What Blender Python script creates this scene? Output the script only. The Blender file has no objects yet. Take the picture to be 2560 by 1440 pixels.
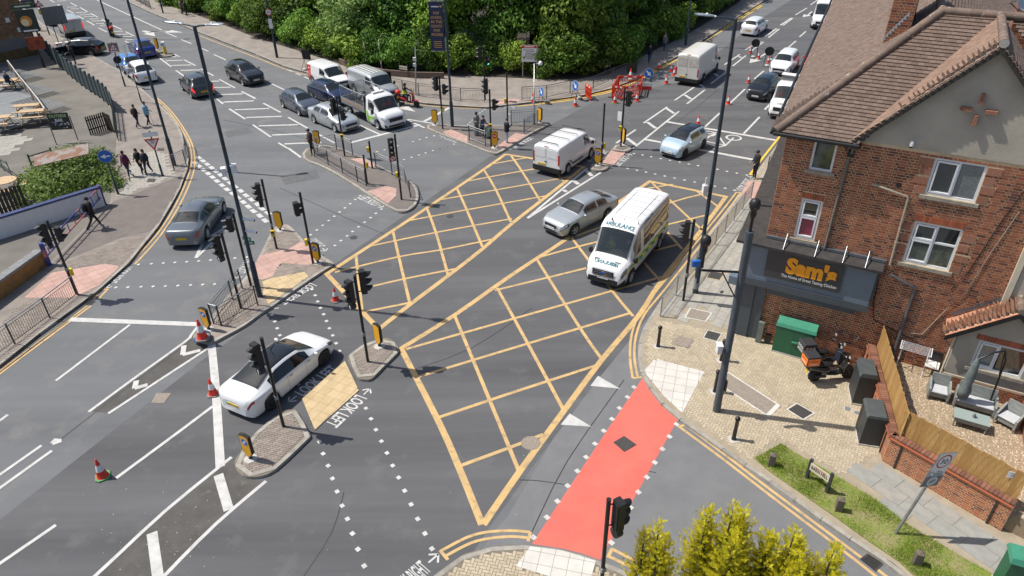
import bpy,bmesh,math,random
from mathutils import Vector,Matrix
from math import sin,cos,pi,radians,hypot,atan2
random.seed(7)
SC=bpy.context.scene
COL=SC.collection
# camera
CAM_F,CAM_PITCH,CAM_ROLL,CAM_H=1783.0,0.568084,-0.0158,17.63
_fw=Vector((0,cos(CAM_PITCH),-sin(CAM_PITCH)));_u0=Vector((0,sin(CAM_PITCH),cos(CAM_PITCH)));_r0=Vector((1,0,0))
_rt=_r0*cos(CAM_ROLL)+_u0*sin(CAM_ROLL);_up=_u0*cos(CAM_ROLL)-_r0*sin(CAM_ROLL)
cam_data=bpy.data.cameras.new('camera')
cam=bpy.data.objects.new('camera',cam_data);COL.objects.link(cam)
cam.matrix_world=Matrix(((_rt.x,_up.x,-_fw.x,0),(_rt.y,_up.y,-_fw.y,0),(_rt.z,_up.z,-_fw.z,CAM_H),(0,0,0,1)))
cam_data.sensor_width=36.0
cam_data.lens=CAM_F/2560*36.0
cam_data.clip_start=0.1;cam_data.clip_end=2000
SC.camera=cam
# light
SUN_EL,SUN_AZ=radians(57.5),radians(180-13.0)
to_sun=Vector((cos(SUN_AZ)*cos(SUN_EL),sin(SUN_AZ)*cos(SUN_EL),sin(SUN_EL)))
world=bpy.data.worlds.new('World');SC.world=world;world.use_nodes=True
wn=world.node_tree.nodes;wl=world.node_tree.links
sky=wn.new('ShaderNodeTexSky');sky.sky_type='NISHITA';sky.sun_disc=False
sky.sun_elevation=SUN_EL;sky.sun_rotation=pi/2-SUN_AZ
sky.altitude=60;sky.air_density=1.0;sky.dust_density=2.0;sky.ozone_density=1.0
wl.new(sky.outputs[0],wn['Background'].inputs[0]);wn['Background'].inputs[1].default_value=0.115
sun_data=bpy.data.lights.new('sun','SUN');sun_data.energy=4.9;sun_data.angle=radians(0.53);sun_data.color=(1.0,0.95,0.87)
sun=bpy.data.objects.new('sun',sun_data);COL.objects.link(sun)
sun.rotation_euler=(-to_sun).to_track_quat('-Z','Y').to_euler();sun.location=(-30,10,60)
SC.view_settings.view_transform='Standard';SC.view_settings.look='None'
SC.view_settings.exposure=0.08;SC.view_settings.gamma=1.0;SC.view_settings.use_curve_mapping=False
# helpers
def ray(x,y):return _rt*((x-1280)/CAM_F)-_up*((y-720)/CAM_F)+_fw
def G(x,y,z=0.0):
 d=ray(x,y);t=(z-CAM_H)/d.z
 return Vector((d.x*t,d.y*t,z))
def Zm(x0,y0,s):
 return lambda*p:[(x0+a/s,y0+b/s) for a,b in p]
def GG(pts,z=0.0):return[G(x,y,z) for x,y in pts]
def tag(o,label=None,cat=None,group=None,kind=None):
 if label:o['label']=label
 if cat:o['category']=cat
 if group:o['group']=group
 if kind:o['kind']=kind
 return o
def empty(name,loc=(0,0,0),rz=0,label=None,cat=None,group=None):
 o=bpy.data.objects.new(name,None);COL.objects.link(o);o.location=loc;o.rotation_euler=(0,0,rz);o.empty_display_size=.2
 return tag(o,label,cat,group)
def copy_tree(o,parent=None):
 c=o.copy();COL.objects.link(c);c.parent=parent
 for ch in list(o.children):copy_tree(ch,c)
 return c
def link(name,me,parent=None,loc=None,rz=None,scale=None):
 o=bpy.data.objects.new(name,me);COL.objects.link(o)
 if parent:o.parent=parent
 if loc is not None:o.location=loc
 if rz is not None:o.rotation_euler=(0,0,rz)
 if scale is not None:o.scale=scale
 return o
MATS={}
def mat(name,col=(.5,.5,.5),rough=.6,metal=0.0,var=0.0,vscale=6.0,col2=None,bump=0.0,bscale=60.0,coat=0.0,alpha=1.0,trans=0.0,emit=0.0,island=0.0,spec=.5,stretch=None,thr=(.35,.65),wear=None,wscale=9.0,wthr=(.62,.70),sub=0.0,detail=5.0):
 if not isinstance(name,str):return name
 if name in MATS:return MATS[name]
 m=bpy.data.materials.new(name);m.use_nodes=True;MATS[name]=m
 n=m.node_tree.nodes;l=m.node_tree.links;b=n['Principled BSDF']
 b.inputs['Base Color'].default_value=(*col,1);b.inputs['Roughness'].default_value=rough;b.inputs['Metallic'].default_value=metal
 b.inputs['Specular IOR Level'].default_value=spec
 if coat:b.inputs['Coat Weight'].default_value=coat;b.inputs['Coat Roughness'].default_value=.04
 if trans:b.inputs['Transmission Weight'].default_value=trans
 if alpha<1:b.inputs['Alpha'].default_value=alpha
 if emit:b.inputs['Emission Color'].default_value=(*col,1);b.inputs['Emission Strength'].default_value=emit
 tc=n.new('ShaderNodeTexCoord');cur=None
 src=tc.outputs['Object']
 if stretch:
  mp=n.new('ShaderNodeMapping');mp.inputs['Rotation'].default_value=(0,0,stretch[0]);mp.inputs['Scale'].default_value=(stretch[1],stretch[2],1)
  l.new(src,mp.inputs[0]);srcv=mp.outputs[0]
 else:srcv=src
 def noise(scale,vec,det=5.0):
  t=n.new('ShaderNodeTexNoise');t.inputs['Scale'].default_value=scale;t.inputs['Detail'].default_value=det;t.inputs['Roughness'].default_value=.62
  l.new(vec,t.inputs['Vector']);return t.outputs['Fac']
 def rng(v,a,c):
  r=n.new('ShaderNodeMapRange');r.inputs['From Min'].default_value=a;r.inputs['From Max'].default_value=c;l.new(v,r.inputs['Value']);return r.outputs[0]
 def mix(f,a,c,mode='MIX'):
  x=n.new('ShaderNodeMix');x.data_type='RGBA';x.blend_type=mode
  for s,k in((f,0),(a,6),(c,7)):
   if isinstance(s,(tuple,list)):x.inputs[k].default_value=(*s,1) if len(s)==3 else s
   elif isinstance(s,(int,float)):x.inputs[k].default_value=s
   else:l.new(s,x.inputs[k])
  return x.outputs[2]
 cur=col
 if var:
  c2=col2 or tuple(max(0,min(1,c*(1-var))) for c in col)
  cur=mix(rng(noise(vscale,srcv,detail),*thr),cur,c2)
 if island:
  g=n.new('ShaderNodeNewGeometry');oi=n.new('ShaderNodeObjectInfo')
  ad=n.new('ShaderNodeMath');ad.operation='ADD';l.new(g.outputs['Random Per Island'],ad.inputs[0]);l.new(oi.outputs['Random'],ad.inputs[1])
  fr=n.new('ShaderNodeMath');fr.operation='FRACT';l.new(ad.outputs[0],fr.inputs[0])
  if isinstance(island,(tuple,list)):
   rp=n.new('ShaderNodeValToRGB');e=rp.color_ramp.elements;rp.color_ramp.interpolation='LINEAR'
   for i,(p,c) in enumerate(island):
    k=e[i] if i<2 else e.new(p)
    k.position=p;k.color=(*c,1)
   l.new(fr.outputs[0],rp.inputs[0])
   cur=rp.outputs[0]
   if var:cur=mix(rng(noise(vscale,srcv,detail),*thr),cur,col2 or tuple(c*.5 for c in col))
  else:
   v=n.new('ShaderNodeMapRange');v.inputs['To Min'].default_value=1-island;v.inputs['To Max'].default_value=1+island
   l.new(fr.outputs[0],v.inputs['Value']);cb=n.new('ShaderNodeCombineColor')
   for k in range(3):l.new(v.outputs[0],cb.inputs[k])
   cur=mix(1.0,cur,cb.outputs[0],'MULTIPLY')
 if wear:cur=mix(rng(noise(wscale,src,8.0),*wthr),cur,wear)
 if not isinstance(cur,tuple):l.new(cur,b.inputs['Base Color'])
 if bump:
  bp=n.new('ShaderNodeBump');bp.inputs['Strength'].default_value=bump;bp.inputs['Distance'].default_value=.02
  l.new(noise(bscale,src,3.0),bp.inputs['Height']);l.new(bp.outputs[0],b.inputs['Normal'])
 return m
class MB:
 def __init__(s):s.v=[];s.f=[];s.mi=[];s.sm=[];s.mats=[]
 def m(s,mt):
  mt=mt if not isinstance(mt,str) else MATS[mt]
  if mt not in s.mats:s.mats.append(mt)
  return s.mats.index(mt)
 def add(s,vs,fs,mt,smooth=False):
  o=len(s.v);k=s.m(mt);s.v+=[tuple(v) for v in vs]
  for f in fs:s.f.append([i+o for i in f]);s.mi.append(k);s.sm.append(smooth)
  return s
 def box(s,c,d,mt,rz=0,M=None):
  x,y,z=d[0]/2,d[1]/2,d[2]/2
  vs=[Vector((a*x,b*y,e*z)) for e in(-1,1) for a,b in((-1,-1),(1,-1),(1,1),(-1,1))]
  R=M if M is not None else Matrix.Rotation(rz,3,'Z')
  vs=[R@v+Vector(c) for v in vs]
  return s.add(vs,[(3,2,1,0),(4,5,6,7),(0,1,5,4),(1,2,6,5),(2,3,7,6),(3,0,4,7)],mt)
 def prism(s,poly,z0,z1,mt,bottom=False,mt_side=None):
  n=len(poly);p=[(a[0],a[1]) for a in poly]
  if sum(p[i][0]*p[(i+1)%n][1]-p[(i+1)%n][0]*p[i][1] for i in range(n))<0:p=p[::-1]
  s.add([(x,y,z1) for x,y in p],[tuple(range(n))],mt)
  if z1-z0>1e-6:
   s.add([(x,y,z0) for x,y in p]+[(x,y,z1) for x,y in p],[(i,(i+1)%n,(i+1)%n+n,i+n) for i in range(n)],mt_side or mt)
   if bottom:s.add([(x,y,z0) for x,y in p][::-1],[tuple(range(n))],mt)
  return s
 def tube(s,pts,r,mt,n=10,cap=True,smooth=True):
  pts=[Vector(p) for p in pts];rs=r if isinstance(r,(list,tuple)) else[r]*len(pts);vs=[];fs=[]
  for i,p in enumerate(pts):
   t=(pts[min(i+1,len(pts)-1)]-pts[max(i-1,0)]).normalized()
   a=Vector((0,0,1)) if abs(t.z)<.95 else Vector((1,0,0))
   u=t.cross(a).normalized();w=t.cross(u)
   vs+=[p+(u*cos(2*pi*k/n)+w*sin(2*pi*k/n))*rs[i] for k in range(n)]
  for i in range(len(pts)-1):
   fs+=[(i*n+k,i*n+(k+1)%n,(i+1)*n+(k+1)%n,(i+1)*n+k) for k in range(n)]
  s.add(vs,fs,mt,smooth)
  if cap:
   s.add(vs[:n],[tuple(range(n))],mt);s.add(vs[-n:],[tuple(range(n))[::-1]],mt)
  return s
 def lathe(s,prof,c,mt,n=16,axis='Z',smooth=True,caps=True):
  vs=[];fs=[];c=Vector(c)
  for r,z in prof:
   for k in range(n):
    a=2*pi*k/n;v=Vector((r*cos(a),r*sin(a),z))
    if axis=='X':v=Vector((v.z,v.x,v.y))
    elif axis=='Y':v=Vector((v.y,v.z,v.x))
    vs.append(v+c)
  for i in range(len(prof)-1):
   fs+=[(i*n+k,i*n+(k+1)%n,(i+1)*n+(k+1)%n,(i+1)*n+k) for k in range(n)]
  s.add(vs,fs,mt,smooth)
  if not caps:return s
  if prof[0][0]>1e-4:s.add(vs[:n],[tuple(range(n))[::-1]],mt)
  if prof[-1][0]>1e-4:s.add(vs[-n:],[tuple(range(n))],mt)
  return s
 def quad(s,a,b,c,d,mt):return s.add([a,b,c,d],[(0,1,2,3)],mt)
 def disc(s,c,r,nrm,mt,n=20,sx=1.0):
  nrm=Vector(nrm).normalized();a=Vector((0,0,1)) if abs(nrm.z)<.9 else Vector((0,1,0))
  u=a.cross(nrm).normalized();w=nrm.cross(u)
  return s.add([Vector(c)+u*(r*sx*cos(2*pi*k/n))+w*(r*sin(2*pi*k/n)) for k in range(n)],[tuple(range(n))],mt)
 def mesh(s,name):
  me=bpy.data.meshes.new(name);me.from_pydata([tuple(v) for v in s.v],[],s.f)
  for mt in s.mats:me.materials.append(mt)
  me.polygons.foreach_set('material_index',s.mi);me.polygons.foreach_set('use_smooth',s.sm);me.update()
  return me
 def build(s,name,parent=None,loc=None,rz=None):
  return link(name,s.mesh(name),parent,loc,rz)
_TX={}
def text_geo(t,bold=0.0,sp=1.0):
 k=(t,bold,sp)
 if k not in _TX:
  c=bpy.data.curves.new('t','FONT');c.body=t;c.fill_mode='FRONT';c.resolution_u=3;c.offset=bold;c.space_character=sp
  o=bpy.data.objects.new('t',c);COL.objects.link(o);dg=bpy.context.evaluated_depsgraph_get();me=bpy.data.meshes.new_from_object(o.evaluated_get(dg))
  vs=[v.co.copy() for v in me.vertices];fs=[tuple(p.vertices) for p in me.polygons]
  bpy.data.objects.remove(o);bpy.data.curves.remove(c);bpy.data.meshes.remove(me)
  x0=min(v.x for v in vs);x1=max(v.x for v in vs);y0=min(v.y for v in vs);y1=max(v.y for v in vs)
  _TX[k]=([((v.x-x0)/(x1-x0),(v.y-y0)/(y1-y0)) for v in vs],fs,(x1-x0)/(y1-y0))
 return _TX[k]
def put_text(mb,t,o,U,V,mt,bold=0.0,sp=1.0):
 vs,fs,_=text_geo(t,bold,sp);o=Vector(o);U=Vector(U);V=Vector(V)
 mb.add([o+U*a+V*b for a,b in vs],fs,mt)
def inside(p,poly):
 x,y=p[0],p[1];c=False;j=len(poly)-1
 for i in range(len(poly)):
  a,b=poly[i],poly[j]
  if(a[1]>y)!=(b[1]>y) and x<(b[0]-a[0])*(y-a[1])/(b[1]-a[1])+a[0]:c=not c
  j=i
 return c
def edge_dist(p,poly):
 m=1e9
 for i in range(len(poly)):
  a=Vector(poly[i][:2]);b=Vector(poly[(i+1)%len(poly)][:2]);q=Vector(p[:2]);d=b-a
  t=max(0,min(1,(q-a).dot(d)/max(d.length_squared,1e-9)));m=min(m,(a+d*t-q).length)
 return m
def smooth_line(p,k=4):
 out=[]
 for i in range(len(p)-1):
  a,b,c,d=p[max(i-1,0)],p[i],p[i+1],p[min(i+2,len(p)-1)]
  for j in range(k):
   t=j/k
   out.append(.5*((2*b)+(c-a)*t+(2*a-5*b+4*c-d)*t*t+(3*b-a-3*c+d)*t**3))
 return out+[p[-1]]
# materials used in many places
R_MAIN=radians(-51)
mat('asphalt',(.160,.166,.174),.9,var=1,col2=(.112,.116,.123),vscale=.5,stretch=(radians(57),.1,1),thr=(.25,.75),bump=.35,bscale=130,wear=(.19,.186,.178),wscale=.6,wthr=(.52,.78))
mat('asphalt_dark',(.124,.126,.132),.9,var=1,col2=(.072,.073,.078),vscale=.55,stretch=(R_MAIN,.07,1),thr=(.28,.72),bump=.35,bscale=130,wear=(.14,.138,.134),wscale=.8,wthr=(.55,.8))
mat('asphalt_side',(.178,.18,.185),.9,var=1,col2=(.14,.142,.148),vscale=1.2,thr=(.3,.8),bump=.35,bscale=130)
mat('footway_asphalt',(.175,.152,.138),.9,var=1,col2=(.145,.125,.115),vscale=1.6,bump=.35,bscale=120)
mat('lot_asphalt',(.185,.172,.15),.92,var=1,col2=(.135,.125,.11),vscale=.5,bump=.35,bscale=100)
mat('white_paint',(.56,.555,.535),.75,var=1,col2=(.44,.435,.42),vscale=2.5,wear=(.19,.19,.19),wscale=5,wthr=(.60,.80),bump=.2,bscale=90)
mat('yellow_paint',(.60,.40,.165),.75,var=1,col2=(.47,.32,.15),vscale=1.2,wear=(.20,.165,.12),wscale=3.5,wthr=(.52,.78),bump=.2,bscale=90)
mat('bright_yellow_paint',(.78,.50,.04),.7,var=1,col2=(.66,.42,.05),vscale=2.2,wear=(.24,.2,.12),wscale=6,wthr=(.68,.8))
mat('red_surface',(.76,.155,.115),.88,var=1,col2=(.60,.115,.09),vscale=.8,thr=(.3,.75),bump=.35,bscale=140,wear=(.40,.15,.13),wscale=2.2,wthr=(.56,.78))
mat('kerb_stone',(.36,.34,.30),.9,var=1,col2=(.26,.24,.21),vscale=5,bump=.3,bscale=60,island=.12)
mat('paving_far',(.285,.25,.22),.9,var=1,col2=(.21,.185,.165),vscale=1.1,bump=.3,bscale=40,island=.08)
mat('paving_slab',(.37,.35,.31),.9,var=1,col2=(.30,.285,.25),vscale=2.0,bump=.25,bscale=60,island=((0,(.34,.325,.29)),(.35,(.40,.38,.33)),(.7,(.31,.30,.28)),(1.0,(.44,.40,.34))))
mat('paving_joint',(.21,.185,.145),.95,var=1,col2=(.15,.13,.1),vscale=9)
mat('paving_bed',(.36,.305,.225),.95,var=1,col2=(.29,.245,.18),vscale=3,bump=.3,bscale=90)
mat('block_buff',(.47,.40,.285),.9,var=1,col2=(.40,.335,.24),vscale=1.0,bump=.3,bscale=90,island=.10)
mat('block_grey',(.285,.24,.205),.9,var=1,col2=(.22,.19,.165),vscale=1.5,bump=.3,bscale=90,island=.16)
mat('tactile_pink',(.50,.325,.275),.9,var=1,col2=(.42,.265,.225),vscale=2,bump=.3,bscale=40,island=.07)
mat('tactile_buff',(.56,.43,.245),.9,var=1,col2=(.47,.355,.20),vscale=2,bump=.3,bscale=60,island=.06)
mat('slab_bed',(.26,.21,.17),.95,var=.3,vscale=8)
mat('white_slab',(.60,.575,.53),.85,var=1,col2=(.52,.50,.46),vscale=2,island=.05)
mat('black_metal',(.012,.012,.014),.35,var=.3,vscale=8)
mat('black_plastic',(.014,.015,.017),.5,var=.3,vscale=8)
mat('grey_steel',(.46,.475,.49),.4,.75,var=.3,vscale=12)
mat('dark_steel',(.055,.066,.078),.45,.2,var=.35,vscale=6)
mat('lamp_blue',(.028,.048,.068),.4,.1,var=.3,vscale=4)
mat('sign_yellow',(.83,.42,.012),.45,var=.12,vscale=4)
mat('box_yellow',(.80,.56,.015),.45,var=.1,vscale=4)
mat('sign_blue',(.012,.13,.48),.4,var=.1,vscale=3)
mat('sign_white',(.80,.80,.79),.45,var=.1,vscale=4)
mat('sign_red',(.62,.022,.025),.45,var=.1,vscale=4)
mat('cone_red',(.78,.045,.022),.5,var=1,col2=(.60,.035,.02),vscale=9)
mat('cone_white',(.76,.77,.78),.4,var=1,col2=(.58,.59,.60),vscale=9)
mat('rubber',(.022,.022,.023),.75,var=.3,vscale=10)
mat('cone_base',(.23,.235,.23),.8,var=.3,vscale=10)
mat('cone_base_green',(.10,.33,.12),.7,var=.25,vscale=10)
mat('asphalt_dirty',(.105,.10,.094),.95,var=1,col2=(.075,.071,.066),vscale=1.4,bump=.4,bscale=120,wear=(.2,.175,.14),wscale=2,wthr=(.6,.8))
mat('asphalt_patch',(.132,.135,.14),.9,var=.25,vscale=3,bump=.4,bscale=130)
mat('tar_seam',(.035,.035,.037),.6,var=.4,vscale=9)
mat('concrete',(.55,.53,.49),.9,var=1,col2=(.42,.40,.37),vscale=6,bump=.3,bscale=40)
mat('sign_grey',(.20,.205,.21),.6,var=.15,vscale=5)
# ground, roads, pavements
z1,z2,z3,z4=Zm(0,0,4),Zm(640,0,4),Zm(1280,0,4),Zm(1920,0,4)
z5,z6,z7,z8=Zm(0,360,4),Zm(640,360,4),Zm(1280,360,4),Zm(1920,360,4)
y1,y2,y3,y4=Zm(0,720,4),Zm(640,720,4),Zm(1280,720,4),Zm(1920,720,4)
b1,b2,b3,b4=Zm(0,1080,4),Zm(640,1080,4),Zm(1280,1080,4),Zm(1920,1080,4)
g1,g2,g3,g5,g6,g7=Zm(1000,200,16/3),Zm(720,280,16/3),Zm(460,560,16/3),Zm(1400,180,32/7),Zm(1400,0,32/7),Zm(560,90,16/3)
PZ=0.12
road=MB().prism([(-260,-60),(260,-60),(260,330),(-260,330)],-.5,0,mat('asphalt')).build('road');tag(road,'grey worn asphalt of the junction and its arms',None,None,'structure')
def sheet(name,pts,z,mt,parent=road):
 return MB().prism([(p[0],p[1]) for p in pts],z,z,mt).build(name,parent)
W2=lambda*p:[Vector((a,b,0)) for a,b in p]
main_edge=GG([(-330,1560),(500,905),(855,647),(1010,540),(1190,416),(1262,366),(1400,300),(1500,245),(1700,205),(1905,45),(2010,-20)])
sheet('resurfaced_road',main_edge+GG([(2700,-20),(2400,300),(1990,330),(1680,720),(1590,830),(1380,1100),(1215,1330),(1040,1600),(700,1700)]),.003,'asphalt_dark')
sheet('side_road_surface',GG([(1575,850),(1490,955),(1385,1095),(1270,1290),(1222,1345),(1150,1500),(2600,1700),(2300,1450),(1920,1190),(1700,1040),(1612,932)]),.005,'asphalt_side')
sheet('dirty_hatched_strip',GG([(583,1146),(420,1278),(243,1441),(140,1530),(325,1525),(405,1441),(537,1310),(660,1206),(600,1190)]),.0045,'asphalt_dirty');sheet('dirty_hatched_strip',GG([(497,822),(465,858),(340,948),(228,1028),(268,1032),(519,868)]),.0045,'asphalt_dirty')
for q in([(700,440),(790,425),(800,445),(712,462)],[(560,330),(620,318),(632,330),(570,344)]):sheet('trench_patch',GG(q),.0042,'asphalt_patch')
def off_line(p,d):
 out=[]
 for i,a in enumerate(p):
  t=(p[min(i+1,len(p)-1)]-p[max(i-1,0)]);t.z=0;t.normalize()
  out.append(a+Vector((-t.y,t.x,0))*d)
 return out
KERB_UNIT={}
def kerb(line,parent,h=PZ,w=.14,left=True,step=.92,near=42):
 L=[0]
 for a,b in zip(line,line[1:]):L.append(L[-1]+(b-a).length)
 def at(s):
  for i in range(len(line)-1):
   if s<=L[i+1] or i==len(line)-2:
    return line[i].lerp(line[i+1],(s-L[i])/max(1e-6,L[i+1]-L[i]))
 n=max(1,round(L[-1]/step));far=MB();sg=1 if left else-1
 for k in range(n):
  a=at(L[-1]*k/n);b=at(L[-1]*(k+1)/n);t=(b-a);t.z=0
  if t.length<.05:continue
  ln=t.length;t.normalize();nn=Vector((-t.y,t.x,0))*sg*w;g=t*.006
  q=[a+g,b-g,b-g+nn,a+g+nn];c=(a+b)/2
  mb=MB() if hypot(c.x,c.y)<near else far
  mb.prism([(v.x,v.y) for v in q],-.02,h+.004+random.uniform(-.003,.003),'kerb_stone')
  if mb is not far:mb.build('kerb_stone',parent)
 if far.v:tag(far.build('kerb_run',parent),kind='stuff')
def pavement(name,label,line,rest,mt,h=PZ,left=True,near=42,kerbed=True,cat=None):
 pl=smooth_line(line,3) if kerbed=='smooth' else line
 o=MB().prism([(p.x,p.y) for p in pl]+[(p[0],p[1]) for p in rest],-.3,h,mat(mt),mt_side=MATS['paving_joint']).build(name)
 tag(o,label,cat,None,'structure')
 if kerbed:kerb(off_line(pl,-.0 if left else 0),o,h,.14,left,near=near)
 return o
def pave(poly,ang,bl,bw,mt,parent,z,n_obj=0,pattern='herring',gap=.008,inset=.16,name='paving_block',avoid=(),h=.014,jit=.0012):
 p2=[(p[0],p[1]) for p in poly];ca,sa=cos(ang),sin(ang)
 loc=[(x*ca+y*sa,-x*sa+y*ca) for x,y in p2]
 x0,x1=min(a for a,b in loc),max(a for a,b in loc);yy0,yy1=min(b for a,b in loc),max(b for a,b in loc)
 out=[]
 if pattern=='herring':
  u=bw
  for i in range(int(x0/u)-1,int(x1/u)+2):
   for j in range(int(yy0/u)-1,int(yy1/u)+2):
    t=(i+j)%4
    if t==0:out.append(((i+1)*u,(j+.5)*u,0))
    elif t==2:out.append(((i+.5)*u,(j+1)*u,1))
 else:
  for j in range(int(yy0/bw)-1,int(yy1/bw)+2):
   for i in range(int(x0/bl)-1,int(x1/bl)+2):
    out.append(((i+.5+(.5 if pattern=='bond' and j%2 else 0))*bl,(j+.5)*bw,0))
 cells=[]
 for a,b,v in out:
  x,y=a*ca-b*sa,a*sa+b*ca
  if inside((x,y),p2) and edge_dist((x,y),p2)>inset and not any(inside((x,y),q) for q in avoid):cells.append((x*x+y*y,x,y,v))
 cells.sort();d=(bl-gap,bw-gap)
 if name=='blister_slab':
  MB().prism(p2,z-h-.02,z-.004,'slab_bed').build('slab_bed',parent);hx,hy=d[0]/2,d[1]/2
  for a,b,v in out:
   q=[((a+e*hx)*ca-(b+f*hy)*sa,(a+e*hx)*sa+(b+f*hy)*ca) for e,f in((-1,-1),(1,-1),(1,1),(-1,1))];P=p2
   for(x0_,y0_),(x1_,y1_) in zip(q,q[1:]+q[:1]):
    g=lambda p:(x1_-x0_)*(p[1]-y0_)-(y1_-y0_)*(p[0]-x0_);R=[]
    for u,w in zip(P,P[1:]+P[:1]):
     gu,gw=g(u),g(w)
     if gu>=0:R.append(u)
     if gu*gw<0:k=gu/(gu-gw);R.append((u[0]+(w[0]-u[0])*k,u[1]+(w[1]-u[1])*k))
    P=R
    if len(P)<3:break
   if len(P)>=3 and abs(sum(P[i][0]*P[(i+1)%len(P)][1]-P[(i+1)%len(P)][0]*P[i][1] for i in range(len(P))))>.02:MB().prism(P,z-h,z+random.uniform(-jit,jit),mt).build(name,parent)
  return
 unit=None;rest=MB();mt=mat(mt) if isinstance(mt,str) else mt
 def blk(mb,x,y,v,z):
  r=ang+(pi/2 if v else 0);c,s=cos(r),sin(r);hx,hy=d[0]/2,d[1]/2;zt=z+random.uniform(-jit,jit)
  q=[(x+a*hx*c-b*hy*s,y+a*hx*s+b*hy*c) for a,b in((-1,-1),(1,-1),(1,1),(-1,1))]
  mb.add([(a,b,zt) for a,b in q]+[(a,b,z-h) for a,b in q],[(0,1,2,3),(4,5,1,0),(5,6,2,1),(6,7,3,2),(7,4,0,3)],mt)
 for k,(_,x,y,v) in enumerate(cells):
  if k<n_obj:
   if unit is None:u=MB();blk_r=ang;u.add([(a*d[0]/2,b*d[1]/2,0) for a,b in((-1,-1),(1,-1),(1,1),(-1,1))]+[(a*d[0]/2,b*d[1]/2,-h) for a,b in((-1,-1),(1,-1),(1,1),(-1,1))],[(0,1,2,3),(4,5,1,0),(5,6,2,1),(6,7,3,2),(7,4,0,3)],mt);unit=u.mesh(name)
   link(name,unit,parent,(x,y,z+random.uniform(-jit,jit)),ang+(pi/2 if v else 0)+random.choice((0,pi)))
  else:blk(rest,x,y,v,z)
 if rest.v:tag(rest.build(name+'_field',parent),kind='stuff')
lineR=GG([(2060,190),(1955,352),(1893,437),(1862,480),(1815,541),(1683,716),(1650,767),(1633,793),(1615,823),(1604,862),(1604,905),(1611,932),(1630,965),(1655,1000),(1700,1040),(1730,1062),(1762,1083),(1830,1132),(1920,1192),(2057,1291),(2157,1358),(2232,1406),(2275,1441),(2460,1575)],PZ)
lineR[:1]=[lineR[1]+(lineR[1]-lineR[2]).normalized()*26]
pr=pavement('corner_pavement','buff block paving and slabs along the shop corner',lineR,[(26,6),(60,20),(60,70)],'paving_bed',PZ-.012,False,kerbed=True)
lineRs=lineR
herr=GG([(1640,795),(1618,823),(1607,862),(1607,905),(1614,932),(1633,962),(1660,1000),(1704,1040),(1765,1080),(1880,1160),(1915,1128),(1950,1105),(1990,1128),(2115,1200),(2170,1156),(2215,1140),(2205,1000),(2190,900),(2130,895),(1890,843),(1830,828)],PZ)
light=GG([(1637,896),(1761,929),(1706,1033),(1660,990),(1617,938),(1612,925)],PZ)
pits=[GG(q,PZ) for q in([(1683,833),(1740,850),(1722,871),(1680,860)],[(1770,824),(1805,834),(1795,854),(1757,845)],[(1812,928),(1960,1018),(1925,1040),(1800,960)],[(1990,1004),(2041,1032),(2010,1053),(1960,1022)])]
pave(herr,radians(-29.5),.2,.1,'block_buff',pr,PZ,300,'herring',.012,.17,avoid=[light]+pits)
pave(light,radians(-29.5+12),.42,.42,'white_slab',pr,PZ+.003,60,'grid',.012,.02,'blister_slab')
slabR=GG([(1836,826),(1640,792),(1655,770),(1690,720),(1822,545),(1870,480),(1900,440),(1965,360),(2010,380),(1925,590),(1890,800)],PZ)
pave(slabR,radians(60),.6,.45,'paving_slab',pr,PZ,200,'bond',.012,.16,'paving_slab',avoid=[GG([(1868,452),(1905,455),(1890,500),(1850,492)],PZ),GG([(1712,770),(1760,765),(1775,800),(1735,805)],PZ)])
pave(GG([(1868,452),(1905,455),(1890,500),(1850,492)],PZ),radians(60),.4,.4,'tactile_pink',pr,PZ+.002,40,'grid',.01,.02,'blister_slab')
slabB=GG([(2118,1203),(2170,1152),(2215,1140),(2300,1200),(2500,1330),(2720,1480),(2600,1560),(2445,1415),(2257,1305)],PZ)
va=G(2360,1370)-G(2152,1227);va=atan2(va.y,va.x)
pave(slabB,va,.9,.6,mat('verge_slab',(.30,.30,.275),.9,var=1,col2=(.25,.25,.23),vscale=3,bump=.2,bscale=60,island=((0,(.28,.285,.265)),(.5,(.33,.325,.29)),(.8,(.27,.28,.27)),(1,(.39,.34,.28)))),pr,PZ,120,'bond',.014,.1,'paving_slab')
lineB=GG([(960,1560),(1082,1441),(1115,1415),(1160,1384),(1215,1368),(1280,1361),(1330,1363),(1405,1373),(1455,1386),(1505,1403),(1555,1423),(1592,1441),(1700,1510)],PZ)
pb=pavement('near_pavement','buff block pavement at the near corner',lineB,[(7,8),(-9,8)],'paving_joint',PZ-.012,False)
litB=GG([(1326,1366),(1405,1376),(1490,1402),(1470,1470),(1290,1415)],PZ)
pave(GG([(1085,1445),(1120,1420),(1162,1390),(1215,1373),(1280,1366),(1330,1368),(1500,1407),(1600,1452),(1500,1560),(1000,1560)],PZ),radians(-14),.2,.1,'block_buff',pb,PZ,160,'herring',.012,.15,avoid=[litB])
pave(litB,radians(-14),.42,.42,'white_slab',pb,PZ+.003,30,'grid',.012,.02,'blister_slab')
lineF=GG([(120,-70),(312,0),(375,30),(500,81),(640,135),(710,165),(772,182),(880,214),(975,238),(1015,250),(1065,258),(1140,264),(1217,268),(1292,259),(1380,249),(1455,238),(1530,220),(1590,197),(1630,174),(1705,135),(1842,44),(1902,7)],PZ)
lineF.append(lineF[-1]+(lineF[-1]-lineF[-2]).normalized()*60)
pf=pavement('far_pavement','brown paved footway running in front of the trees',lineF,[(80,190),(-120,190)],'paving_far',PZ,True,near=1)
sheet('dropped_crossing_slabs',GG([(1232,262),(1245,248),(1300,248),(1296,256)],PZ),PZ+.006,MATS['tactile_pink'],pf)
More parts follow.
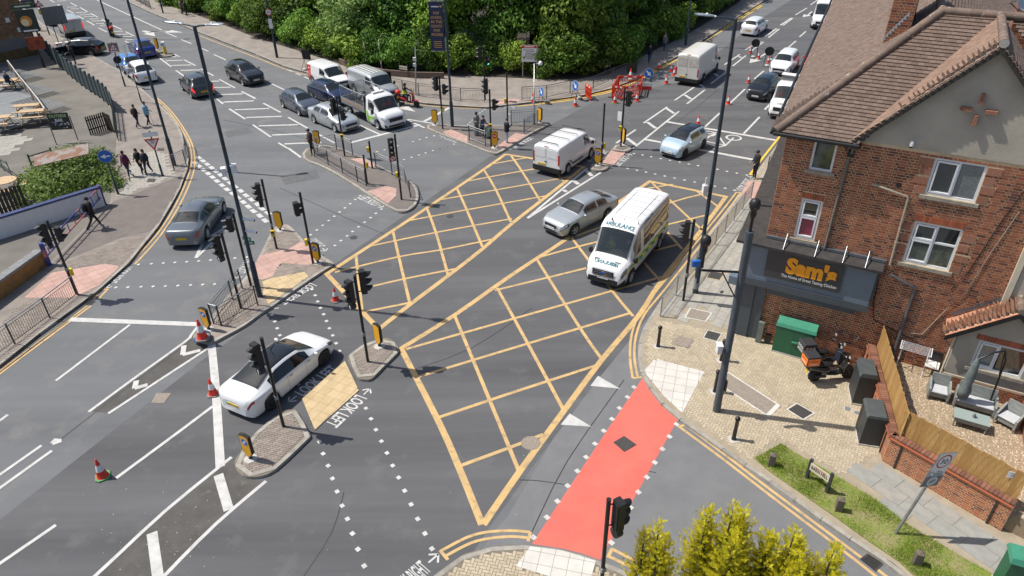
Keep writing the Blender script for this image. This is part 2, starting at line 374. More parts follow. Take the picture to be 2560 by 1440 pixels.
lineL=GG([(-150,1010),(0,912),(100,832),(240,730),(252,720),(322,657),(382,582),(395,567),(422,522),(450,472),(463,437),(470,420),(472,397),(465,362),(447,314),(425,286),(400,263),(360,226),(325,200),(300,176),(270,160),(240,144),(205,122),(155,95),(110,62),(60,20),(20,-20)],PZ)
pl=pavement('left_pavement','brown and grey footway round the left corner',lineL,[(-140,150),(-140,0),(-30,8)],'paving_far',PZ,True,near=40)
sheet('footway_crossing',GG([(132,657),(162,650),(302,595),(372,580),(393,563),(420,520),(447,472),(458,436),(425,450),(282,505)],PZ),PZ+.004,'footway_asphalt',pl)
sheet('car_park_surface',GG([(-300,1000),(-10,720),(108,632),(125,655),(275,505),(285,420),(295,300),(260,245),(200,195),(150,150),(110,118),(90,140),(0,160),(-900,300)],PZ),PZ+.003,'lot_asphalt',pl)
sheet('car_park_ramp',GG([(118,118),(150,148),(235,142),(210,122),(160,98)],PZ),PZ+.005,'footway_asphalt',pl)
pave(GG([(75,735),(120,668),(165,652),(302,597),(375,583),(320,652),(255,714),(238,726),(100,826),(0,905),(0,800)],PZ),radians(20),.2,.1,'block_grey',pl,PZ+.012,0,'bond',.012,.18,h=.01,avoid=[GG([(60,745),(130,680),(262,658),(305,664),(250,715),(180,745)],PZ)])
pave(GG([(60,745),(130,682),(262,660),(302,666),(248,714),(180,745)],PZ),radians(45),.45,.45,'tactile_pink',pl,PZ+.012,90,'grid',.012,.1,'blister_slab',h=.01)
pave(GG([(285,500),(320,440),(330,380),(415,380),(440,440),(425,446)],PZ),radians(25),.45,.3,'paving_slab',pl,PZ+.012,120,'bond',.012,.1,'paving_slab',h=.01)
ISL={}
def island(key,label,pts,mt='block_grey',ang=.4,blocks=0,avoid=()):
 line=GG(pts,PZ);a=sum(line[i].x*line[(i+1)%len(line)].y-line[(i+1)%len(line)].x*line[i].y for i in range(len(line)))
 if a<0:line=line[::-1]
 ring=smooth_line([line[-1]]+line+[line[0],line[1]],3)[3:-3]
 o=MB().prism([(p.x,p.y) for p in ring],-.2,PZ-(.012 if blocks else 0),mat('paving_joint' if blocks else mt),mt_side=MATS['kerb_stone']).build('traffic_island')
 tag(o,label,None,None,'structure');kerb(ring,o,PZ,.15,True,.8,60);ISL[key]=o
 if blocks:pave([(p.x,p.y) for p in ring],ang,.2,.1,mt,o,PZ,blocks,'bond',.012,.2,avoid=avoid)
 return o
island('near_a','small block paved island holding the twin signal post',y2((920,680),(1080,560),(1250,505),(1330,500),(1400,555),(1427,612),(1400,665),(1270,790),(1160,900),(1080,912),(1015,890),(960,780)),ang=radians(20),blocks=120)
island('near_b','block paved island in the foreground with a yellow bollard',[(712,1026),(737,1024),(750,1040),(775,1085),(765,1100),(690,1172),(640,1191),(605,1186),(588,1165),(588,1148),(602,1128),(640,1080),(685,1042)],ang=radians(20),blocks=160)
pink=GG(g3((1010,420),(1400,330),(1570,230),(1680,310),(1820,440),(1700,530),(1650,550),(1290,520),(1180,700),(1050,745),(900,720),(960,520)),PZ)
buff=GG(g3((1040,770),(1180,720),(1360,690),(1600,640),(1660,700),(1380,900),(1130,1070),(1060,960)),PZ)
ie=island('left_tri','triangular paved island with pink and buff tactile slabs',g3((1250,15),(1380,8),(1500,110),(1600,228),(1720,330),(1850,430),(1975,500),(1985,545),(1870,615),(1500,862),(1200,1080),(1020,1195),(880,1300))+y1((2400,400),(2250,480),(2110,545),(1960,522),(1930,490),(1960,445),(2060,380),(2110,290))+g3((480,1080),(640,880),(770,760),(900,600),(1010,415),(1080,270),(1150,130)),ang=radians(35),blocks=0)
pave([(p.x,p.y) for p in GG(g3((1250,30),(1380,20),(1500,120),(1600,238),(1720,340),(1850,440),(1960,510),(1870,600),(1500,850),(1200,1070),(1020,1180),(600,1420),(400,1300),(480,1100),(770,780),(900,620),(1010,435),(1150,150)),PZ)],radians(35),.2,.1,'block_grey',ie,PZ+.012,0,'bond',.012,.15,avoid=[pink,buff],h=.012)
pave(pink,radians(40),.45,.45,'tactile_pink',ie,PZ+.012,90,'grid',.012,.12,'blister_slab',h=.012)
pave(buff,radians(40),.4,.4,'tactile_buff',ie,PZ+.012,60,'grid',.012,.1,'blister_slab',h=.012)
ic=island('centre','long island fenced with guard rails in the left arm',g2((190,560),(205,515),(270,480),(360,450),(500,440),(700,480),(870,548),(1000,600),(1170,690),(1400,805),(1600,888),(1700,975),(1742,1090),(1722,1200),(1650,1285),(1520,1332),(1390,1293),(1270,1225),(1050,1088),(900,985),(600,802),(400,702),(280,662),(205,612)),'footway_asphalt')
pave(GG(g2((1050,1060),(1300,990),(1450,1020),(1440,1120),(1330,1225),(1150,1110)),PZ),radians(-25),.45,.45,'tactile_pink',ic,PZ+.012,40,'grid',.012,.1,'blister_slab',h=.012)
pave(GG(g2((830,630),(960,610),(1150,690),(1150,740),(1050,720)),PZ),radians(-25),.45,.45,'tactile_pink',ic,PZ+.012,40,'grid',.012,.05,'blister_slab',h=.012)
iq=island('far_tri','triangular island with people waiting to cross',g1((340,608),(430,588),(600,592),(720,602),(900,604),(1300,602),(1480,592),(1800,588),(1890,566),(1965,566),(1990,588),(1760,705),(1500,862),(1320,968),(1240,978),(1100,930),(900,852),(560,728),(360,642)),'footway_asphalt')
pave(GG(g1((570,690),(680,660),(900,750),(900,840),(620,735)),PZ),radians(-20),.45,.45,'tactile_pink',iq,PZ+.012,40,'grid',.012,.05,'blister_slab',h=.012)
pave(GG(g1((1300,880),(1540,710),(1690,735),(1500,855),(1370,930)),PZ),radians(40),.45,.45,'tactile_pink',iq,PZ+.012,40,'grid',.012,.05,'blister_slab',h=.012)
island('small_a','small island under the left-pointing bollard beside the pink slabs',g5((345,1085),(370,1045),(450,1030),(555,1062),(552,1092),(500,1120),(420,1127),(355,1110)),'footway_asphalt')
island('small_b','small island under the signal beside the pink slabs',g5((598,862),(680,818),(810,850),(822,872),(770,905),(680,902),(598,884)),'footway_asphalt')
island('far_a','short island nose under the blank yellow bollard up the left arm',z1((1515,522),(1560,505),(1640,498),(1650,510),(1600,522),(1540,532)),'footway_asphalt')
island('far_b','short island nose under the lit bollard up the left arm',z1((1580,556),(1650,536),(1730,533),(1735,545),(1690,560),(1600,564)),'footway_asphalt')
fl=MB().prism([(p.x,p.y) for p in GG(y2((890,735),(1030,1030),(590,1425),(460,1110)))],0,.02,'paving_joint').build('crossing_refuge');tag(fl,'flat buff tactile paving between the two near islands',None,None,'structure')
pave(GG(y2((890,735),(1030,1030),(590,1425),(460,1110))),radians(64),.4,.4,'tactile_buff',fl,.034,120,'grid',.01,.06,'blister_slab',h=.012)
fl2=MB().prism([(p.x,p.y) for p in GG(g5((590,888),(765,912),(612,1068),(480,1042)))],0,.02,'tactile_pink').build('crossing_refuge');tag(fl2,'flat pink tactile paving between the two small islands',None,None,'structure')
pave(GG(g5((590,888),(765,912),(612,1068),(480,1042))),radians(40),.45,.45,'tactile_pink',fl2,.034,40,'grid',.012,.05,'blister_slab',h=.012)
# painted markings (children of the road)
STRIPE=[0]
def stripe(p,w,mt='white_paint',z=.008,name='road_marking'):
 L=[G(*q) for q in p]
 if len(L)>2:L=smooth_line(L,3)
 a=off_line(L,w/2);b=off_line(L,-w/2);n=len(L);mb=MB();STRIPE[0]+=1;z+=(STRIPE[0]%30)*.0001
 mb.add([(v.x,v.y,z) for v in b]+[(v.x,v.y,z) for v in a],[(i,i+1,n+i+1,n+i) for i in range(n-1)],mat(mt) if isinstance(mt,str) else mt)
 return mb.build(name,road)
def stripes(zf,segs,w,mt='white_paint',z=.008,name='lane_line'):
 for s in segs:stripe(zf((s[0],s[1]),(s[2],s[3])),w,mt,z,name)
def blob(pts,mt='white_paint',z=.008,name='road_marking'):
 return sheet(name,[G(*p) for p in pts],z,mat(mt) if isinstance(mt,str) else mt)
def studs(zf,pts,s=.13):
 for x,y in pts:
  c=G(*zf((x,y))[0]);MB().box((c.x,c.y,.009),(s,s*.85,.014),'white_paint',R_MAIN+random.uniform(-.1,.1)).build('crossing_stud',road)
def ident(*p):return list(p)
big=[[(1000,873),(1135,789),(1280,687),(1425,592),(1537,512),(1627,452)],[(1627,454),(1816,492)],[(1816,490),(1752,577),(1655,700),(1597,789),(1505,899),(1410,1027),(1300,1178),(1208,1312)],[(1002,870),(1097,1055),(1150,1175),(1205,1312)]]
for e in big:stripe(e,.23,'yellow_paint',.008,'box_junction_edge')
for a in[(1015,873,1655,692),(1046,942,1280,871,1575,783),(1090,1046,1280,982,1490,914),(1147,1166,1280,1117,1358,1086),(1237,726,1467,670,1692,612),(1342,645,1475,609,1770,537),(1440,590,1675,507,1767,483),(1588,476,1682,461),(1137,790,1257,1080,1298,1180),(1243,720,1320,860,1410,1027),(1342,648,1450,820,1506,900),(1427,592,1530,727,1583,791),(1505,538,1652,704),(1627,454,1680,505,1755,575),(1578,482,1705,622),(1742,478,1797,518)]:
 stripe([(a[i],a[i+1]) for i in range(0,len(a),2)],.14,'yellow_paint',.0065,'box_junction_line')
sm=[[(815,686),(985,575),(1097,500),(1215,420),(1265,385)],[(1265,386),(1340,398),(1461,418)],[(1461,416),(1394,470),(1280,559),(1207,622),(1120,690),(1027,760),(946,824)],[(815,683),(905,779),(946,822)]]
for e in sm:stripe(e,.23,'yellow_paint',.008,'box_junction_edge')
for a in[(910,780,1025,757),(837,681,997,642,1102,625,1232,598),(927,615,1087,582,1280,547),(1020,552,1165,525,1365,490),(1097,500,1240,475,1425,442),(1168,453,1280,432,1440,405),(1230,410,1319,394),(905,722,1012,697,1140,672),(890,640,905,777),(982,577,997,642,1025,760),(1067,520,1090,582,1120,687),(1142,470,1167,525,1206,617),(1210,425,1240,475,1277,555),(1276,387,1304,427,1351,503),(1366,402,1409,453)]:
 stripe([(a[i],a[i+1]) for i in range(0,len(a),2)],.14,'yellow_paint',.0065,'box_junction_line')
for e in([(1015,930),(1180,870),(1330,770)],[(860,1230),(830,1330),(760,1440)],[(1300,1200),(1345,1202),(1415,1212)],[(700,470),(900,560),(1000,600)],[(1060,320),(1190,365),(1330,440)],[(150,1100),(330,960),(480,850)],[(1480,1160),(1560,1168),(1640,1182)],[(560,300),(700,330),(860,372)],[(1620,330),(1700,300),(1800,220)],[(1330,1330),(1420,1150),(1560,950)]):stripe(e,.035,'tar_seam',.0048,'tar_seam')
stripe([(175,799),(495,811)],.3,name='stop_line');stripe([(529,860),(540,980),(551,1168)],.3,name='stop_line')
for s in[[(325,812),(140,952)],[(494,817),(478,838),(462,855),(337,945),(222,1030)],[(522,870),(271,1034)],[(532,1016),(447,1080),(290,1196)],[(20,1037),(-120,1140)],[(104,1114),(-100,1257)],[(130,1127),(-100,1292)],[(140,1313),(-60,1450)],[(579,1143),(415,1276),(237,1441),(130,1530)],[(665,1203),(540,1310),(410,1441),(330,1530)]]:
 stripe(s,.125,name='lane_line')
stripe([(546,1187),(572,1275)],.3,name='hatch_bar');stripe([(380,1332),(397,1455)],.3,name='hatch_bar')
for c in([(460,864),(457,887),(501,876)],[(341,952),(337,971),(369,962)],[(143,1097),(131,1109),(154,1101)]):
 for q in(c[:2],c[1:]):stripe([q[0],q[1]],.2,z=.008 if q is c[:2] else .009,name='chevron')
studs(b2,[(635,100),(672,220),(722,340),(765,468),(812,598),(862,740),(915,872),(965,1018),(1020,1175),(1083,1342),(1255,95),(1310,213),(1368,338),(1427,458),(1487,590),(1552,727),(1618,872),(1690,1018),(1760,1170)],.15)
studs(y2,[(1100,1205),(1152,1310),(1200,1420),(160,270),(188,338),(213,405),(240,475),(420,965),(560,15),(592,75),(618,137),(645,202),(677,265),(706,333),(735,405),(768,477),(802,555),(836,632)],.15)
studs(z5,[(1385,1207),(1515,1200),(1635,1193),(1750,1187),(1868,1180),(1988,1172),(2107,1163),(2350,1143),(2470,1133),(1160,1437),(1280,1434),(1412,1430),(1532,1426),(1655,1423),(1780,1418),(1907,1413),(2028,1408),(2147,1403)],.15)
studs(z6,[(548,910),(610,862),(668,816),(728,768),(783,725),(837,682),(890,641),(943,599),(993,557),(1043,520),(790,1017),(850,968),(912,921),(966,877),(1027,830),(1087,784),(1147,739),(1200,695),(1255,654),(1480,158),(1557,135),(1630,112),(1697,91),(1770,68),(1840,46),(1910,24),(1212,80),(1285,60),(1350,40),(1415,18)],.15)
studs(g1,[(532,916),(625,887),(718,857),(355,770),(455,746),(545,741),(265,795),(173,823),(1130,395),(1098,418),(1067,443),(965,537),(935,566),(910,597),(1515,375),(1455,455)],.15)
studs(z7,[(1220,98),(1305,112),(1393,130),(1488,148),(1580,165),(1675,182),(1768,202),(1860,218),(2055,255),(2150,275),(2248,293),(2350,312),(1157,247),(1250,265),(1340,283),(1432,302),(1528,322),(1625,342),(1725,362),(1827,382),(1927,402),(2030,424),(2132,444),(2225,465)],.15)
studs(y3,[(1220,993),(1155,1093),(1075,1203),(1000,1313),(918,1430),(1645,1365)],.17)
studs(b3,[(830,120),(742,254),(655,392),(557,540),(455,695),(350,855),(215,1055),(1575,48),(1505,172),(1428,307),(1350,455),(1265,604),(1185,757),(995,1110)],.17)
sheet('red_crossing_surface',GG([(1606,946),(1515,1080),(1330,1360),(1405,1371),(1455,1384),(1500,1400),(1677,1080),(1698,1043),(1652,999),(1628,966),(1613,948)]),.0075,'red_surface')
blob([(1495,940),(1476,965),(1550,972)],name='give_way_triangle');blob([(1424,1034),(1402,1062),(1479,1067)],name='give_way_triangle')
YL=[[(322,661),(390,589),(437,517),(468,447),(479,405),(474,362),(450,317),(420,277),(388,247)],[(337,661),(400,591),(447,517),(477,452),(487,410),(481,362),(456,316),(426,276),(394,246)],[(218,765),(110,845),(0,927),(-120,1020)],[(228,765),(120,845),(0,935),(-120,1030)],[(251,725),(235,747)],[(268,725),(247,747)],[(250,724),(272,724)],[(1840,482),(1795,540),(1647,720),(1600,782),(1579,837),(1575,895),(1582,946)],[(1851,482),(1808,540),(1665,720),(1612,785),(1590,840),(1586,895),(1594,942)],[(1838,481),(1853,482)],[(1582,946),(1606,943)],[(1695,1065),(1810,1150),(1920,1235),(2140,1402),(2300,1530)],[(1717,1065),(1820,1143),(1920,1220),(2145,1388),(2320,1520)],[(1693,1067),(1718,1062)],[(1102,1378),(1165,1345),(1215,1331),(1280,1327),(1325,1331)],[(1115,1390),(1177,1358),(1227,1346),(1280,1342),(1322,1345)],[(1100,1376),(1120,1400)],[(1326,1330),(1320,1354)],[(1530,1373),(1610,1415),(1700,1470)],[(1521,1391),(1600,1430),(1690,1485)],[(1531,1371),(1519,1394)]]
for e in YL:stripe(e,.1,'yellow_paint',.0085,'double_yellow_line')
for e in([(1960,328),(1920,378),(1875,436)],[(1975,332),(1928,385),(1889,438)],[(1873,436),(1892,438)],[(1292,262),(1405,250),(1480,236),(1530,225),(1592,198),(1650,168),(1705,136),(1755,103),(1830,56),(1902,12)],[(1292,266),(1405,254),(1480,240),(1530,229),(1594,202),(1652,172),(1708,140),(1758,107),(1834,59),(1906,14)]):
 stripe(e,.13,'bright_yellow_paint',.0085,'double_yellow_line')
for e in([(500,90),(640,144),(710,172),(768,188)],[(975,246),(1015,257),(1065,264),(1140,270),(1217,271)]):stripe(e,.12,'yellow_paint',.0085,'double_yellow_line')
stripes(g5,[(955,585,1225,400),(835,875,1360,450),(640,815,865,660),(1660,625,1825,470),(2100,705,2280,515),(1310,325,1535,172),(1450,365,1655,205),(1725,135,1895,5),(1940,360,2115,195),(2340,430,2480,285),(-370,1670,310,1100),(-370,1672,465,1150)],.15)
stripes(g5,[(1215,415,1305,475),(1000,575,1095,645),(760,755,870,835),(1425,262,1498,310),(1595,140,1650,183),(1760,15,1810,50),(300,1125,365,1190),(160,1245,210,1285),(40,1350,75,1370)],.25,name='hatch_bar')
stripes(g5,[(1220,570,2460,780),(970,770,2220,1005)],.28,name='stop_line')
stripes(g6,[(1880,740,2055,622),(1975,755,2125,635),(2120,570,2280,475),(2190,580,2325,478),(2340,415,2475,325),(2385,430,2505,330),(2520,290,2600,235),(2220,905,2330,810)],.15)
stripes(g6,[(2040,645,2075,660),(2265,475,2300,482)],.25,name='hatch_bar')
stripes(z4,[(275,150,390,80),(125,250,235,180),(150,255,248,182),(0,350,85,287),(5,375,113,290),(315,370,378,315),(180,495,280,410),(335,690,410,610),(-5,1075,90,975),(425,50,495,0)],.15)
def arrow(zf,tail,mid,tip,w=.18,hw=.5,hl=1.4):
 a,b,c=[G(*zf(p)[0]) for p in(tail,mid,tip)];mb=MB()
 for p,q in((a,b),(b,c)):
  d=(q-p).normalized();n=Vector((-d.y,d.x,0));e=q-d*(hl*.9 if q is c else 0)
  mb.quad(*[(v.x,v.y,.009 if q is c else .008) for v in(p-n*w/2,e-n*w/2,e+n*w/2,p+n*w/2)],'white_paint')
 d=(c-b).normalized();n=Vector((-d.y,d.x,0));q=c-d*hl
 mb.add([(v.x,v.y,.010) for v in(c,q+n*hw,q-n*hw)],[(0,1,2)],'white_paint');mb.build('direction_arrow',road)
arrow(g6,(2360,605),(2270,665),(2165,722));arrow(z4,(440,115),(400,150),(345,172));arrow(z1,(1480,318),(1650,312),(1832,326),.25,.6,2);arrow(z1,(1640,310),(1500,318),(1425,308),.25,.1,.2);arrow(z1,(1425,308),(1480,330),(1552,362),.25,.6,2)
arrow(g1,(-60,355),(60,370),(208,425),.2,.45,1.6)
cyc=g5((1980,762),(1690,720),(1900,838),(1790,690),(1745,875),(1640,790))
def ring(c,ra,rb,w,name='cycle_symbol'):
 c=G(*c);d=(G(1880,360)-G(1760,337)).normalized();n=Vector((-d.y,d.x,0));k=20;mb=MB()
 vs=[c+d*(r*rb*cos(2*pi*i/k))+n*(r*ra*sin(2*pi*i/k)) for r in(1,1-w/ra) for i in range(k)]
 mb.add([(v.x,v.y,.008) for v in vs],[(i,(i+1)%k,k+(i+1)%k,k+i) for i in range(k)],'white_paint');mb.build(name,road)
ring(g5((1985,752))[0],.55,.55,.14);ring(g5((1690,705))[0],.55,.55,.14)
stripes(g5,[(1985,752,1890,842),(1890,842,1655,790),(1890,842,1815,735),(1890,842,1745,877),(1690,705,1780,715),(1660,770,1785,690)],.12,z=.0095,name='cycle_symbol')
stripes(z1,[(500,0,545,25),(575,45,635,78),(670,100,735,130),(770,155,838,190),(870,210,945,252),(985,280,1070,320),(1250,412,1335,452),(1595,580,1712,668),(1760,705,1858,775),(2170,990,2230,1040),(2293,1090,2450,1190),(705,28,770,62),(800,75,875,118),(905,135,978,172),(1020,195,1090,232),(1130,255,1215,295),(1255,318,1345,362),(1395,385,1500,432),(1735,540,1795,568),(1840,598,1958,658),(2010,690,2135,758),(2195,795,2350,880),(2415,915,2553,988),(1665,330,1768,372),(1810,395,1915,438),(1970,465,2085,515),(2137,545,2258,600)],.15)
stripes(z1,[(572,12,660,8),(672,72,760,70),(710,90,790,88),(760,127,870,125),(800,150,905,146),(835,170,940,165),(895,190,985,187),(915,212,1030,208),(960,237,1065,234),(1000,255,1095,250),(1130,315,1232,312),(1170,345,1280,342),(1195,370,1320,365),(1255,398,1370,394),(1305,418,1425,414),(1360,440,1485,436),(1470,465,1540,462),(1615,570,1765,568),(1660,608,1825,603),(1715,655,1910,650),(1805,705,2000,700),(1870,760,2060,755),(2085,815,2195,812),(2090,878,2307,873),(2170,948,2430,940),(2230,1022,2535,1010)],.24,name='hatch_bar')
stripes(g7,[(235,740,425,835),(525,897,755,1020),(855,1085,1115,1230),(1235,1300,1480,1430),(70,970,283,1110),(385,1185,625,1348),(725,1425,850,1500),(640,640,848,740)],.15)
stripes(g7,[(855,455,915,475),(957,500,1025,522),(1070,545,1135,573)],.15)
stripes(g7,[(0,780,255,772),(0,880,400,865),(140,985,605,967),(295,1088,770,1072),(465,1200,990,1183),(640,1322,1110,1302),(805,1440,1300,1420)],.22,name='hatch_bar')
stripes(ident,[(876,357,1050,312)],.28,name='stop_line');stripes(ident,[(1060,304,1126,268)],.28,name='stop_line')
stripes(ident,[(1010,297,1062,320),(1005,296,1082,309),(892,310,949,336),(720,370,753,394),(242,0,404,75)],.16)
for row in(z5((1990,138),(2030,170),(2073,203),(2117,238),(2160,274),(2205,310),(2252,348),(2300,388),(2352,428),(2408,470),(2460,515),(2515,557))+z6((15,605),(60,648),(120,690)),z5((1955,190),(1992,222),(2035,260),(2080,296),(2125,333),(2170,371),(2220,413),(2270,455),(2325,497),(2380,540),(2435,583),(2485,628),(2535,672))+z6((38,718),(92,767))):
 for i,p in enumerate(row):
  q=row[min(i+1,len(row)-1)] if i<len(row)-1 else(2*p[0]-row[i-1][0],2*p[1]-row[i-1][1])
  a=G(*p);t=(G(*q)-a).normalized();MB().box((a.x,a.y,.0075),(.55,.26,.003),'white_paint',atan2(t.y,t.x)).build('give_way_dash',road)
for s in([(490,645),(577,562)],[(490,645),(510,600)],[(510,600),(577,562)]):stripe(s,.16,z=.0075+.0006*len(s)*(s[0][0]%3),name='give_way_triangle')
def ground_text(t,a,b,h=.5,mt='white_paint',arrow_at=None,sq=1.0):
 A=G(*a);B=G(*b);U=B-A;d=U.normalized();V=Vector((-d.y,d.x,0))*h;mb=MB();ar=.5
 s0=A+(d*ar if arrow_at=='s' else Vector((0,0,0)));u=U-d*(ar if arrow_at else 0)
 put_text(mb,t,s0+Vector((0,0,.009))-V*.5,u,V,mat(mt),.02)
 if arrow_at:
  tip=A if arrow_at=='s' else B;s=d if arrow_at=='s' else-d;n=Vector((-d.y,d.x,0));w=.06
  for e in(s*.38,s*.2+n*.2,s*.2-n*.2):
   m=Vector((-e.y,e.x,0)).normalized()*w/2;q=[tip-m,tip+e-m,tip+e+m,tip+m]
   mb.add([(v.x,v.y,.0095) for v in q],[(0,1,2,3)],mat(mt))
 mb.build('painted_words',road)
for t,a,b,h,ar in(('LOOK LEFT',(925,972),(827,1065),.55,'s'),('LOOK LEFT',(722,1005),(836,918),.55,'s'),('LOOK RIGHT',(784,711),(681,772),.5,'e'),('LOOK RIGHT',(322,668),(264,722),.45,'e'),('LOOK LEFT',(957,519),(902,491),.55,'s'),('LOOK RIGHT',(778,598),(815,628),.5,'e'),('LOOK RIGHT',(1147,356),(1104,341),.45,'e'),('LOOK RIGHT',(1328,345),(1269,374),.5,'e'),('LOOK RIGHT',(1289,265),(1243,267),.5,'e'),('LOOK LEFT',(1576,385),(1539,414),.5,'s'),('LOOK RIGHT',(1848,477),(1880,441),.5,'e'),('LOOK LEFT',(1472,404),(1515,376),.5,'s'),('LOOK RIGHT',(988,1478),(1096,1386),.55,'e'),('LOOK LEFT',(593,697),(624,648),.45,'s'),('SLOW',(98,24),(152,16),1.6,None)):
 ground_text(t,a,b,h,arrow_at=ar)
mat('iron',(.10,.095,.09),.6,.5,var=.4,vscale=30,bump=.6,bscale=90);mat('cover_infill',(.30,.255,.21),.9,var=.25,vscale=12,bump=.4,bscale=60)
def cover(pts,z,mt,name='manhole_cover',frame=None,parent=road,slots=0):
 L=[G(*p,z) for p in pts];c=sum(L,Vector())/len(L);mb=MB()
 if frame:mb.prism([((p-c)*1.16+c)[:2] for p in L],z,z+.005,mat(frame))
 mb.prism([p[:2] for p in L],z,z+.009,mat(mt));o=mb.build(name,parent)
 if slots:
  for k in range(slots):
   t=(k+.5)/slots;a=L[0].lerp(L[1],t);b=L[3].lerp(L[2],t);d=(L[1]-L[0])/slots*.25;a2,b2=a.lerp(b,.1),a.lerp(b,.9)
   MB().prism([v[:2] for v in(a2-d,a2+d,b2+d,b2-d)],z+.006,z+.012,'black_metal').build('grate_slot',o)
 return o
cover([(1533,1106),(1560,1090),(1592,1112),(1561,1130)],.008,'iron');cover(y1((1510,1150),(1565,1052),(1712,1052),(1640,1152)),.004,'cover_infill')
cc=G(1327,1108);MB().lathe([(.33,.003),(.33,.014),(.0,.0141)],(cc.x,cc.y,0),'cover_infill',24,smooth=False).build('manhole_cover',road)
for p in((884,594),(1125,541),(1440,262)):
 c=G(*p);MB().lathe([(.2,.003),(.2,.012),(0,.0121)],(c.x,c.y,0),'iron',18,smooth=False).build('manhole_cover',road)
cover(b4((915,1270),(1000,1210),(1170,1310),(1080,1400)),.004,'iron','gully_grate',slots=9);cover(y1((860,165),(900,115),(960,130),(915,170)),.004,'iron','gully_grate',slots=6)
cover(y3((1670,475),(1815,515),(1760,600),(1600,560)),PZ,'cover_infill',parent=pr);cover(y3((1960,425),(2090,460),(2045,530),(1920,495)),PZ,'iron',frame='white_slab',parent=pr);cover(y3((1790,205),(1985,250),(1930,330),(1740,290)),PZ,'cover_infill',frame='white_slab',parent=pr)
cover(y3((2160,850),(2640,1160),(2540,1260),(2110,980)),PZ,'cover_infill',frame='white_slab',parent=pr);cover(y4((290,1160),(450,1250),(350,1310),(200,1215)),PZ,'iron',frame='white_slab',parent=pr)
cover(z7((1985,1275),(2115,1295),(2075,1360),(1950,1335)),PZ,'iron',frame='tactile_buff',parent=pr);cover(y4((770,1180),(830,1200),(820,1235),(765,1220)),PZ,'sign_grey',frame='white_slab',parent=pr);cover(y4((865,1225),(930,1240),(915,1275),(860,1255)),PZ,'sign_grey',frame='white_slab',parent=pr);cover(y3((2090,25),(2118,30),(2108,55),(2075,50)),PZ,'iron',parent=pr)
cover(z5((1485,345),(1560,348),(1545,382),(1465,380)),PZ+.014,'iron',parent=pl);cover(z5((1575,40),(1640,42),(1635,65),(1570,65)),PZ+.014,'iron',parent=pl)
# street furniture
class Plate:
 def __init__(s,mb,c,a,tilt=0.0):
  s.mb=mb;s.c=Vector(c);s.n=Vector((cos(a)*cos(tilt),sin(a)*cos(tilt),sin(tilt)));s.U=Vector((-sin(a),cos(a),0));s.V=s.n.cross(s.U);s.k=0
 def P(s,x,y,d=0.0):return s.c+s.U*x+s.V*y+s.n*d
 def poly(s,pts,mt,d=None,thick=0.0):
  if d is None:s.k+=1;d=.002+.0016*s.k
  n=len(pts)
  s.mb.add([s.P(x,y,d) for x,y in pts],[tuple(range(n))],mt)
  if thick:
   s.mb.add([s.P(x,y,d) for x,y in pts]+[s.P(x,y,d-thick) for x,y in pts],[(i,n+i,n+(i+1)%n,(i+1)%n) for i in range(n)],mt)
  return s
 def slab(s,pts,mt,thick=.012,back=None):
  n=len(pts);s.poly(pts,mt,.0)
  s.mb.add([s.P(x,y,-thick) for x,y in pts][::-1],[tuple(range(n))],back or mt)
  s.mb.add([s.P(x,y,0) for x,y in pts]+[s.P(x,y,-thick) for x,y in pts],[(i,n+i,n+(i+1)%n,(i+1)%n) for i in range(n)],back or mt)
  return s
 def rect(s,x,y,w,h,mt,**k):return s.poly([(x-w/2,y-h/2),(x+w/2,y-h/2),(x+w/2,y+h/2),(x-w/2,y+h/2)],mt,**k)
 def disc(s,x,y,r,mt,n=24,**k):return s.poly([(x+r*cos(2*pi*i/n),y+r*sin(2*pi*i/n)) for i in range(n)],mt,**k)
 def line(s,x0,y0,x1,y1,w,mt):
  l=hypot(x1-x0,y1-y0);a,b=-(y1-y0)/l*w/2,(x1-x0)/l*w/2
  return s.poly([(x0+a,y0+b),(x0-a,y0-b),(x1-a,y1-b),(x1+a,y1+b)],mt)
 def text(s,t,x,y,w,h,mt,bold=0.0,sp=1.0):
  s.k+=1;put_text(s.mb,t,s.P(x-w/2,y-h/2,.002+.0016*s.k),s.U*w,s.V*h,mat(mt) if isinstance(mt,str) else mt,bold,sp);return s
 def arrow(s,x,y,L,ang,mt,w=.05):
  ca,sa=cos(ang),sin(ang);R=lambda a,b:(x+a*ca-b*sa,y+a*sa+b*ca)
  s.poly([R(-L/2,-w/2),R(L*.1,-w/2),R(L*.1,w/2),R(-L/2,w/2)],mt)
  return s.poly([R(L/2,0),R(0,w*1.7),R(0,-w*1.7)],mt)
def ngon(r,n=24,cx=0,cy=0):return[(cx+r*cos(2*pi*i/n),cy+r*sin(2*pi*i/n)) for i in range(n)]
def rectp(w,h,cx=0,cy=0):return[(cx-w/2,cy-h/2),(cx+w/2,cy-h/2),(cx+w/2,cy+h/2),(cx-w/2,cy+h/2)]
ROAD_UP,ROAD_DN=radians(51),radians(231)
def lens(col):return{'r':mat('lens_red',(.05,.012,.01),.25),'a':mat('lens_amber',(.06,.03,.008),.25),'g':mat('lens_green',(.01,.035,.025),.25)}[col]
mat('lens_lit',(.05,.9,.45),.3,emit=2.0);mat('lens_dark',(.03,.033,.036),.2);mat('arrow_box',(.02,.025,.03),.4)
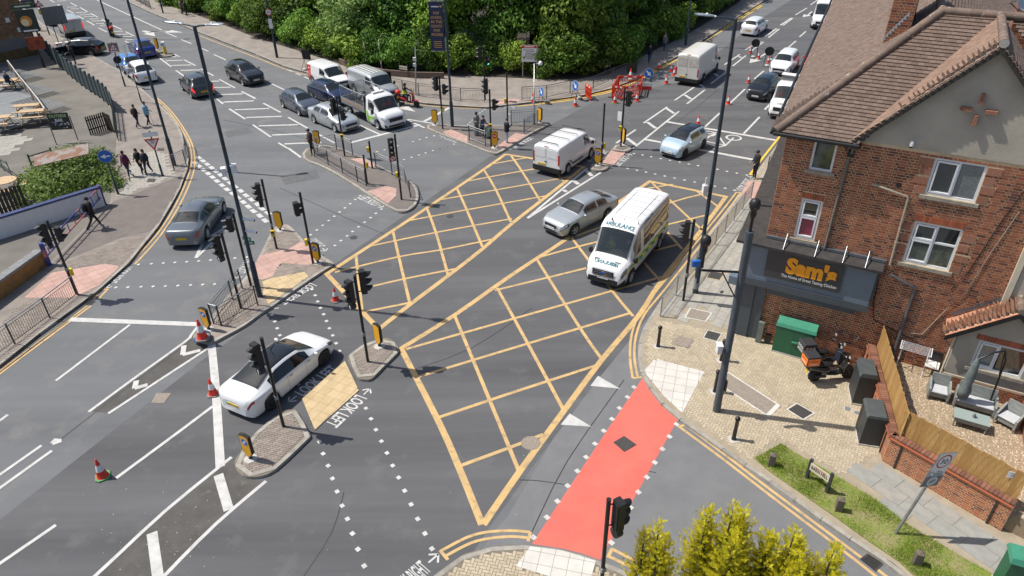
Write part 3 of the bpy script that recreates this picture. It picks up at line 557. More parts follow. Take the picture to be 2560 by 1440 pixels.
def add_head(t,c,a,kind='3',lit=None):
 n=Vector((cos(a),sin(a),0));k=3 if kind[0]=='3' else 2;hgt=.3*k+.06
 mb=MB();mb.box(c,(.20,.27,hgt),'black_plastic',a)
 mb.box(Vector(c)-n*.11,(.03,.22,hgt*.9),'black_plastic',a)
 for z in(-hgt/2+.1,hgt/2-.1):mb.tube([Vector(c)+Vector((0,0,z)),Vector((t['px'],t['py'],c[2]+z))],.02,'black_metal',6)
 hd=mb.build('signal_head',t)
 for i in range(k):
  z=c[2]+hgt/2-.03-.15-.3*i;f=Vector((c[0],c[1],z))+n*.101
  m2=MB();m2.disc(f+n*.004,.1,n,MATS['lens_lit'] if lit==i else lens('rag'[i] if k==3 else 'rg'[i]),16);m2.build('lens',hd)
  m3=MB();u=Vector((-sin(a),cos(a),0));rows=[]
  for j in range(13):
   th=radians(-50+280*j/12);rim=u*(.118*cos(th))+Vector((0,0,.118*sin(th)));ln=.07+.17*max(0,.35+.65*sin(th))
   rows+=[f+rim,f+rim*.96+n*ln-Vector((0,0,.035*ln/.2))]
  m3.add(rows,[(2*j,2*j+2,2*j+3,2*j+1) for j in range(12)],'black_plastic',True);m3.build('visor',hd)
 if kind.endswith('+'):
  c4=Vector((c[0],c[1],c[2]-hgt/2-.14));m4=MB();m4.lathe([(.15,-.1),(.155,.06),(.14,.1)],(0,0,0),MATS['arrow_box'],18,'X')
  R=Matrix.Rotation(a,3,'Z');m4.v=[tuple(R@Vector(v)+c4) for v in m4.v]
  p=Plate(m4,c4+n*.1,a);p.disc(0,0,.125,MATS['lens_dark']);p.arrow(0,0,.2,pi/2,'sign_white',.03);m4.build('arrow_aspect',hd)
 if kind.endswith('x'):
  c4=Vector((c[0],c[1],c[2]-hgt/2-.17));m4=MB();p=Plate(m4,c4+n*.06,a);p.slab(rectp(.34,.34),MATS['black_plastic'],.1)
  p.disc(0,0,.155,'sign_red');p.disc(0,0,.12,'sign_white');p.line(-.05,-.07,-.05,.03,.03,'black_plastic');p.line(-.05,.03,.02,.03,.03,'black_plastic');p.poly([(.02,.07),(.02,-.01),(.07,.03)],'black_plastic');p.line(-.09,.09,.09,-.09,.03,'sign_red');m4.build('prohibition_sign',hd)
def add_push(t,z,a,front=True):
 mb=MB();c=Vector((t['px'],t['py'],z))+Vector((cos(a),sin(a),0))*.13
 mb.box(c,(.12,.18,.32),'box_yellow',a);o=mb.build('push_button_box',t)
 m2=MB();p=Plate(m2,c+Vector((cos(a),sin(a),0))*.062,a);p.rect(0,.06,.15,.12,'black_plastic');p.rect(0,-.08,.13,.1,'black_plastic');p.disc(0,-.08,.03,'sign_white',10);m2.build('button_panel',o)
def signal(base,h,label,heads=(),push=(),z0=PZ,cap=True,group='traffic signal posts',r=.057,world=None,cat='traffic signal'):
 b=world or G(*base,z0);t=empty('traffic_signal',(0,0,0),0,label,cat,group);t['px']=b.x;t['py']=b.y
 mb=MB();mb.tube([(b.x,b.y,z0-.05),(b.x,b.y,z0+h)],r,'black_metal',12);mb.tube([(b.x,b.y,z0+h),(b.x,b.y,z0+h+.03)],r+.006,'black_plastic',12);mb.build('pole',t)
 for z,a,side,kind,*lt in heads:
  o=Vector((cos(side),sin(side),0))*.27
  add_head(t,(b.x+o.x,b.y+o.y,z0+z),a,kind,lt[0] if lt else None)
 for z,a in push:add_push(t,z0+z,a)
 m=MB();m.box((b.x,b.y,z0+1.35),(2*r+.012,2*r+.012,.16),mat('worn_sticker',(.4,.42,.42),.6,var=1,col2=(.1,.1,.12),vscale=60),.4)
 if h>3:m.build('sticker',t)
 return t
LFT=radians(200)
signal((709,1066),3.85,'tall signal post on the foreground island behind the white saloon',[(3.2,ROAD_DN,radians(190),'3+')])
signal((920,904),3.95,'twin-headed signal post on the small island ahead of the white saloon',[(3.35,ROAD_DN,radians(205),'3+'),(3.65,radians(18),radians(25),'3')])
signal((192,736),3.75,'signal post on the left footway beside the guard rail',[(3.2,ROAD_DN,radians(190),'3+'),(3.1,radians(20),radians(10),'2')],[(1.15,radians(50))])
signal((603,771),3.75,'signal post standing inside the railed corner of the triangular island',[(3.2,ROAD_DN,radians(190),'3+')])
st=signal((628,716),3.75,'pedestrian signal post with green direction signs beside the lamp post',[(3.2,radians(185),radians(170),'2')])
for k,(zz,aa) in enumerate(((2.55,40),(2.25,205))):
 m=MB();q=Plate(m,(st['px']+.1,st['py'],PZ+zz),radians(250+30*k));q.slab([(.06,-.09),(.5,-.09),(.5,.09),(.06,.09)],mat('sign_green',(.03,.25,.13),.5,var=.2,vscale=6));q.rect(.28,0,.3,.06,'sign_white');m.build('direction_plate',st)
signal((692,622),3.75,'signal post at the top of the triangular island',[(3.1,radians(200),radians(180),'3+')],[(.95,radians(280))])
signal((783,659),3.75,'signal post beside the arrow bollard of the triangular island',[(3.0,radians(30),radians(200),'2')],[(1.2,radians(190))])
signal((862,390),3.9,'signal post beside the silver saloon on the railed island',[(3.3,radians(140),radians(165),'3'),(2.75,radians(-20),radians(-10),'2')],[(1.35,radians(280))])
signal((931,421),1.75,'short push button post between the railings, far side',push=[(1.25,radians(200))],cat='button post',group=None)
signal((918,460),1.8,'short push button post at the end of the long railing',push=[(1.2,radians(-10))],cat='button post',group=None)
signal((1004,499),3.85,'signal post with a red no-turn disc on the railed island nose',[(3.2,radians(-62),radians(200),'3x')],[(1.5,radians(170))])
signal((1107,322),3.7,'signal post beside the banner lamp post',[(3.2,radians(150),radians(170),'3'),(2.8,radians(10),radians(0),'2')],[(1.4,radians(0))])
signal((1228,365),3.75,'signal post in front of the waiting couple',[(3.95,radians(165),radians(150),'3'),(2.8,radians(0),radians(0),'2')],[(1.4,radians(-90))])
signal((1269,313),3.7,'bare black post with a button box behind the person in jeans',push=[(1.75,radians(170))])
signal((1213,250),4.0,'signal post at the far kerb under the dark trees',[(3.6,radians(170),radians(190),'3'),(3.0,radians(-60),radians(-10),'2',1)],[(1.2,radians(-30))])
sx=signal((1552,366),3.9,'signal post with white notices on the small island',[(3.2,radians(35),radians(-10),'3')],[(1.25,radians(200))])
for k in(-1,1):
 m=MB();q=Plate(m,(sx['px']+.22*k,sx['py'],PZ+2.05),radians(255+25*k));q.slab(rectp(.3,.62),MATS['sign_white'],.01);m.build('notice_plate',sx)
signal((1503,409),3.8,'bare black post with a sensor beside the left-pointing bollard',push=[(1.15,radians(20))])
signal((1708,751),3.95,'signal post by the railing opposite the ambulance',[(3.45,radians(165),radians(185),'3')])
_b=G(1522,1250,4.1);signal(None,3.98,'near signal post standing over the red crossing',[(3.45,radians(28),radians(0),'3+')],world=Vector((_b.x,_b.y,PZ)))
signal((1938,440),2.6,'black button post by the railing under the roof corner',push=[(1.3,radians(190))])
def lantern(t,c,a,tilt=.08):
 u=Vector((cos(a),sin(a),0));w=Vector((-sin(a),cos(a),0));mb=MB();prof=[(0,.05,.04),(.12,.09,.055),(.3,.15,.06),(.62,.16,.045),(.78,.1,.03)]
 vs=[]
 for s,hw,hh in prof:
  p=Vector(c)+u*s+Vector((0,0,s*tilt));vs+=[p-w*hw,p-w*hw*.6+Vector((0,0,hh)),p+w*hw*.6+Vector((0,0,hh)),p+w*hw,p-Vector((0,0,.02))]
 fs=[(i*5+k,i*5+(k+1)%5,i*5+5+(k+1)%5,i*5+5+k) for i in range(4) for k in range(5)]+[(0,1,2,3,4),(24,23,22,21,20)]
 mb.add(vs,fs,mat('lantern_grey',(.34,.38,.42),.35,.4,var=.2,vscale=5),True);o=mb.build('lantern',t)
 m2=MB();p=Vector(c)+u*.32;m2.lathe([(.045,.05),(.05,.11),(.0,.13)],p,'sign_white',10);m2.build('photocell',o)
def lamp_post(base,label,h=11.75,arms=(),z0=PZ,mt='lamp_blue',r=.082,world=None,group='street lamp posts'):
 b=world or G(*base,z0);t=empty('lamp_post',(0,0,0),0,label,'lamp post',group);t['px']=b.x;t['py']=b.y;m=mat(mt)
 MB().tube([(b.x,b.y,z0-.05),(b.x,b.y,z0+1.75),(b.x,b.y,z0+1.85),(b.x,b.y,z0+h)],[r*1.5,r*1.5,r*1.05,r*.82],m,14).build('pole',t)
 MB().box((b.x,b.y-r*1.5,z0+.8),(.11,.012,.5),m).build('access_door',t)
 for a,l in arms:
  u=Vector((cos(a),sin(a),0));p=Vector((b.x,b.y,z0+h-.04));m2=MB();m2.tube([p,p+u*l*.5+Vector((0,0,.06)),p+u*l+Vector((0,0,.08))],.035,m,8);m2.build('arm',t);lantern(t,p+u*l+Vector((0,0,.08)),a)
 return t
def camera_box(t,z,a,kind=0,off=.2):
 c=Vector((t['px'],t['py'],z))+Vector((cos(a),sin(a),0))*off;mb=MB();w=mat('camera_white',(.72,.74,.76),.4,var=.15,vscale=8);e=Vector((t['px'],t['py'],z))
 mb.tube([e,c],.02,'grey_steel',6)
 if kind==0:mb.box(c,(.16,.24,.32),w,a);mb.box(c+Vector((0,0,.17)),(.2,.28,.03),w,a)
 elif kind==1:
  mb.tube([c-Vector((cos(a),sin(a),0))*.1,c+Vector((cos(a),sin(a),-.12))*.4],.065,w,10);mb.disc(c+Vector((cos(a),sin(a),-.12))*.404,.05,(cos(a),sin(a),-.12),'black_plastic',12)
 else:
  mb.box(c,(.2,.18,.36),w,a);mb.tube([c+Vector((0,0,.18)),c+Vector((0,0,.5))],.03,w,8);mb.tube([c+Vector((.08,0,.18)),c+Vector((.08,0,.38))],.02,w,8);mb.tube([c-Vector((0,0,.18)),c-Vector((0,0,.36))],.025,w,8)
 mb.build('camera_unit',t)
l1=lamp_post((650,741),'twin-armed blue lamp post on the triangular island',arms=[(radians(165),.45),(radians(-15),.45)])
camera_box(l1,6.3,radians(0));camera_box(l1,6.2,radians(200),0,.22);camera_box(l1,4.05,radians(-10),1);camera_box(l1,3.5,radians(-15),1)
l2=lamp_post((1738,731),'single-armed lamp post by the shop railing',arms=[(radians(165),.7)]);camera_box(l2,5.2,radians(190),2,.25)
MB().tube([(l2['px'],l2['py'],.35),(l2['px'],l2['py'],.36+.55)],.128,mat('worn_sticker'),14).build('base_wrap',l2)
l3=lamp_post((1131,316),'tall lamp post carrying a dark blue banner',arms=[(radians(250),.6)],mt=None or 'lamp_grey') if False else lamp_post((1131,316),'tall lamp post carrying a dark blue banner',arms=[(radians(250),.6)])
m=MB();q=Plate(m,(l3['px']-.62,l3['py']-.08,6.95),radians(262));q.slab(rectp(.95,3.1),mat('banner_navy',(.022,.026,.085),.6,var=.15,vscale=3),.015)
mat('banner_gold',(.62,.34,.10),.6);q.rect(-.05,1.25,.5,.07,'sign_white');q.disc(.33,1.27,.07,'banner_gold',12)
for i,w in enumerate(('TOP','SCHOOL','IN THE','COUNTRY','FOR','PROGRESS')):q.text(w,0,.85-i*.27,min(.75,.11*len(w)+.1),.17,'banner_gold',.02)
for i in range(4):q.rect(0,-.95-i*.12,.55-.05*(i%2),.045,'banner_gold')
bn=m.build('banner',l3)
for z in(8.55,5.38):MB().tube([(l3['px'],l3['py'],z),(l3['px']-1.12,l3['py']-.08,z)],.02,'grey_steel',6).build('banner_arm',l3)
lamp_post((437,414),'lamp post at the left corner by the give-way sign',arms=[(radians(20),.6)]);lamp_post((278,90),'lamp post beside the distant motorcyclist',arms=[(radians(20),.6)]);la=lamp_post((693,144),'lamp post with a speed roundel on the tree-lined footway',arms=[(radians(230),.6)]);lamp_post((1714,112),'lamp post on the shaded footway behind the dirty van',arms=[(radians(-40),.6)]);lamp_post((408,33),'thin lamp post on the far footway at the top left',h=9,r=.06)
_b=G(2045,128);lamp_post(None,'lamp post partly hidden by the tiled roof',arms=[(radians(165),.7)],world=Vector((_b.x-.6,_b.y-5,PZ)))
m=MB();q=Plate(m,(la['px'],la['py']-.1,4.2),radians(265));q.slab(ngon(.3),MATS['sign_white']);q.disc(0,0,.3,'sign_red');q.disc(0,0,.23,'sign_white');q.text('20',0,0,.26,.18,'black_plastic',.02);m.build('speed_roundel',la)
m=MB();q=Plate(m,(la['px'],la['py']-.1,3.2),radians(265));q.slab(rectp(.35,.85),MATS['sign_white']);m.build('notice_plate',la)
t=empty('camera_column',(0,0,0),0,'thick blue-grey column with dome cameras in front of the shop','camera post');b=G(1791,1026,PZ);t['px']=b.x;t['py']=b.y
MB().tube([(b.x,b.y,0),(b.x,b.y,2.0),(b.x,b.y,2.02),(b.x,b.y,7.35)],[.135,.135,.125,.125],mat('column_grey',(.075,.095,.115),.4,.1,var=.25,vscale=3),18).build('pole',t)
MB().box((b.x+.15,b.y-.02,1.3),(.05,.2,.45),MATS['column_grey']).build('access_box',t)
def dome(c,t):
 mb=MB();c=Vector(c);mb.tube([c-Vector((0,0,.5)),c],.05,'black_metal',10);mb.lathe([(.06,0),(.1,.12),(.085,.26),(.15,.34),(.17,.46),(.14,.58),(.06,.64),(0,.645)],c,'black_plastic',16);mb.disc(c+Vector((-.02,-.15,.42)),.05,(-.1,-1,.1),mat('hi_vis',(.75,.85,.05),.5),8,.5);mb.build('dome_camera',t)
dome((b.x,b.y,7.8),t)
e=Vector((b.x-.55,b.y-.25,5.75))+Vector((-.75,.25,.35));MB().tube([(b.x,b.y,5.9),e-Vector((0,0,.1))],.04,'black_metal',8).tube([(b.x,b.y,4.8),((b.x+e.x)/2,(b.y+e.y)/2,5.95)],.022,'black_metal',8).build('bracket_arm',t)
dome(e+Vector((0,0,.5)),t);MB().box(e+Vector((-.2,0,.15)),(.26,.1,.2),'sign_blue',.2).build('camera_unit',t)
camera_box(t,2.9,radians(180),0,.3)
def guard_rail(pts,label,h=1.02,z0=PZ,mt='grey_steel',mt_bar='dark_steel',post='dark_steel',closed=False):
 L=[G(*p,z0) for p in pts];t=empty('guard_rail',(0,0,0),0,label,'railing','pedestrian guard rails');bar=None;mb_,mp=mat(mt_bar),mat(post)
 pm=MB().box((0,0,.5),(.05,.05,1),mp).mesh('post');bm=MB().tube([(0,0,0),(0,0,1)],.008,mb_,5,False).mesh('bar')
 n=len(L)
 for i in range(n-1):
  a,b=L[i],L[i+1];d=b-a;k=max(1,round(d.length/2.0));ang=atan2(d.y,d.x)
  for j in range(k):
   p,q=a.lerp(b,j/k),a.lerp(b,(j+1)/k);s=(q-p).length
   link('post',pm,t,p,ang,(1,1,h+.02))
   for z,r,nm in((h,.024,'top_rail'),(.14,.016,'bottom_rail'),(h-.14,.012,'upper_rail')):
    MB().tube([p+Vector((0,0,z)),q+Vector((0,0,z))],r,mat(mt) if nm=='top_rail' else mb_,6).build(nm,t)
   c=max(2,round(s/.115))
   for e in range(1,c):
    u=p.lerp(q,e/c);link('bar',bm,t,(u.x,u.y,u.z+.14),None,(1,1,h-.28))
 link('post',pm,t,L[-1],0,(1,1,h+.02));return t
guard_rail(y1((785,75),(500,300),(150,560),(-250,860)),'long dark guard rail along the left footway kerb')
guard_rail([(436,427),(466,413),(470,395),(464,364)],'curved guard rail on the left corner beside the blue lamp post',mt_bar='grey_steel')
guard_rail(g2((360,600),(540,705),(730,815),(930,930),(1045,985)),'long galvanised guard rail on the near side of the railed island',mt_bar='grey_steel')
guard_rail(g2((360,596),(400,545),(650,495),(865,575)),'guard rail beside the man in brown on the railed island',mt_bar='grey_steel')
guard_rail(g2((1175,742),(1390,838),(1570,950),(1632,1135)),'galvanised guard rail curving round the far side of the railed island',mt_bar='grey_steel')
guard_rail(g3((500,1360),(398,1330),(655,1012),(780,862)),'dark guard rail bending round the corner of the triangular island')
guard_rail(g3((502,1358),(985,1082)),'dark guard rail next to the blue lamp post on the triangular island')
guard_rail(g1((925,800),(1140,882)),'short galvanised guard rail in front of the waiting couple',mt_bar='grey_steel')
guard_rail(g1((1485,592),(1790,577)),'short guard rail behind the thin camera post, rear one')
guard_rail(g1((1655,712),(1838,592)),'short guard rail next to the narrow yellow bollard')
guard_rail(z2((1340,900),(1470,928),(1630,962),(2050,1012),(2285,1022)),'guard rail on the far footway behind the red scooter',mt='dark_steel')
guard_rail(z3((100,1002),(345,987),(580,935),(810,893),(1005,808),(1150,752)),'guard rail along the far kerb behind the red barriers',mt='dark_steel')
guard_rail([(1651,791),(1690,739),(1738,676),(1788,612),(1835,552),(1877,496)],'long galvanised guard rail in front of the shop',mt_bar='grey_steel',post='grey_steel')
guard_rail([(1917,431),(1945,393),(1975,352)],'galvanised guard rail beside the man in the cap',mt_bar='grey_steel')
guard_rail([(330,-3),(378,23)],'dark guard rail on the far footway at the top left',mt='dark_steel')
def shield_bollard(base,a,label,sign=None,z0=PZ,dark=False):
 b=G(*base,z0);t=empty('island_bollard',(0,0,0),0,label,'bollard','yellow island bollards')
 MB().lathe([(.24,0),(.22,.03),(.0,.035)],b,'concrete',8,smooth=False).build('base',t);MB().tube([b,b+Vector((0,0,.2))],.06,'black_metal',10).build('spigot',t)
 mb=MB();sh=[(-.06,0),(.06,0),(.21,.2),(.21,.93),(0,.98),(-.21,.93),(-.21,.2)]
 q=Plate(mb,b+Vector((cos(a)*.06,sin(a)*.06,.14)),a);q.slab(sh,MATS['black_plastic'],.12)
 p2=Plate(mb,b+Vector((cos(a)*.06,sin(a)*.06,.14)),a);p2.poly([(x*.9,.03+y*.94) for x,y in sh],'sign_yellow');p3=Plate(mb,b-Vector((cos(a)*.06,sin(a)*.06,-.14)),a+pi);p3.poly([(x*.9,.03+y*.94) for x,y in sh],'sign_yellow')
 mb.build('shell',t)
 if sign:
  m2=MB();q=Plate(m2,b+Vector((cos(a)*.062,sin(a)*.062,.14)),a);q.k=1
  if sign=='arrow':q.disc(0,.68,.15,'sign_white');q.disc(0,.68,.14,'sign_blue');q.arrow(0,.68,.2,radians(225),'sign_white',.04)
  else:q.disc(0,.68,.16,'sign_red');q.rect(0,.68,.22,.06,'sign_white')
  m2.build('sign_face',t)
 return t
shield_bollard((627,1147),radians(242),'blue-arrow bollard on the nearest island','arrow');shield_bollard((949,866),radians(225),'blank yellow bollard on the twin signal island');shield_bollard((522,824),radians(242),'blue-arrow bollard behind the cone on the island tip','arrow');shield_bollard((701,576),radians(255),'blank yellow bollard at the top of the triangular island');shield_bollard((795,657),radians(245),'blue-arrow bollard on the right tip of the triangular island','arrow')
shield_bollard((795,366),radians(255),'blank yellow bollard beside the man in brown');shield_bollard((1088,312),radians(250),'blank yellow bollard left of the banner lamp post');shield_bollard((1237,369),radians(262),'yellow bollard with a red no-entry disc','noentry');shield_bollard((1350,307),radians(215),'narrow blank yellow bollard at the right island tip');shield_bollard((1494,413),radians(248),'blue-arrow bollard beside the white panel van','arrow');shield_bollard((1559,361),radians(190),'yellow bollard behind the notice signal post');shield_bollard((395,124),radians(240),'blank yellow bollard up the left arm')
b=G(414,134,PZ);t=empty('lit_bollard',(0,0,0),0,'white and yellow lit bollard up the left arm','bollard');MB().box((b.x,b.y,.35+PZ),(.26,.36,.7),'box_yellow',.6).build('lower_shell',t);m=MB();m.box((b.x,b.y,.9+PZ),(.26,.36,.4),'sign_white',.6);q=Plate(m,(b.x-.03,b.y-.19,1.0),radians(265));q.disc(0,0,.13,'sign_blue');m.build('upper_shell',t)
CONES={}
def cone(base,label,s=1.0,kind='grey',z0=0.0):
 if(s,kind) not in CONES:
  t=empty('traffic_cone',(0,0,0),0,label,'cone','traffic cones');H=.75
  mb=MB();bm=mat({'grey':'cone_base','green':'cone_base_green','blue':'sign_blue_rubber'}[kind],(.02,.09,.2),.7)
  mb.prism([(.24*cos(a)*1.05,.24*sin(a)*1.05) for a in[pi/8+pi/4*k+(.16 if k%2 else-.16) for k in range(8)]],0,.05,bm);mb.build('base',t)
  R=lambda z:.17-.145*(z-.05)/(H-.05)
  m=MB();m.lathe([(R(.05)+.012,.05),(R(.07),.075),(R(.3),.3),(R(.3)+.0005,.301)],(0,0,0),'cone_red',16);m.build('body',t);m=MB();m.lathe([(R(.53)+.0005,.53),(R(H),H),(R(H)*.6,H+.01)],(0,0,0),'cone_red',16);m.build('tip',t)
  m=MB();m.lathe([(R(.3)+.001,.3),(R(.53)+.001,.531)],(0,0,0),'cone_white',16);m.build('sleeve',t)
  CONES[(s,kind)]=t
 else:t=copy_tree(CONES[(s,kind)])
 g=G(*base,z0);t.location=g;t.rotation_euler=(0,0,random.uniform(0,6));t.scale=(s,s,s);t['label']=label;return t
for p,lb,s,k in[((258,1192),'cone with a green base on the near left lane',1.05,'green'),((534,986),'cone on the wide white line behind the white saloon',1.0,'grey'),((840,752),'cone on the junction beside the twin signal',.95,'grey'),((1332,257),'cone at the far kerb behind the thin camera post',1,'grey'),((1438,266),'cone beside the first tilted blue roundel',1,'grey'),((1537,258),'green-based cone left of the notice signal post',1,'green'),((1592,254),'cone right of the red barriers, near corner',1,'grey'),((1647,171),'cone on the footway edge behind the barriers',1,'grey'),((1677,180),'rear cone of the pair left of the dirty van',1,'grey'),((1685,190),'front cone of the pair left of the dirty van',1,'grey'),((1665,210),'lone cone just left of the dirty van rear bumper',1,'grey'),((1871,208),'cone left of the black hatchback',1,'grey'),((1820,261),'cone on the dashed line beyond the lamp post',1,'grey'),((1745,313),'cone behind the pale blue city car',1,'grey'),((1875,134),'cone in front of the square-legged black sign',.9,'grey'),((1896,146),'cone between the two round black signs',.9,'grey'),((1920,158),'cone beside the white estate in the roadworks',.9,'grey')]:
 cone(p,lb,s,k,PZ if p==(1647,171) else 0)
cone((507,846),'big cone standing on blue sandbags at the island tip',1.25,'grey',.3);cone((1576,197),'tall cone on a blue base on the far footway',1.15,'blue',PZ)
g=G(508,850,PZ)
for k in range(3):
 m=MB();m.lathe([(0,0),(.26,.015),(.31,.045),(.26,.075),(0,.085)],(0,0,0),mat('sandbag_blue',(.02,.10,.28),.8,var=1,col2=(.01,.05,.14),vscale=9,bump=.5,bscale=25),14);o=m.build('sandbag',None,(g.x+.05*k-.05,g.y+.03*k,PZ+.02+.075*k));o.rotation_euler=(.06*k,-.05,k);o.scale=(1.15,.85,1);tag(o,['lowest','middle','top'][k]+' blue sandbag under the big cone at the island tip','sandbag','blue sandbags')
# vehicles
def paint(name,col,metal=0.0,rough=.32):return mat('paint_'+name,col,rough,metal,var=.05,vscale=2,coat=.8)
PW=paint('white',(.78,.79,.80));PDW=paint('dirty_white',(.66,.64,.59),rough=.6);PS=paint('silver',(.50,.53,.54),.55,.35);PG=paint('grey',(.17,.19,.21),.5,.3);PB=paint('black',(.010,.011,.014),0,.2);PDG=paint('dark_grey',(.045,.05,.055),.4,.3)
PN=paint('navy',(.012,.025,.075),.3,.25);PBL=paint('blue',(.04,.22,.62),.3,.3);PDB=paint('deep_blue',(.02,.045,.24),.3,.3);PLB=paint('pale_blue',(.46,.60,.70),.25,.3);PR=paint('red',(.70,.03,.025),0,.3);PGB=paint('blue_grey',(.10,.115,.15),.4,.3)
def mk_glass():
 m=mat('vehicle_glass',(.03,.04,.042),.03,spec=1.0,coat=1.0);b=m.node_tree.nodes['Principled BSDF'];b.inputs['Alpha'].default_value=.5;return m
GL=mk_glass();mat('dark_glass',(.01,.012,.013),.04,spec=.7,coat=.5)
mat('trim_black',(.016,.017,.018),.55);mat('chrome',(.6,.62,.64),.15,1.0);mat('alloy',(.50,.51,.53),.4,.25);mat('dark_alloy',(.06,.062,.066),.4,.5)
mat('lamp_clear',(.52,.55,.58),.08,.3,coat=1);mat('lamp_dark',(.07,.075,.085),.08,.1,coat=1);mat('lamp_red',(.42,.008,.012),.15,coat=1);mat('lamp_red_lit',(.9,.03,.04),.2,emit=.9);mat('lamp_amber',(.75,.28,.02),.2)
mat('plate_white',(.78,.78,.76),.5);mat('plate_yellow',(.78,.52,.02),.5);mat('interior',(.045,.045,.048),.85);mat('seat_grey',(.20,.20,.205),.9,var=.3,vscale=10)
def lerp_pts(p,x):
 if x<=p[0][0]:return p[0][1]
 for(a,u),(b,v) in zip(p,p[1:]):
  if x<=b:return u+(v-u)*(x-a)/max(1e-9,b-a)
 return p[-1][1]
class Body:
 def __init__(s,**k):
  s.__dict__.update(dict(z0=.2,r=.32,tw=.2,sm=.016,crown=1.0,hole=True));s.__dict__.update(k);s.ro=s.L-s.wb-s.fo;s._c={}
 def f(s,pts,t):
  w=s.sm*min(1,t/s.sm if t<s.sm else(1-t)/s.sm if t>1-s.sm else 1)
  return sum(lerp_pts(pts,t+w*k/2) for k in(-2,-1,0,1,2))/5
 def st(s,t):
  if t in s._c:return s._c[t]
  zt,zb,wt,pl=s.f(s.top,t),s.f(s.belt,t),s.f(s.wt,t)*s.W,s.f(s.plan,t);wt*=min(1,pl*1.04);x=t*s.L-s.ro;z0=s.z0
  if t>.97:z0+=(t-.97)/.03*.05
  if t<.03:z0+=(.03-t)/.03*.09
  R=s.r+.055
  for xa in(0,s.wb):
   d=abs(x-xa)
   if d<R:z0=max(z0,s.r+math.sqrt(R*R-d*d)-.01)
  zb=min(zb,zt-.012);k=max(.06,min(1,(zt-zb)/.3))*s.crown
  W=s.W*pl;za=zb-min(.14,(zb-z0)*.3);zm=max((zb+z0)*.48,z0+(za-z0)*.35)
  s._c[t]=[(0,zt),(.5*wt,zt-.012*k),(.82*wt,zt-.04*k),(wt,zt-.10*k),(min(W*.975,W),zb),(W,za),(W*1.0,zm),(W*.975,z0+(zm-z0)*.3),(W*.93,z0)]
  return s._c[t]
 def S(s,t,v,off=0.0):
  sg=1 if v>=0 else-1;a=min(abs(v),7.9999);i=int(a);q=s.st(t);p=(q[i][0]+(q[i+1][0]-q[i][0])*(a-i),q[i][1]+(q[i+1][1]-q[i][1])*(a-i));P=Vector((t*s.L-s.ro,sg*p[0],p[1]))
  if off:
   e=.004;du=s.S(min(1,t+e),v)-s.S(max(0,t-e),v);j=min(max(a,.05),7.9);b=max(0,min(7.95,j+.25));c=max(0,j-.25);dv=(s.S(t,sg*b)-s.S(t,sg*c))*sg
   n=du.cross(dv)
   if n.length>1e-9:
    n.normalize()
    if n.dot(P-Vector((P.x,0,.6)))<0 and a>.3 or a<=.3 and n.z<0:n=-n
    P=P+n*off
  return P
 def stations(s):
  T=[i/56 for i in range(57)]+[.004,.008,.014,.022,.03,.97,.978,.986,.992,.996]
  for xa in(0,s.wb):
   for k in range(-8,9):T.append((xa+s.ro+(s.r+.0551)*sin(k/8*pi/2))/s.L)
  T+=[w for z in(s.ws,s.rw) if z for w in z];T=sorted(t for t in T if 0<=t<=1);out=[T[0]]
  for t in T[1:]:
   if t-out[-1]>.0016:out.append(t)
  out[-1]=1.0;return out
 def patch(s,mb,t0,t1,v0,v1,mt,off=.006,nt=8,nv=4,sk=0.0):
  vs=[s.S(t0+(t1-t0)*i/nt+sk*(j/nv-.5),v0+(v1-v0)*j/nv,off) for i in range(nt+1) for j in range(nv+1)];w=nv+1
  mb.add(vs,[(i*w+j,(i+1)*w+j,(i+1)*w+j+1,i*w+j+1) for i in range(nt) for j in range(nv)],mt,True)
 def text(s,mb,t,ta,tb,va,vb,mt,off=.008,along='t'):
  vs,fs,_=text_geo(t,.02);mb.add([s.S(ta+(tb-ta)*a,va+(vb-va)*b,off) if along=='t' else s.S(va+(vb-va)*b,ta+(tb-ta)*a,off) for a,b in vs],fs,mt)
def in_zone(z,t,v):return z and min(z)+.003<t<max(z)-.003
WHEELS={}
def wheel(parent,x,y,r,w,style,spokes,rot):
 k=(r,w,style,spokes)
 if k not in WHEELS:
  mt=MB();mt.lathe([(r*.62,-w/2),(r*.9,-w/2),(r*.985,-w*.36),(r,-w*.15),(r,w*.15),(r*.985,w*.36),(r*.9,w/2),(r*.66,w/2)],(0,0,0),'rubber',28,'Y',caps=False);
  mr=MB();a=MATS[style];mr.lathe([(r*.67,w/2-.004),(r*.64,w*.44),(r*.6,w*.3)],(0,0,0),a,28,'Y',caps=False);mr.lathe([(r*.14,w*.40),(r*.13,w*.43),(0,w*.435)],(0,0,0),a,14,'Y')
  for i in range(spokes):
   th=2*pi*i/spokes;M=Matrix.Rotation(th,3,'Y');mr.box(M@Vector((0,w*.39,r*.36)),(r*.11,.02,r*.58),a,M=M)
  mk=MB();mk.lathe([(r*.64,w*.2),(0,w*.2001)],(0,0,0),'interior',20,'Y',smooth=False)
  WHEELS[k]=(mt.mesh('tyre'),mr.mesh('rim'),mk.mesh('brake_disc'))
 o=empty('wheel',(x,y,r));o.parent=parent;o.rotation_euler=(0,rot,0 if y>0 else pi)
 for nm,me in zip(('tyre','rim','brake_disc'),WHEELS[k]):link(nm,me,o)
def contacts(B,F,R,side):
 pf,pr_=G(*F),G(*R);d=(pf-pr_).normalized();l=Vector((-d.y,d.x,0));mid=(pf+pr_)/2
 return mid-d*(B.wb/2)-l*side*(B.W-.06),atan2(d.y,d.x)
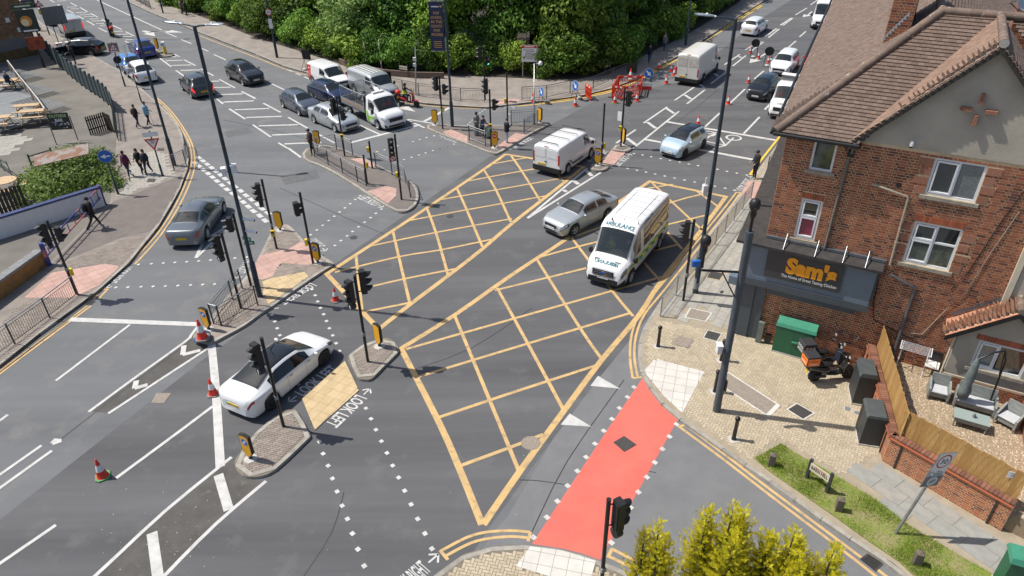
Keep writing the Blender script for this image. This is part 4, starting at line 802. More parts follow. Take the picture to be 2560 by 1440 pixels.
def vehicle(B,name,label,cat,pos,pm,front_plate='',rear_plate='',style='alloy',spokes=5,sidewin=((.0,.0),),lamps='lamp_clear',tail='lamp_red',roof=None,trim=False,grille='trim_black',bumper=False,rails=False,mirror=None,head=(.905,.983),hv=(3.75,5.0),tl=(.012,.07),tv=(4.1,5.5),doors=(),grille_z=(.50,.68),grille_w=.45,flip=False,rear=True,driver=None,group='vehicles on the road',rearwin=True,seats=True,sglass=None):
 t=empty(name,pos[0],pos[1],label,cat,group)
 T=B.stations();V=[0,.5,1,1.5,2,2.5,3,3.25,3.5,3.75,4,4.5,5,5.5,6,6.5,7,7.5,8];VV=[-v for v in V[:0:-1]]+V;nv=len(VV)
 vs=[B.S(a,v) for a in T for v in VV];fs=[];fr=[]
 for i in range(len(T)-1):
  tm=(T[i]+T[i+1])/2
  for j in range(nv-1):
   vm=(VV[j]+VV[j+1])/2;av=abs(vm);hole=False
   if av<2.75 and(in_zone(B.ws,tm,vm) or(rearwin and in_zone(B.rw,tm,vm))):hole=True
   if 3.2<av<3.8 and any(a+.004<tm<b-.004 for a,b in sidewin):hole=True
   if hole and B.hole:continue
   (fr if roof and av<2.75 and(B.rw[1] if B.rw else .2)<=tm<=B.ws[0] else fs).append((i*nv+j,(i+1)*nv+j,(i+1)*nv+j+1,i*nv+j+1))
 mb=MB();mb.add(vs,fs,pm,True)
 mb.add(vs[:nv],[tuple(range(nv))],pm);mb.add(vs[-nv:],[tuple(range(nv))[::-1]],pm);mb.build('body',t)
 if fr:m=MB();m.add(vs,fr,roof,True);m.build('roof_panel',t)
 m=MB();m.box((B.wb/2,0,B.z0+.2),(B.L-.5,(B.W-.27)*2,.34),'interior');m.build('underbody',t)
 m=MB();B.patch(m,B.ws[0],B.ws[1],-2.95,2.95,GL,.004,10,14);m.build('windscreen',t)
 if B.rw and rearwin:m=MB();B.patch(m,B.rw[0],B.rw[1],-2.85,2.85,GL,.004,8,14);m.build('rear_window',t)
 for a,b in sidewin:
  if b<=a:continue
  for sg in(-1,1):m=MB();B.patch(m,a,b,3.1*sg,3.93*sg,sglass or GL,.004,8,3);m.build('side_window',t)
 zb=lerp_pts(B.belt,.5)
 m=MB();m.box((B.wb/2-.1,0,(zb+.4)/2),(B.wb*.95,(B.W-.16)*2,zb-.42),'interior');m.build('interior_tub',t)
 if seats:
  xs=(B.ws[0]*B.L-B.ro)-.55;top=min(zb+.36,lerp_pts(B.top,B.ws[0])-.12)
  for sg in(-1,1):
   m=MB();m.box((xs,sg*B.W*.42,(zb+top)/2-.06),(.14,.44,top-zb+.15),'seat_grey');m.tube([(xs,sg*B.W*.42-.1,top+.02),(xs,sg*B.W*.42+.1,top+.02)],.06,'seat_grey',8);m.build('seat',t)
  m=MB();m.tube([(xs+.5,-B.W*.42+.17*cos(a),zb+.06+.17*sin(a)) for a in[k*pi/6 for k in range(13)]],.014,'trim_black',6);m.build('steering_wheel',t)
  for sg,c in(driver or()):
   m=MB();y=sg*B.W*.42;m.lathe([(.0,-.3),(.19,-.25),(.2,.0),(.17,.12),(.07,.17),(.06,.22)],(xs+.16,y,zb+.1),c,12);m.lathe([(.05,.0),(.1,.07),(.1,.16),(.06,.23),(0,.25)],(xs+.17,y,zb+.3),mat('skin',(.42,.26,.19),.6),12);m.tube([(xs+.18,y-.17,zb+.15),(xs+.38,y-.2,zb-.02),(xs+.5,y-.1,zb+.1)],.05,c,8);m.tube([(xs+.18,y+.17,zb+.15),(xs+.38,y+.2,zb-.02),(xs+.5,y+.1,zb+.1)],.05,c,8);m.build('seated_figure',t)
 for sg in(-1,1):
  m=MB();B.patch(m,head[0]-.008,min(1,head[1]+.004),(hv[0]-.12)*sg,(hv[1]+.12)*sg,MATS['lamp_dark'],.006,6,4);hl=m.build('headlight',t)
  m=MB();B.patch(m,head[0]+.012,head[1],(hv[0]+.1)*sg,(hv[1]-.1)*sg,MATS[lamps],.010,5,3);m.build('lamp_lens',hl)
  if rear:m=MB();B.patch(m,tl[0],tl[1],tv[0]*sg,tv[1]*sg,MATS[tail],.008,5,4);m.build('tail_light',t)
 xf,xr=B.wb+B.fo,-B.ro
 m=MB();gz0,gz1=grille_z;zc=(gz0+gz1)/2
 def front_slab(mb,y0,y1,za,zz,mt,d=.012):
  n=8;P=[]
  for i in range(n+1):
   y=y0+(y1-y0)*i/n;tt=1.0
   while tt>.93 and B.f(B.plan,tt)*B.W*.985<abs(y):tt-=.004
   P.append((tt*B.L-B.ro+d,y))
  mb.add([(x,y,za) for x,y in P]+[(x,y,zz) for x,y in P],[(i,i+1,n+2+i,n+1+i) for i in range(n)],mt,True)
 if grille:front_slab(m,-grille_w*2*.5,grille_w,gz0,gz1,MATS[grille]);m.build('grille',t)
 m=MB();front_slab(m,-B.W*.62,B.W*.62,B.z0+.07,B.z0+.19,MATS['trim_black']);m.build('lower_intake',t)
 m=MB();q=Plate(m,(xf+.03,0,max(.42,gz0-.06)),0);q.slab(rectp(.52,.115),MATS['plate_white'],.02)
 if front_plate:q.text(front_plate,0,0,.46,.075,'trim_black')
 m.build('number_plate',t)
 if rear:
  m=MB();q=Plate(m,(xr-.012,0,B.plate_z if hasattr(B,'plate_z') else .62),pi);q.slab(rectp(.52,.115),MATS['plate_yellow'],.02)
  if rear_plate:q.text(rear_plate,0,0,.46,.075,'trim_black')
  m.build('number_plate',t)
 tm=B.ws[1]-.045;
 for sg in(-1,1):
  P=B.S(tm,3.9*sg);m=MB();c=P+Vector((0,sg*.13,.03));sz=mirror or(.1,.2,.13);m.lathe([(0,-.5),(.3,-.45),(.5,-.1),(.46,.35),(.3,.5),(0,.5)],(0,0,0),pm if not mirror else MATS['trim_black'],10,'X');m.v=[(c.x+v[0]*sz[0],c.y+v[1]*sz[1],c.z+v[2]*sz[2]) for v in m.v];m.tube([P,c],.025,'trim_black',6);m.build('wing_mirror',t)
 for a in doors:
  for sg in(-1,1):m=MB();B.patch(m,a-.0011,a+.0011,4.1*sg,7.2*sg,MATS['trim_black'],.002,1,8);m.build('door_seam',t)
  for sg in(-1,1):m=MB();B.patch(m,a+.02,a+.055,4.55*sg,4.75*sg,MATS['trim_black'] if style=='dark_alloy' else pm,.022,2,1);m.build('door_handle',t)
 if trim:
  for sg in(-1,1):m=MB();B.patch(m,.03,.97,7.0*sg,7.98*sg,MATS['trim_black'],.006,40,3);m.build('sill_trim',t)
 if bumper:
  for a,b,nm in((.93,1,'front_bumper'),(0,.045,'rear_bumper')):
   m=MB()
   for sg in(-1,1):B.patch(m,a,b,6.3*sg,7.98*sg,MATS['trim_black'],.008,8,3)
   x=xf+.008 if a>.5 else xr-.008;pl_=B.f(B.plan,1 if a>.5 else 0)*B.W;m.quad(*[(x,y,z) for y,z in((-pl_,B.z0+.05),(pl_,B.z0+.05),(pl_,B.z0+.33),(-pl_,B.z0+.33))],'trim_black');m.build(nm,t)
 if rails:
  for sg in(-1,1):m=MB();m.tube([B.S(a,2.8*sg,.035 if .26<a<.6 else .0) for a in[.22+.42*i/12 for i in range(13)]],.018,'chrome',6);m.build('roof_rail',t)
 for x in(0,B.wb):
  for sg in(-1,1):wheel(t,x,sg*(B.W-B.tw/2-.015),B.r,B.tw,style,spokes,random.uniform(0,2))
 return t
def carshape(L,W,H,wb,fo,r=.32,cowl=.74,wst=.60,rwt=.22,rwb=.035,hood=.92,nose=.72,deck=.98,tail=.92,belt=.92,wroof=.64,z0=.19,blunt=0.0):
 b=[(0,.5),(.02,tail-.1),(.06,belt+.03),(.3,belt+.03),(cowl,belt-.01),(.9,nose+.06),(.965,nose-.07),(.99,nose-.17),(1,.42)]
 tp=[(0,tail-.22),(.010,tail-.06),(.022,tail),(max(rwb,.032),deck),(rwt,H-.035),((rwt+wst)/2,H),(wst,H-.05),(cowl,hood+.07),((cowl+.96)/2,hood-.015),(.955,nose+.05),(.983,nose-.08),(1,.50+blunt)]
 return Body(L=L,W=W,H=H,wb=wb,fo=fo,r=r,top=tp,belt=b,z0=z0,wt=[(0,.84),(.03,.82),(rwt,wroof),(wst,wroof+.02),(cowl,.80),(.92,.80),(1,.82)],plan=[(0,.60),(.008,.74),(.02,.84),(.05,.92),(.10,.962),(.2,.99),(.5,1),(.82,.985),(.90,.955),(.95,.895),(.98,.80),(1,.60)],ws=(wst+.008,cowl-.006),rw=(max(rwb,.032)+.012,rwt-.01))
def vanshape(L,W,H,wb,fo,r=.35,cowl=.86,wst=.76,hood=1.28,belt=1.18,nose=1.02,wroof=.87,z0=.24,roofdrop=.04,slope=.0):
 return Body(L=L,W=W,H=H,wb=wb,fo=fo,r=r,z0=z0,sm=.01,crown=1.1,top=[(0,H-.16),(.008,H-.07),(.03,H-.03),(.3,H),(wst-.08,H-.01),(wst-.02,H-roofdrop-.02),(wst,H-.09-roofdrop),(cowl,hood),((cowl+1)/2+.02,hood-.12),(.982,nose),(.995,nose-.12),(1,.62)],belt=[(0,belt),(.7,belt),(cowl,belt-.05),(.95,nose-.02),(.985,nose-.16),(1,.52)],wt=[(0,wroof),(wst,wroof-.02),(cowl,.80),(1,.80)],plan=[(0,.935),(.01,.965),(.05,.99),(.5,1),(.84,.99),(.92,.945),(.97,.87),(.99,.80),(1,.70)],ws=(wst+.006,cowl-.004),rw=None)
SW4=lambda a,b,c,g=.009:((a,b-g),(b+g,c))
cap=lambda B:-B.ro
tesla=carshape(4.69,.925,1.44,2.875,.84,.335,cowl=.765,wst=.60,rwt=.335,rwb=.13,hood=.90,nose=.70,deck=1.09,tail=1.0,belt=.90,wroof=.62)
tv=vehicle(tesla,'saloon_car','white electric saloon with a black glass roof by the foreground island','car',contacts(tesla,(816,909),(683,1024),-1),PW,rear_plate='BD22 YUB',style='dark_alloy',spokes=10,sidewin=((.24,.66),),sglass=MATS['dark_glass'],lamps='lamp_dark',roof=MATS['dark_glass'],grille=None,doors=(.395,.60),tl=(.008,.055),tv=(3.98,4.75),head=(.90,.972),hv=(3.55,4.5))
m=MB();q=Plate(m,(-tesla.ro-.013,.29,.62),pi);q.slab(rectp(.05,.115),mat('plate_green',(.02,.45,.1),.5),.012);m.build('plate_band',tv)
bmw=carshape(4.9,.93,1.46,2.97,.83,.335,cowl=.70,wst=.575,rwt=.335,rwb=.175,hood=.95,nose=.74,deck=1.10,tail=1.02,belt=.93,wroof=.60)
tv=vehicle(bmw,'saloon_car','metallic grey saloon turning at the left corner','car',contacts(bmw,(560,538),(525,592),-1),PG,rear_plate='LJ17 KBH',spokes=10,sidewin=((.23,.40),(.418,.63)),doors=(.395,.58),tail='lamp_red',tl=(.008,.05),tv=(4.05,5.1))
m=MB();m.lathe([(.03,0),(.015,.1),(0,.11)],tesla.S(.345,0),'trim_black',8);m.v=[(v[0]-.45,v[1],v[2]+.02) for v in m.v];m.build('aerial_fin',tv)
skoda=carshape(4.57,.885,1.46,2.58,.93,.32,cowl=.71,wst=.575,rwt=.29,rwb=.10,hood=.94,nose=.76,deck=1.08,tail=1.02,belt=.93,wroof=.62)
vehicle(skoda,'hatchback_car','silver family hatchback entering the yellow box beside the ambulance','car',contacts(skoda,(1437,588),(1517,549),1),PS,front_plate='KJ12 MHO',spokes=5,sidewin=((.24,.40),(.418,.63)),doors=(.395,.58),grille_w=.42,grille_z=(.56,.72),head=(.90,.985),hv=(3.7,4.9))
fiat=carshape(3.63,.845,1.53,2.32,.72,.31,cowl=.77,wst=.575,rwt=.13,rwb=.04,hood=1.02,nose=.78,deck=1.02,tail=.95,belt=.98,wroof=.63,blunt=.02)
vehicle(fiat,'city_car','pale blue city car with a black roof panel at the stop line','car',contacts(fiat,(1712,396),(1757,371),1),PLB,front_plate='LJ72 HBK',style='dark_alloy',spokes=9,sidewin=((.14,.30),(.32,.62)),roof=MATS['dark_glass'],grille=None,doors=(.31,),lamps='lamp_clear',head=(.90,.965),hv=(3.6,4.6))
amb=vanshape(5.98,1.03,2.62,3.75,1.0,.35,cowl=.865,wst=.735,roofdrop=.14,hood=1.32)
SWA=((.02,.235),(.245,.46),(.47,.60),(.665,.79))
ta=vehicle(amb,'ambulance','white ambulance minibus with yellow and green chequers on the yellow box','ambulance',contacts(amb,(1575,709),(1646,621),1),PW,front_plate='EA73 JPX',style='alloy',spokes=10,sidewin=SWA,sglass=MATS['dark_glass'],doors=(.655,),lamps='lamp_dark',head=(.925,.98),hv=(3.9,5.2),grille_z=(.66,.98),grille_w=.52,bumper=True,mirror=(.12,.24,.34),tl=(.0,.012),tv=(3.9,5.6),driver=[(-1,mat('hi_vis_jacket',(.62,.8,.03),.7,var=.3,vscale=8)),(1,MATS['trim_black'])])
yel=mat('livery_yellow',(.70,.80,.02),.4);grn=mat('livery_green',(.01,.27,.11),.4);ltr=mat('livery_letter',(.02,.16,.20),.5)
for sg in(-1,1):
 for r_ in range(2):
  for k in range(13):
   a=.03+k*.067;va,vb=(4.55,5.05) if r_==0 else(5.05,5.6)
   m=MB();amb.patch(m,a,a+.067,va*sg,vb*sg,yel if(k+r_)%2 else grn,.007,3,2);m.build('livery_block',ta)
 m=MB();amb.patch(m,.06,.9,6.6*sg,7.9*sg,MATS['trim_black'],.006,30,3);m.build('sill_trim',ta)
 m=MB();amb.text(m,'AMBULANCE',*((.60,.40) if sg>0 else(.40,.60)),3.1*sg,2.72*sg,ltr);m.build('side_lettering',ta)
m=MB();amb.text(m,'AMBULANCE',-1.95,1.95,.731,.697,ltr,.022,'v');m.build('roof_lettering',ta)
m=MB();amb.text(m,'AMBULANCE',1.8,-1.8,.960,.930,ltr,.022,'v');m.build('bonnet_lettering',ta)
m=MB();amb.patch(m,.915,.925,-1.9,-.9,MATS['trim_black'],.006,2,3);m.build('bonnet_vent',ta);m=MB();amb.patch(m,.915,.925,.9,1.9,MATS['trim_black'],.006,2,3);m.build('bonnet_vent',ta)
for k in range(3):m=MB();m.box((4.78,0,.73+.1*k),(.03,.98-.06*k,.025),'chrome');m.build('grille_bar',ta)
m=MB();m.lathe([(.10,0),(.1,.012),(0,.0121)],(0,0,0),'sign_blue',16,'X',smooth=False);m.v=[(v[0]+4.79,v[1]*1.2,v[2]*.55+.86) for v in m.v];m.build('badge',ta)
for a in(.1,.2,.3,.4,.5,.6):
 m=MB();amb.patch(m,a,a+.004,-2.2,2.2,mat('seam_grey',(.5,.51,.52),.5),.012,1,10);m.build('roof_rib',ta)
for y in(-.55,.5):m=MB();m.tube([(2.3-.05,y,2.6),(1.5,y,2.615),(-.5,y,2.615)],.012,MATS['seam_grey'],5);m.build('roof_seam',ta)
m=MB();m.lathe([(.05,0),(.03,.06),(.0,.12)],(2.9,-.45,2.58),'black_plastic',8);m.build('aerial',ta)
for y in(-.35,.35):m=MB();m.lathe([(.02,0),(.008,.1),(0,.2)],(2.7,y+.4,2.56),'black_plastic',6);m.build('aerial',ta)
def rear_doors(t,B,pm,tl=True,plate='',win=False,lit=False,dirty=None,plate_z=.62,tall=(1.0,1.55)):
 x=-B.ro;P=lambda y,z,w,h,mt,nm,d=.01,th=.02:(lambda m:(Plate(m,(x-d,y,z),pi).slab(rectp(w,h),mat(mt) if isinstance(mt,str) else mt,th),m.build(nm,t)))(MB())
 P(0,B.H/2+.15,.014,B.H-.75,'trim_black','door_seam',.003,.004)
 if win:P(0,B.H*.73,B.W*1.5,B.H*.25,'dark_glass','rear_window')
 else:
  for sg in(-1,1):P(sg*B.W*.44,B.H*.74,B.W*.72,B.H*.26,pm if dirty is None else dirty,'pressed_panel',.012,.012)
 for sg in(-1,1):P(sg*(B.W*.935-.05),(tall[0]+tall[1])/2,.11,tall[1]-tall[0],'lamp_red_lit' if lit else 'lamp_red','tail_light',.012,.03)
 P(0,.52,B.W*1.86,.24,'trim_black','rear_bumper',.05,.06);P(.03,.95,.16,.05,'trim_black','door_handle',.02,.02)
 m=MB();q=Plate(m,(x-.02,B.W*.32,plate_z+.14),pi);q.slab(rectp(.52,.115),MATS['plate_yellow'],.02)
 if plate:q.text(plate,0,0,.46,.075,'trim_black')
 m.build('number_plate',t);m=MB();m.box((x+.05,0,B.H-.09),(.08,.3,.04),'lamp_red_lit' if lit else 'lamp_red');m.build('brake_light',t)
def van(B,name,label,F,R,side,pm,**k):
 o=dict(sidewin=((.655,.785),),doors=(.64,),bumper=True,mirror=(.12,.22,.28),rear=False,grille_z=(.62,.86),grille_w=.5,head=(.925,.982),hv=(3.8,5.1),style='alloy',spokes=10,group='vehicles on the road');rd=k.pop('rd',{});o.update(k);t=vehicle(B,name,label,'van',contacts(B,F,R,side),pm,**o);rear_doors(t,B,pm,**rd);return t
cus=vanshape(4.97,.99,1.98,2.93,1.0,.33,cowl=.83,wst=.71,hood=1.22,belt=1.12,nose=.98)
tc=van(cus,'panel_van','white panel van with black roof bars crossing the junction',(1475,396),(1421,433),-1,PW,sidewin=((.60,.745),),doors=(.585,),rd=dict(plate='BX15 UNE',tall=(.85,1.5)))
for xx in(.3,1.3,2.2):
 m=MB();m.tube([(xx,-.8,2.0),(xx,-.78,2.08),(xx,.78,2.08),(xx,.8,2.0)],.018,'trim_black',6);m.build('roof_bar',tc)
m=MB();m.tube([(-.7,-.6,1.95),(-.72,-.6,2.05),(-.72,.6,2.05),(-.7,.6,1.95)],.025,'trim_black',6);m.build('roof_bar',tc)
for sg in(-1,1):m=MB();cus.patch(m,.22,.56,6.2*sg,6.6*sg,MATS['trim_black'],.012,8,1);m.build('rubbing_strip',tc)
cra=vanshape(5.99,1.02,2.59,3.64,1.0,.35,cowl=.87,wst=.775,roofdrop=.05,hood=1.34,belt=1.2)
dirt=mat('road_dirt',(.42,.39,.34),.8,var=1,col2=(.56,.54,.5),vscale=3)
tc=van(cra,'panel_van','dirty white high-roof van driving away past the roadworks',(1790,181),(1755,209),-1,PDW,sidewin=((.69,.80),),doors=(.675,),style='dark_alloy',rd=dict(plate='HK66 LYS',dirty=dirt,tall=(.85,1.45)))
for sg in(-1,1):m=MB();cra.patch(m,.03,.9,6.4*sg,7.9*sg,MATS['trim_black'],.008,30,3);m.build('sill_trim',tc)
spr=vanshape(5.93,1.0,2.65,3.67,1.0,.35,cowl=.87,wst=.77,roofdrop=.08,hood=1.34)
van(spr,'panel_van','white high-roof van seen from the front behind the tiled roof',(2064,88),(2095,42),1,PW,lamps='lamp_clear',grille_w=.45)
viv=vanshape(5.0,.97,1.97,3.1,.95,.33,cowl=.83,wst=.70,hood=1.2,belt=1.1,nose=.96)
par=vanshape(4.4,.92,1.84,2.79,.9,.32,cowl=.78,wst=.62,hood=1.12,belt=1.05,nose=.92)
lane=(G(941,322)-G(880,293)).normalized();lnorm=Vector((lane.y,-lane.x,0))
def pxy(v):
 d=v-Vector((0,0,CAM_H));w=d.dot(_fw);return(1280+CAM_F*d.dot(_rt)/w,720-CAM_F*d.dot(_up)/w)
q0=G(784,211);q1=q0+lane*2.79
tp=van(par,'delivery_van','small white van with a red rear panel in the left arm queue',pxy(q1),pxy(q0),-1,PW,sidewin=((.47,.66),),doors=(.455,))
for sg in(-1,1):
 m=MB();par.patch(m,.002,.14,2.8*sg,7.3*sg,MATS['paint_red'],.006,6,10);m.build('red_panel',tp)
 for k in range(5):m=MB();par.patch(m,.05-.004*(k%2),.105,(3.5+k*.6)*sg,(3.62+k*.6)*sg,MATS['sign_white'],.009,3,1);m.build('panel_lettering',tp)
 m=MB();par.patch(m,.3,.7,6.6*sg,7.2*sg,MATS['trim_black'],.012,10,1);m.build('rubbing_strip',tp)
q0=G(880,293)-lnorm*3.15-lane*4.9;tp=van(viv,'panel_van','silver van waiting behind the caged truck',pxy(q0+lane*3.1),pxy(q0),-1,PS,sidewin=((.56,.72),),doors=(.545,))
for k in range(6):m=MB();viv.patch(m,.06,.62,-2.1+k*.8,-1.85+k*.8,MATS['sign_white'],.01,8,1);m.build('roof_rib',tp)
tou=vanshape(4.97,.99,1.98,2.93,1.0,.33,cowl=.83,wst=.71,hood=1.22,belt=1.12,nose=.98)
van(tou,'people_carrier','silver people carrier parked outside the public house',(146,76),(171,101),1,PS,sidewin=((.1,.3),(.32,.56),(.6,.745)),rd=dict(win=False,lit=True,plate='KR17 FZL',tall=(.85,1.5)))
H=lambda L=4.1,W=.88,Hh=1.46,wb=2.55,fo=.85,r=.31,**k:carshape(L,W,Hh,wb,fo,r,**k)
polo=H(4.05,.875,1.45,2.55,.80,cowl=.755,wst=.60,rwt=.17,rwb=.04,hood=.96,nose=.76)
vehicle(polo,'hatchback_car','grey hatchback in the queue beside the hatching','car',contacts(polo,(745,288),(713,272),-1),PGB,front_plate='LM21 ZXR',sidewin=((.16,.36),(.378,.64)),doors=(.36,.58),grille_w=.5,grille_z=(.55,.63))
focus=H(4.34,.92,1.49,2.64,.88,cowl=.74,wst=.58,rwt=.2,rwb=.05,hood=.98,nose=.78)
vehicle(focus,'hatchback_car','dark blue hatchback behind the silver saloon','car',contacts(focus,(822,262),(787,249),-1),PN,sidewin=((.17,.37),(.388,.63)),doors=(.37,.58))
ave=H(4.65,.88,1.48,2.7,.95,cowl=.72,wst=.575,rwt=.27,rwb=.09,hood=.95,nose=.76,deck=1.05,tail=1.0)
vehicle(ave,'saloon_car','silver saloon first in the queue behind the signal post','car',contacts(ave,(832,328),(793,311),-1),PS,front_plate='KU08 GXP',sidewin=((.22,.40),(.418,.63)),doors=(.395,.58),spokes=10)
suv=lambda**k:carshape(4.45,.92,1.63,2.68,.90,.35,cowl=.735,wst=.585,rwt=.17,rwb=.04,hood=1.07,nose=.86,deck=1.08,tail=1.0,belt=1.03,z0=.24,**k)
peu=suv();vehicle(peu,'suv_car','black family SUV approaching alone in the left arm','car',contacts(peu,(604,213),(579,201),-1),PB,front_plate='LB71 NWK',sidewin=((.14,.36),(.378,.63)),doors=(.36,.58),trim=True,grille_w=.55,grille_z=(.6,.86))
kia=suv();vehicle(kia,'suv_car','dark grey SUV with glowing brake lights and roof rails','car',contacts(kia,(457,226),(481,247),1),PDG,rear_plate='EK23 VZH',sidewin=((.14,.36),(.378,.63)),doors=(.36,.58),trim=True,rails=True,tail='lamp_red_lit')
gla=suv();vehicle(gla,'suv_car','white SUV behind the left corner lamp post','car',contacts(gla,(320,192),(342,213),1),PW,rear_plate='LT69 YKJ',sidewin=((.14,.36),(.378,.63)),doors=(.36,.58),trim=True)
b1s=H(4.32,.88,1.43,2.69,.78,cowl=.72,wst=.58,rwt=.19,rwb=.04);vehicle(b1s,'hatchback_car','bright blue hatchback ahead of the white SUV','car',contacts(b1s,(291,167),(313,185),1),PBL,rear_plate='LD18 ETV',sidewin=((.17,.37),(.388,.63)),doors=(.37,.58))
chr_=H(4.36,.90,1.55,2.64,.90,cowl=.73,wst=.58,rwt=.22,rwb=.05,hood=1.0,nose=.8,deck=1.08,tail=1.0,belt=1.0);vehicle(chr_,'hatchback_car','deep blue hatchback beside the small far islands','car',contacts(chr_,(325,131),(348,150),1),PDB,rear_plate='LC68 HFU',sidewin=((.17,.37),(.388,.63)),doors=(.37,.58))
leaf=H(4.45,.885,1.55,2.7,.90,cowl=.74,wst=.60,rwt=.2,rwb=.05,hood=1.0,nose=.82,belt=1.0,tail=1.0,deck=1.05);vehicle(leaf,'hatchback_car','black hatchback turning into the car park','car',contacts(leaf,(166,142),(226,141),1),PB,rear_plate='LK17 OZG',sidewin=((.17,.37),(.388,.63)),doors=(.37,.58))
gp=H(4.2,.88,1.48,2.6,.85);vehicle(gp,'hatchback_car','grey hatchback parked behind the blank temporary sign','car',contacts(gp,(108,52),(127,69),1),PG,sidewin=((.16,.36),(.378,.64)),doors=(.36,.58))
gq=H(4.3,.88,1.46,2.6,.85);vehicle(gq,'hatchback_car','dark grey car driving away at the top left edge','car',contacts(gq,(40,8),(57,24),1),PDG,rear_plate='LV14 ABU',sidewin=((.16,.36),(.378,.64)),doors=(.36,.58))
at=H(4.35,.90,1.58,2.67,.85,cowl=.76,wst=.61,rwt=.12,rwb=.04,hood=1.02,nose=.82,belt=1.0,tail=1.02,deck=1.1);vehicle(at,'hatchback_car','white compact people mover driving away up the right arm','car',contacts(at,(1914,77),(1895,90),-1),PW,rear_plate='YK16 LNE',sidewin=((.12,.36),(.378,.66)),doors=(.36,.6),roof=None)
mic=H(3.82,.83,1.52,2.45,.72,cowl=.77,wst=.60,rwt=.13,rwb=.04,hood=1.02,nose=.82,belt=.98,tail=.98,deck=1.04);vehicle(mic,'hatchback_car','black small hatchback facing the junction in the right arm','car',contacts(mic,(1918,252),(1941,232),1),PB,front_plate='HV59 DXL',sidewin=((.14,.36),(.378,.65)),doors=(.36,.6))
mb_=H(4.36,.895,1.60,2.78,.80,cowl=.78,wst=.63,rwt=.12,rwb=.04,hood=1.04,nose=.82,belt=1.0,tail=1.0,deck=1.06);vehicle(mb_,'hatchback_car','white tall hatchback with a dark sunroof beside the black signs','car',contacts(mb_,(1973,190),(1993,168),1),PW,front_plate='LR61 TKC',sidewin=((.12,.36),(.378,.66)),doors=(.36,.6),grille_w=.5)
rd_=H(4.0,.87,1.5,2.5,.8);vehicle(rd_,'hatchback_car','red car mostly hidden by the tiled roof','car',contacts(rd_,(2052,182),(2068,158),1),PR,sidewin=((.16,.36),(.378,.64)),doors=(.36,.58))
fa=H(4.2,.88,1.5,2.6,.85);vehicle(fa,'hatchback_car','black car at the top edge, left one of two','car',contacts(fa,(1940,-18),(1925,-6),-1),PB,sidewin=((.16,.36),(.378,.64)),doors=(.36,.58));fb=H(4.2,.88,1.5,2.6,.85);vehicle(fb,'hatchback_car','dark car at the top edge, right one of two','car',contacts(fb,(2008,-2),(2025,-20),1),PDG,sidewin=((.16,.36),(.378,.64)),doors=(.36,.58))
def truck(B,label,F,R,side,bed_len,caged,extra=None):
 pos=contacts(B,F,R,side);C=Body(**{k:v for k,v in B.__dict__.items() if k not in('_c','ro')});cut=.60;t=vehicle_cab(C,label,pos,cut)
 x1=cut*B.L-B.ro-.12;x0=x1-bed_len;W=1.02
 m=MB();m.box(((x0+x1)/2,-.38,.62),(bed_len,.09,.2),'trim_black');m.box(((x0+x1)/2,.38,.62),(bed_len,.09,.2),'trim_black');m.build('chassis',t)
 m=MB();m.box(((x0+x1)/2,0,.84),(bed_len,2*W,.08),'trim_black');m.build('bed_floor',t)
 al=mat('aluminium',(.52,.54,.56),.4,.6,var=.25,vscale=5)
 for sg in(-1,1):
  m=MB();m.box(((x0+x1)/2,sg*W,1.1),(bed_len,.035,.46),al);o=m.build('dropside',t)
  m=MB();m.box(((x0+x1)/2,sg*(W+.02),1.16),(bed_len*.96,.006,.04),'lamp_amber');m.build('reflective_stripe',o)
 m=MB();m.box((x0,0,1.1),(.035,2*W,.46),al);m.build('tailboard',t);m=MB();m.box((x1,0,1.45),(.05,2*W,1.2),al if not caged else 'trim_black');m.build('headboard',t)
 if caged:
  zt=2.15
  for sg in(-1,1):
   for i in range(4):x=x0+(x1-x0)*i/3;m=MB();m.tube([(x,sg*W,1.3),(x,sg*W,zt)],.025,al,6);m.build('cage_post',t)
   m=MB();m.tube([(x0,sg*W,zt),(x1,sg*W,zt)],.025,al,6);m.build('cage_rail',t)
   m=MB()
   for i in range(1,16):x=x0+(x1-x0)*i/16;m.tube([(x,sg*W,1.33),(x,sg*W,zt)],.003,al,4,False)
   for i in range(1,6):z=1.33+(zt-1.33)*i/6;m.tube([(x0,sg*W,z),(x1,sg*W,z)],.003,al,4,False)
   tag(m.build('cage_mesh',t),kind='stuff')
  for x in(x0,x1):m=MB();m.tube([(x,-W,zt),(x,W,zt)],.025,al,6);m.build('cage_rail',t)
  for i in range(5):m=MB();m.lathe([(0,0),(.24,.05),(.28,.3),(.16,.5),(0,.55)],(x0+.5+i*.5,random.uniform(-.5,.5),.88),mat('refuse_sack',(.02,.022,.024),.5,bump=.6,bscale=12) if i%2 else 'seat_grey',9);m.build('refuse_sack',t)
 for sg in(-1,1):wheel(t,0,sg*.9,.35,.22,'alloy',8,0)
 return t
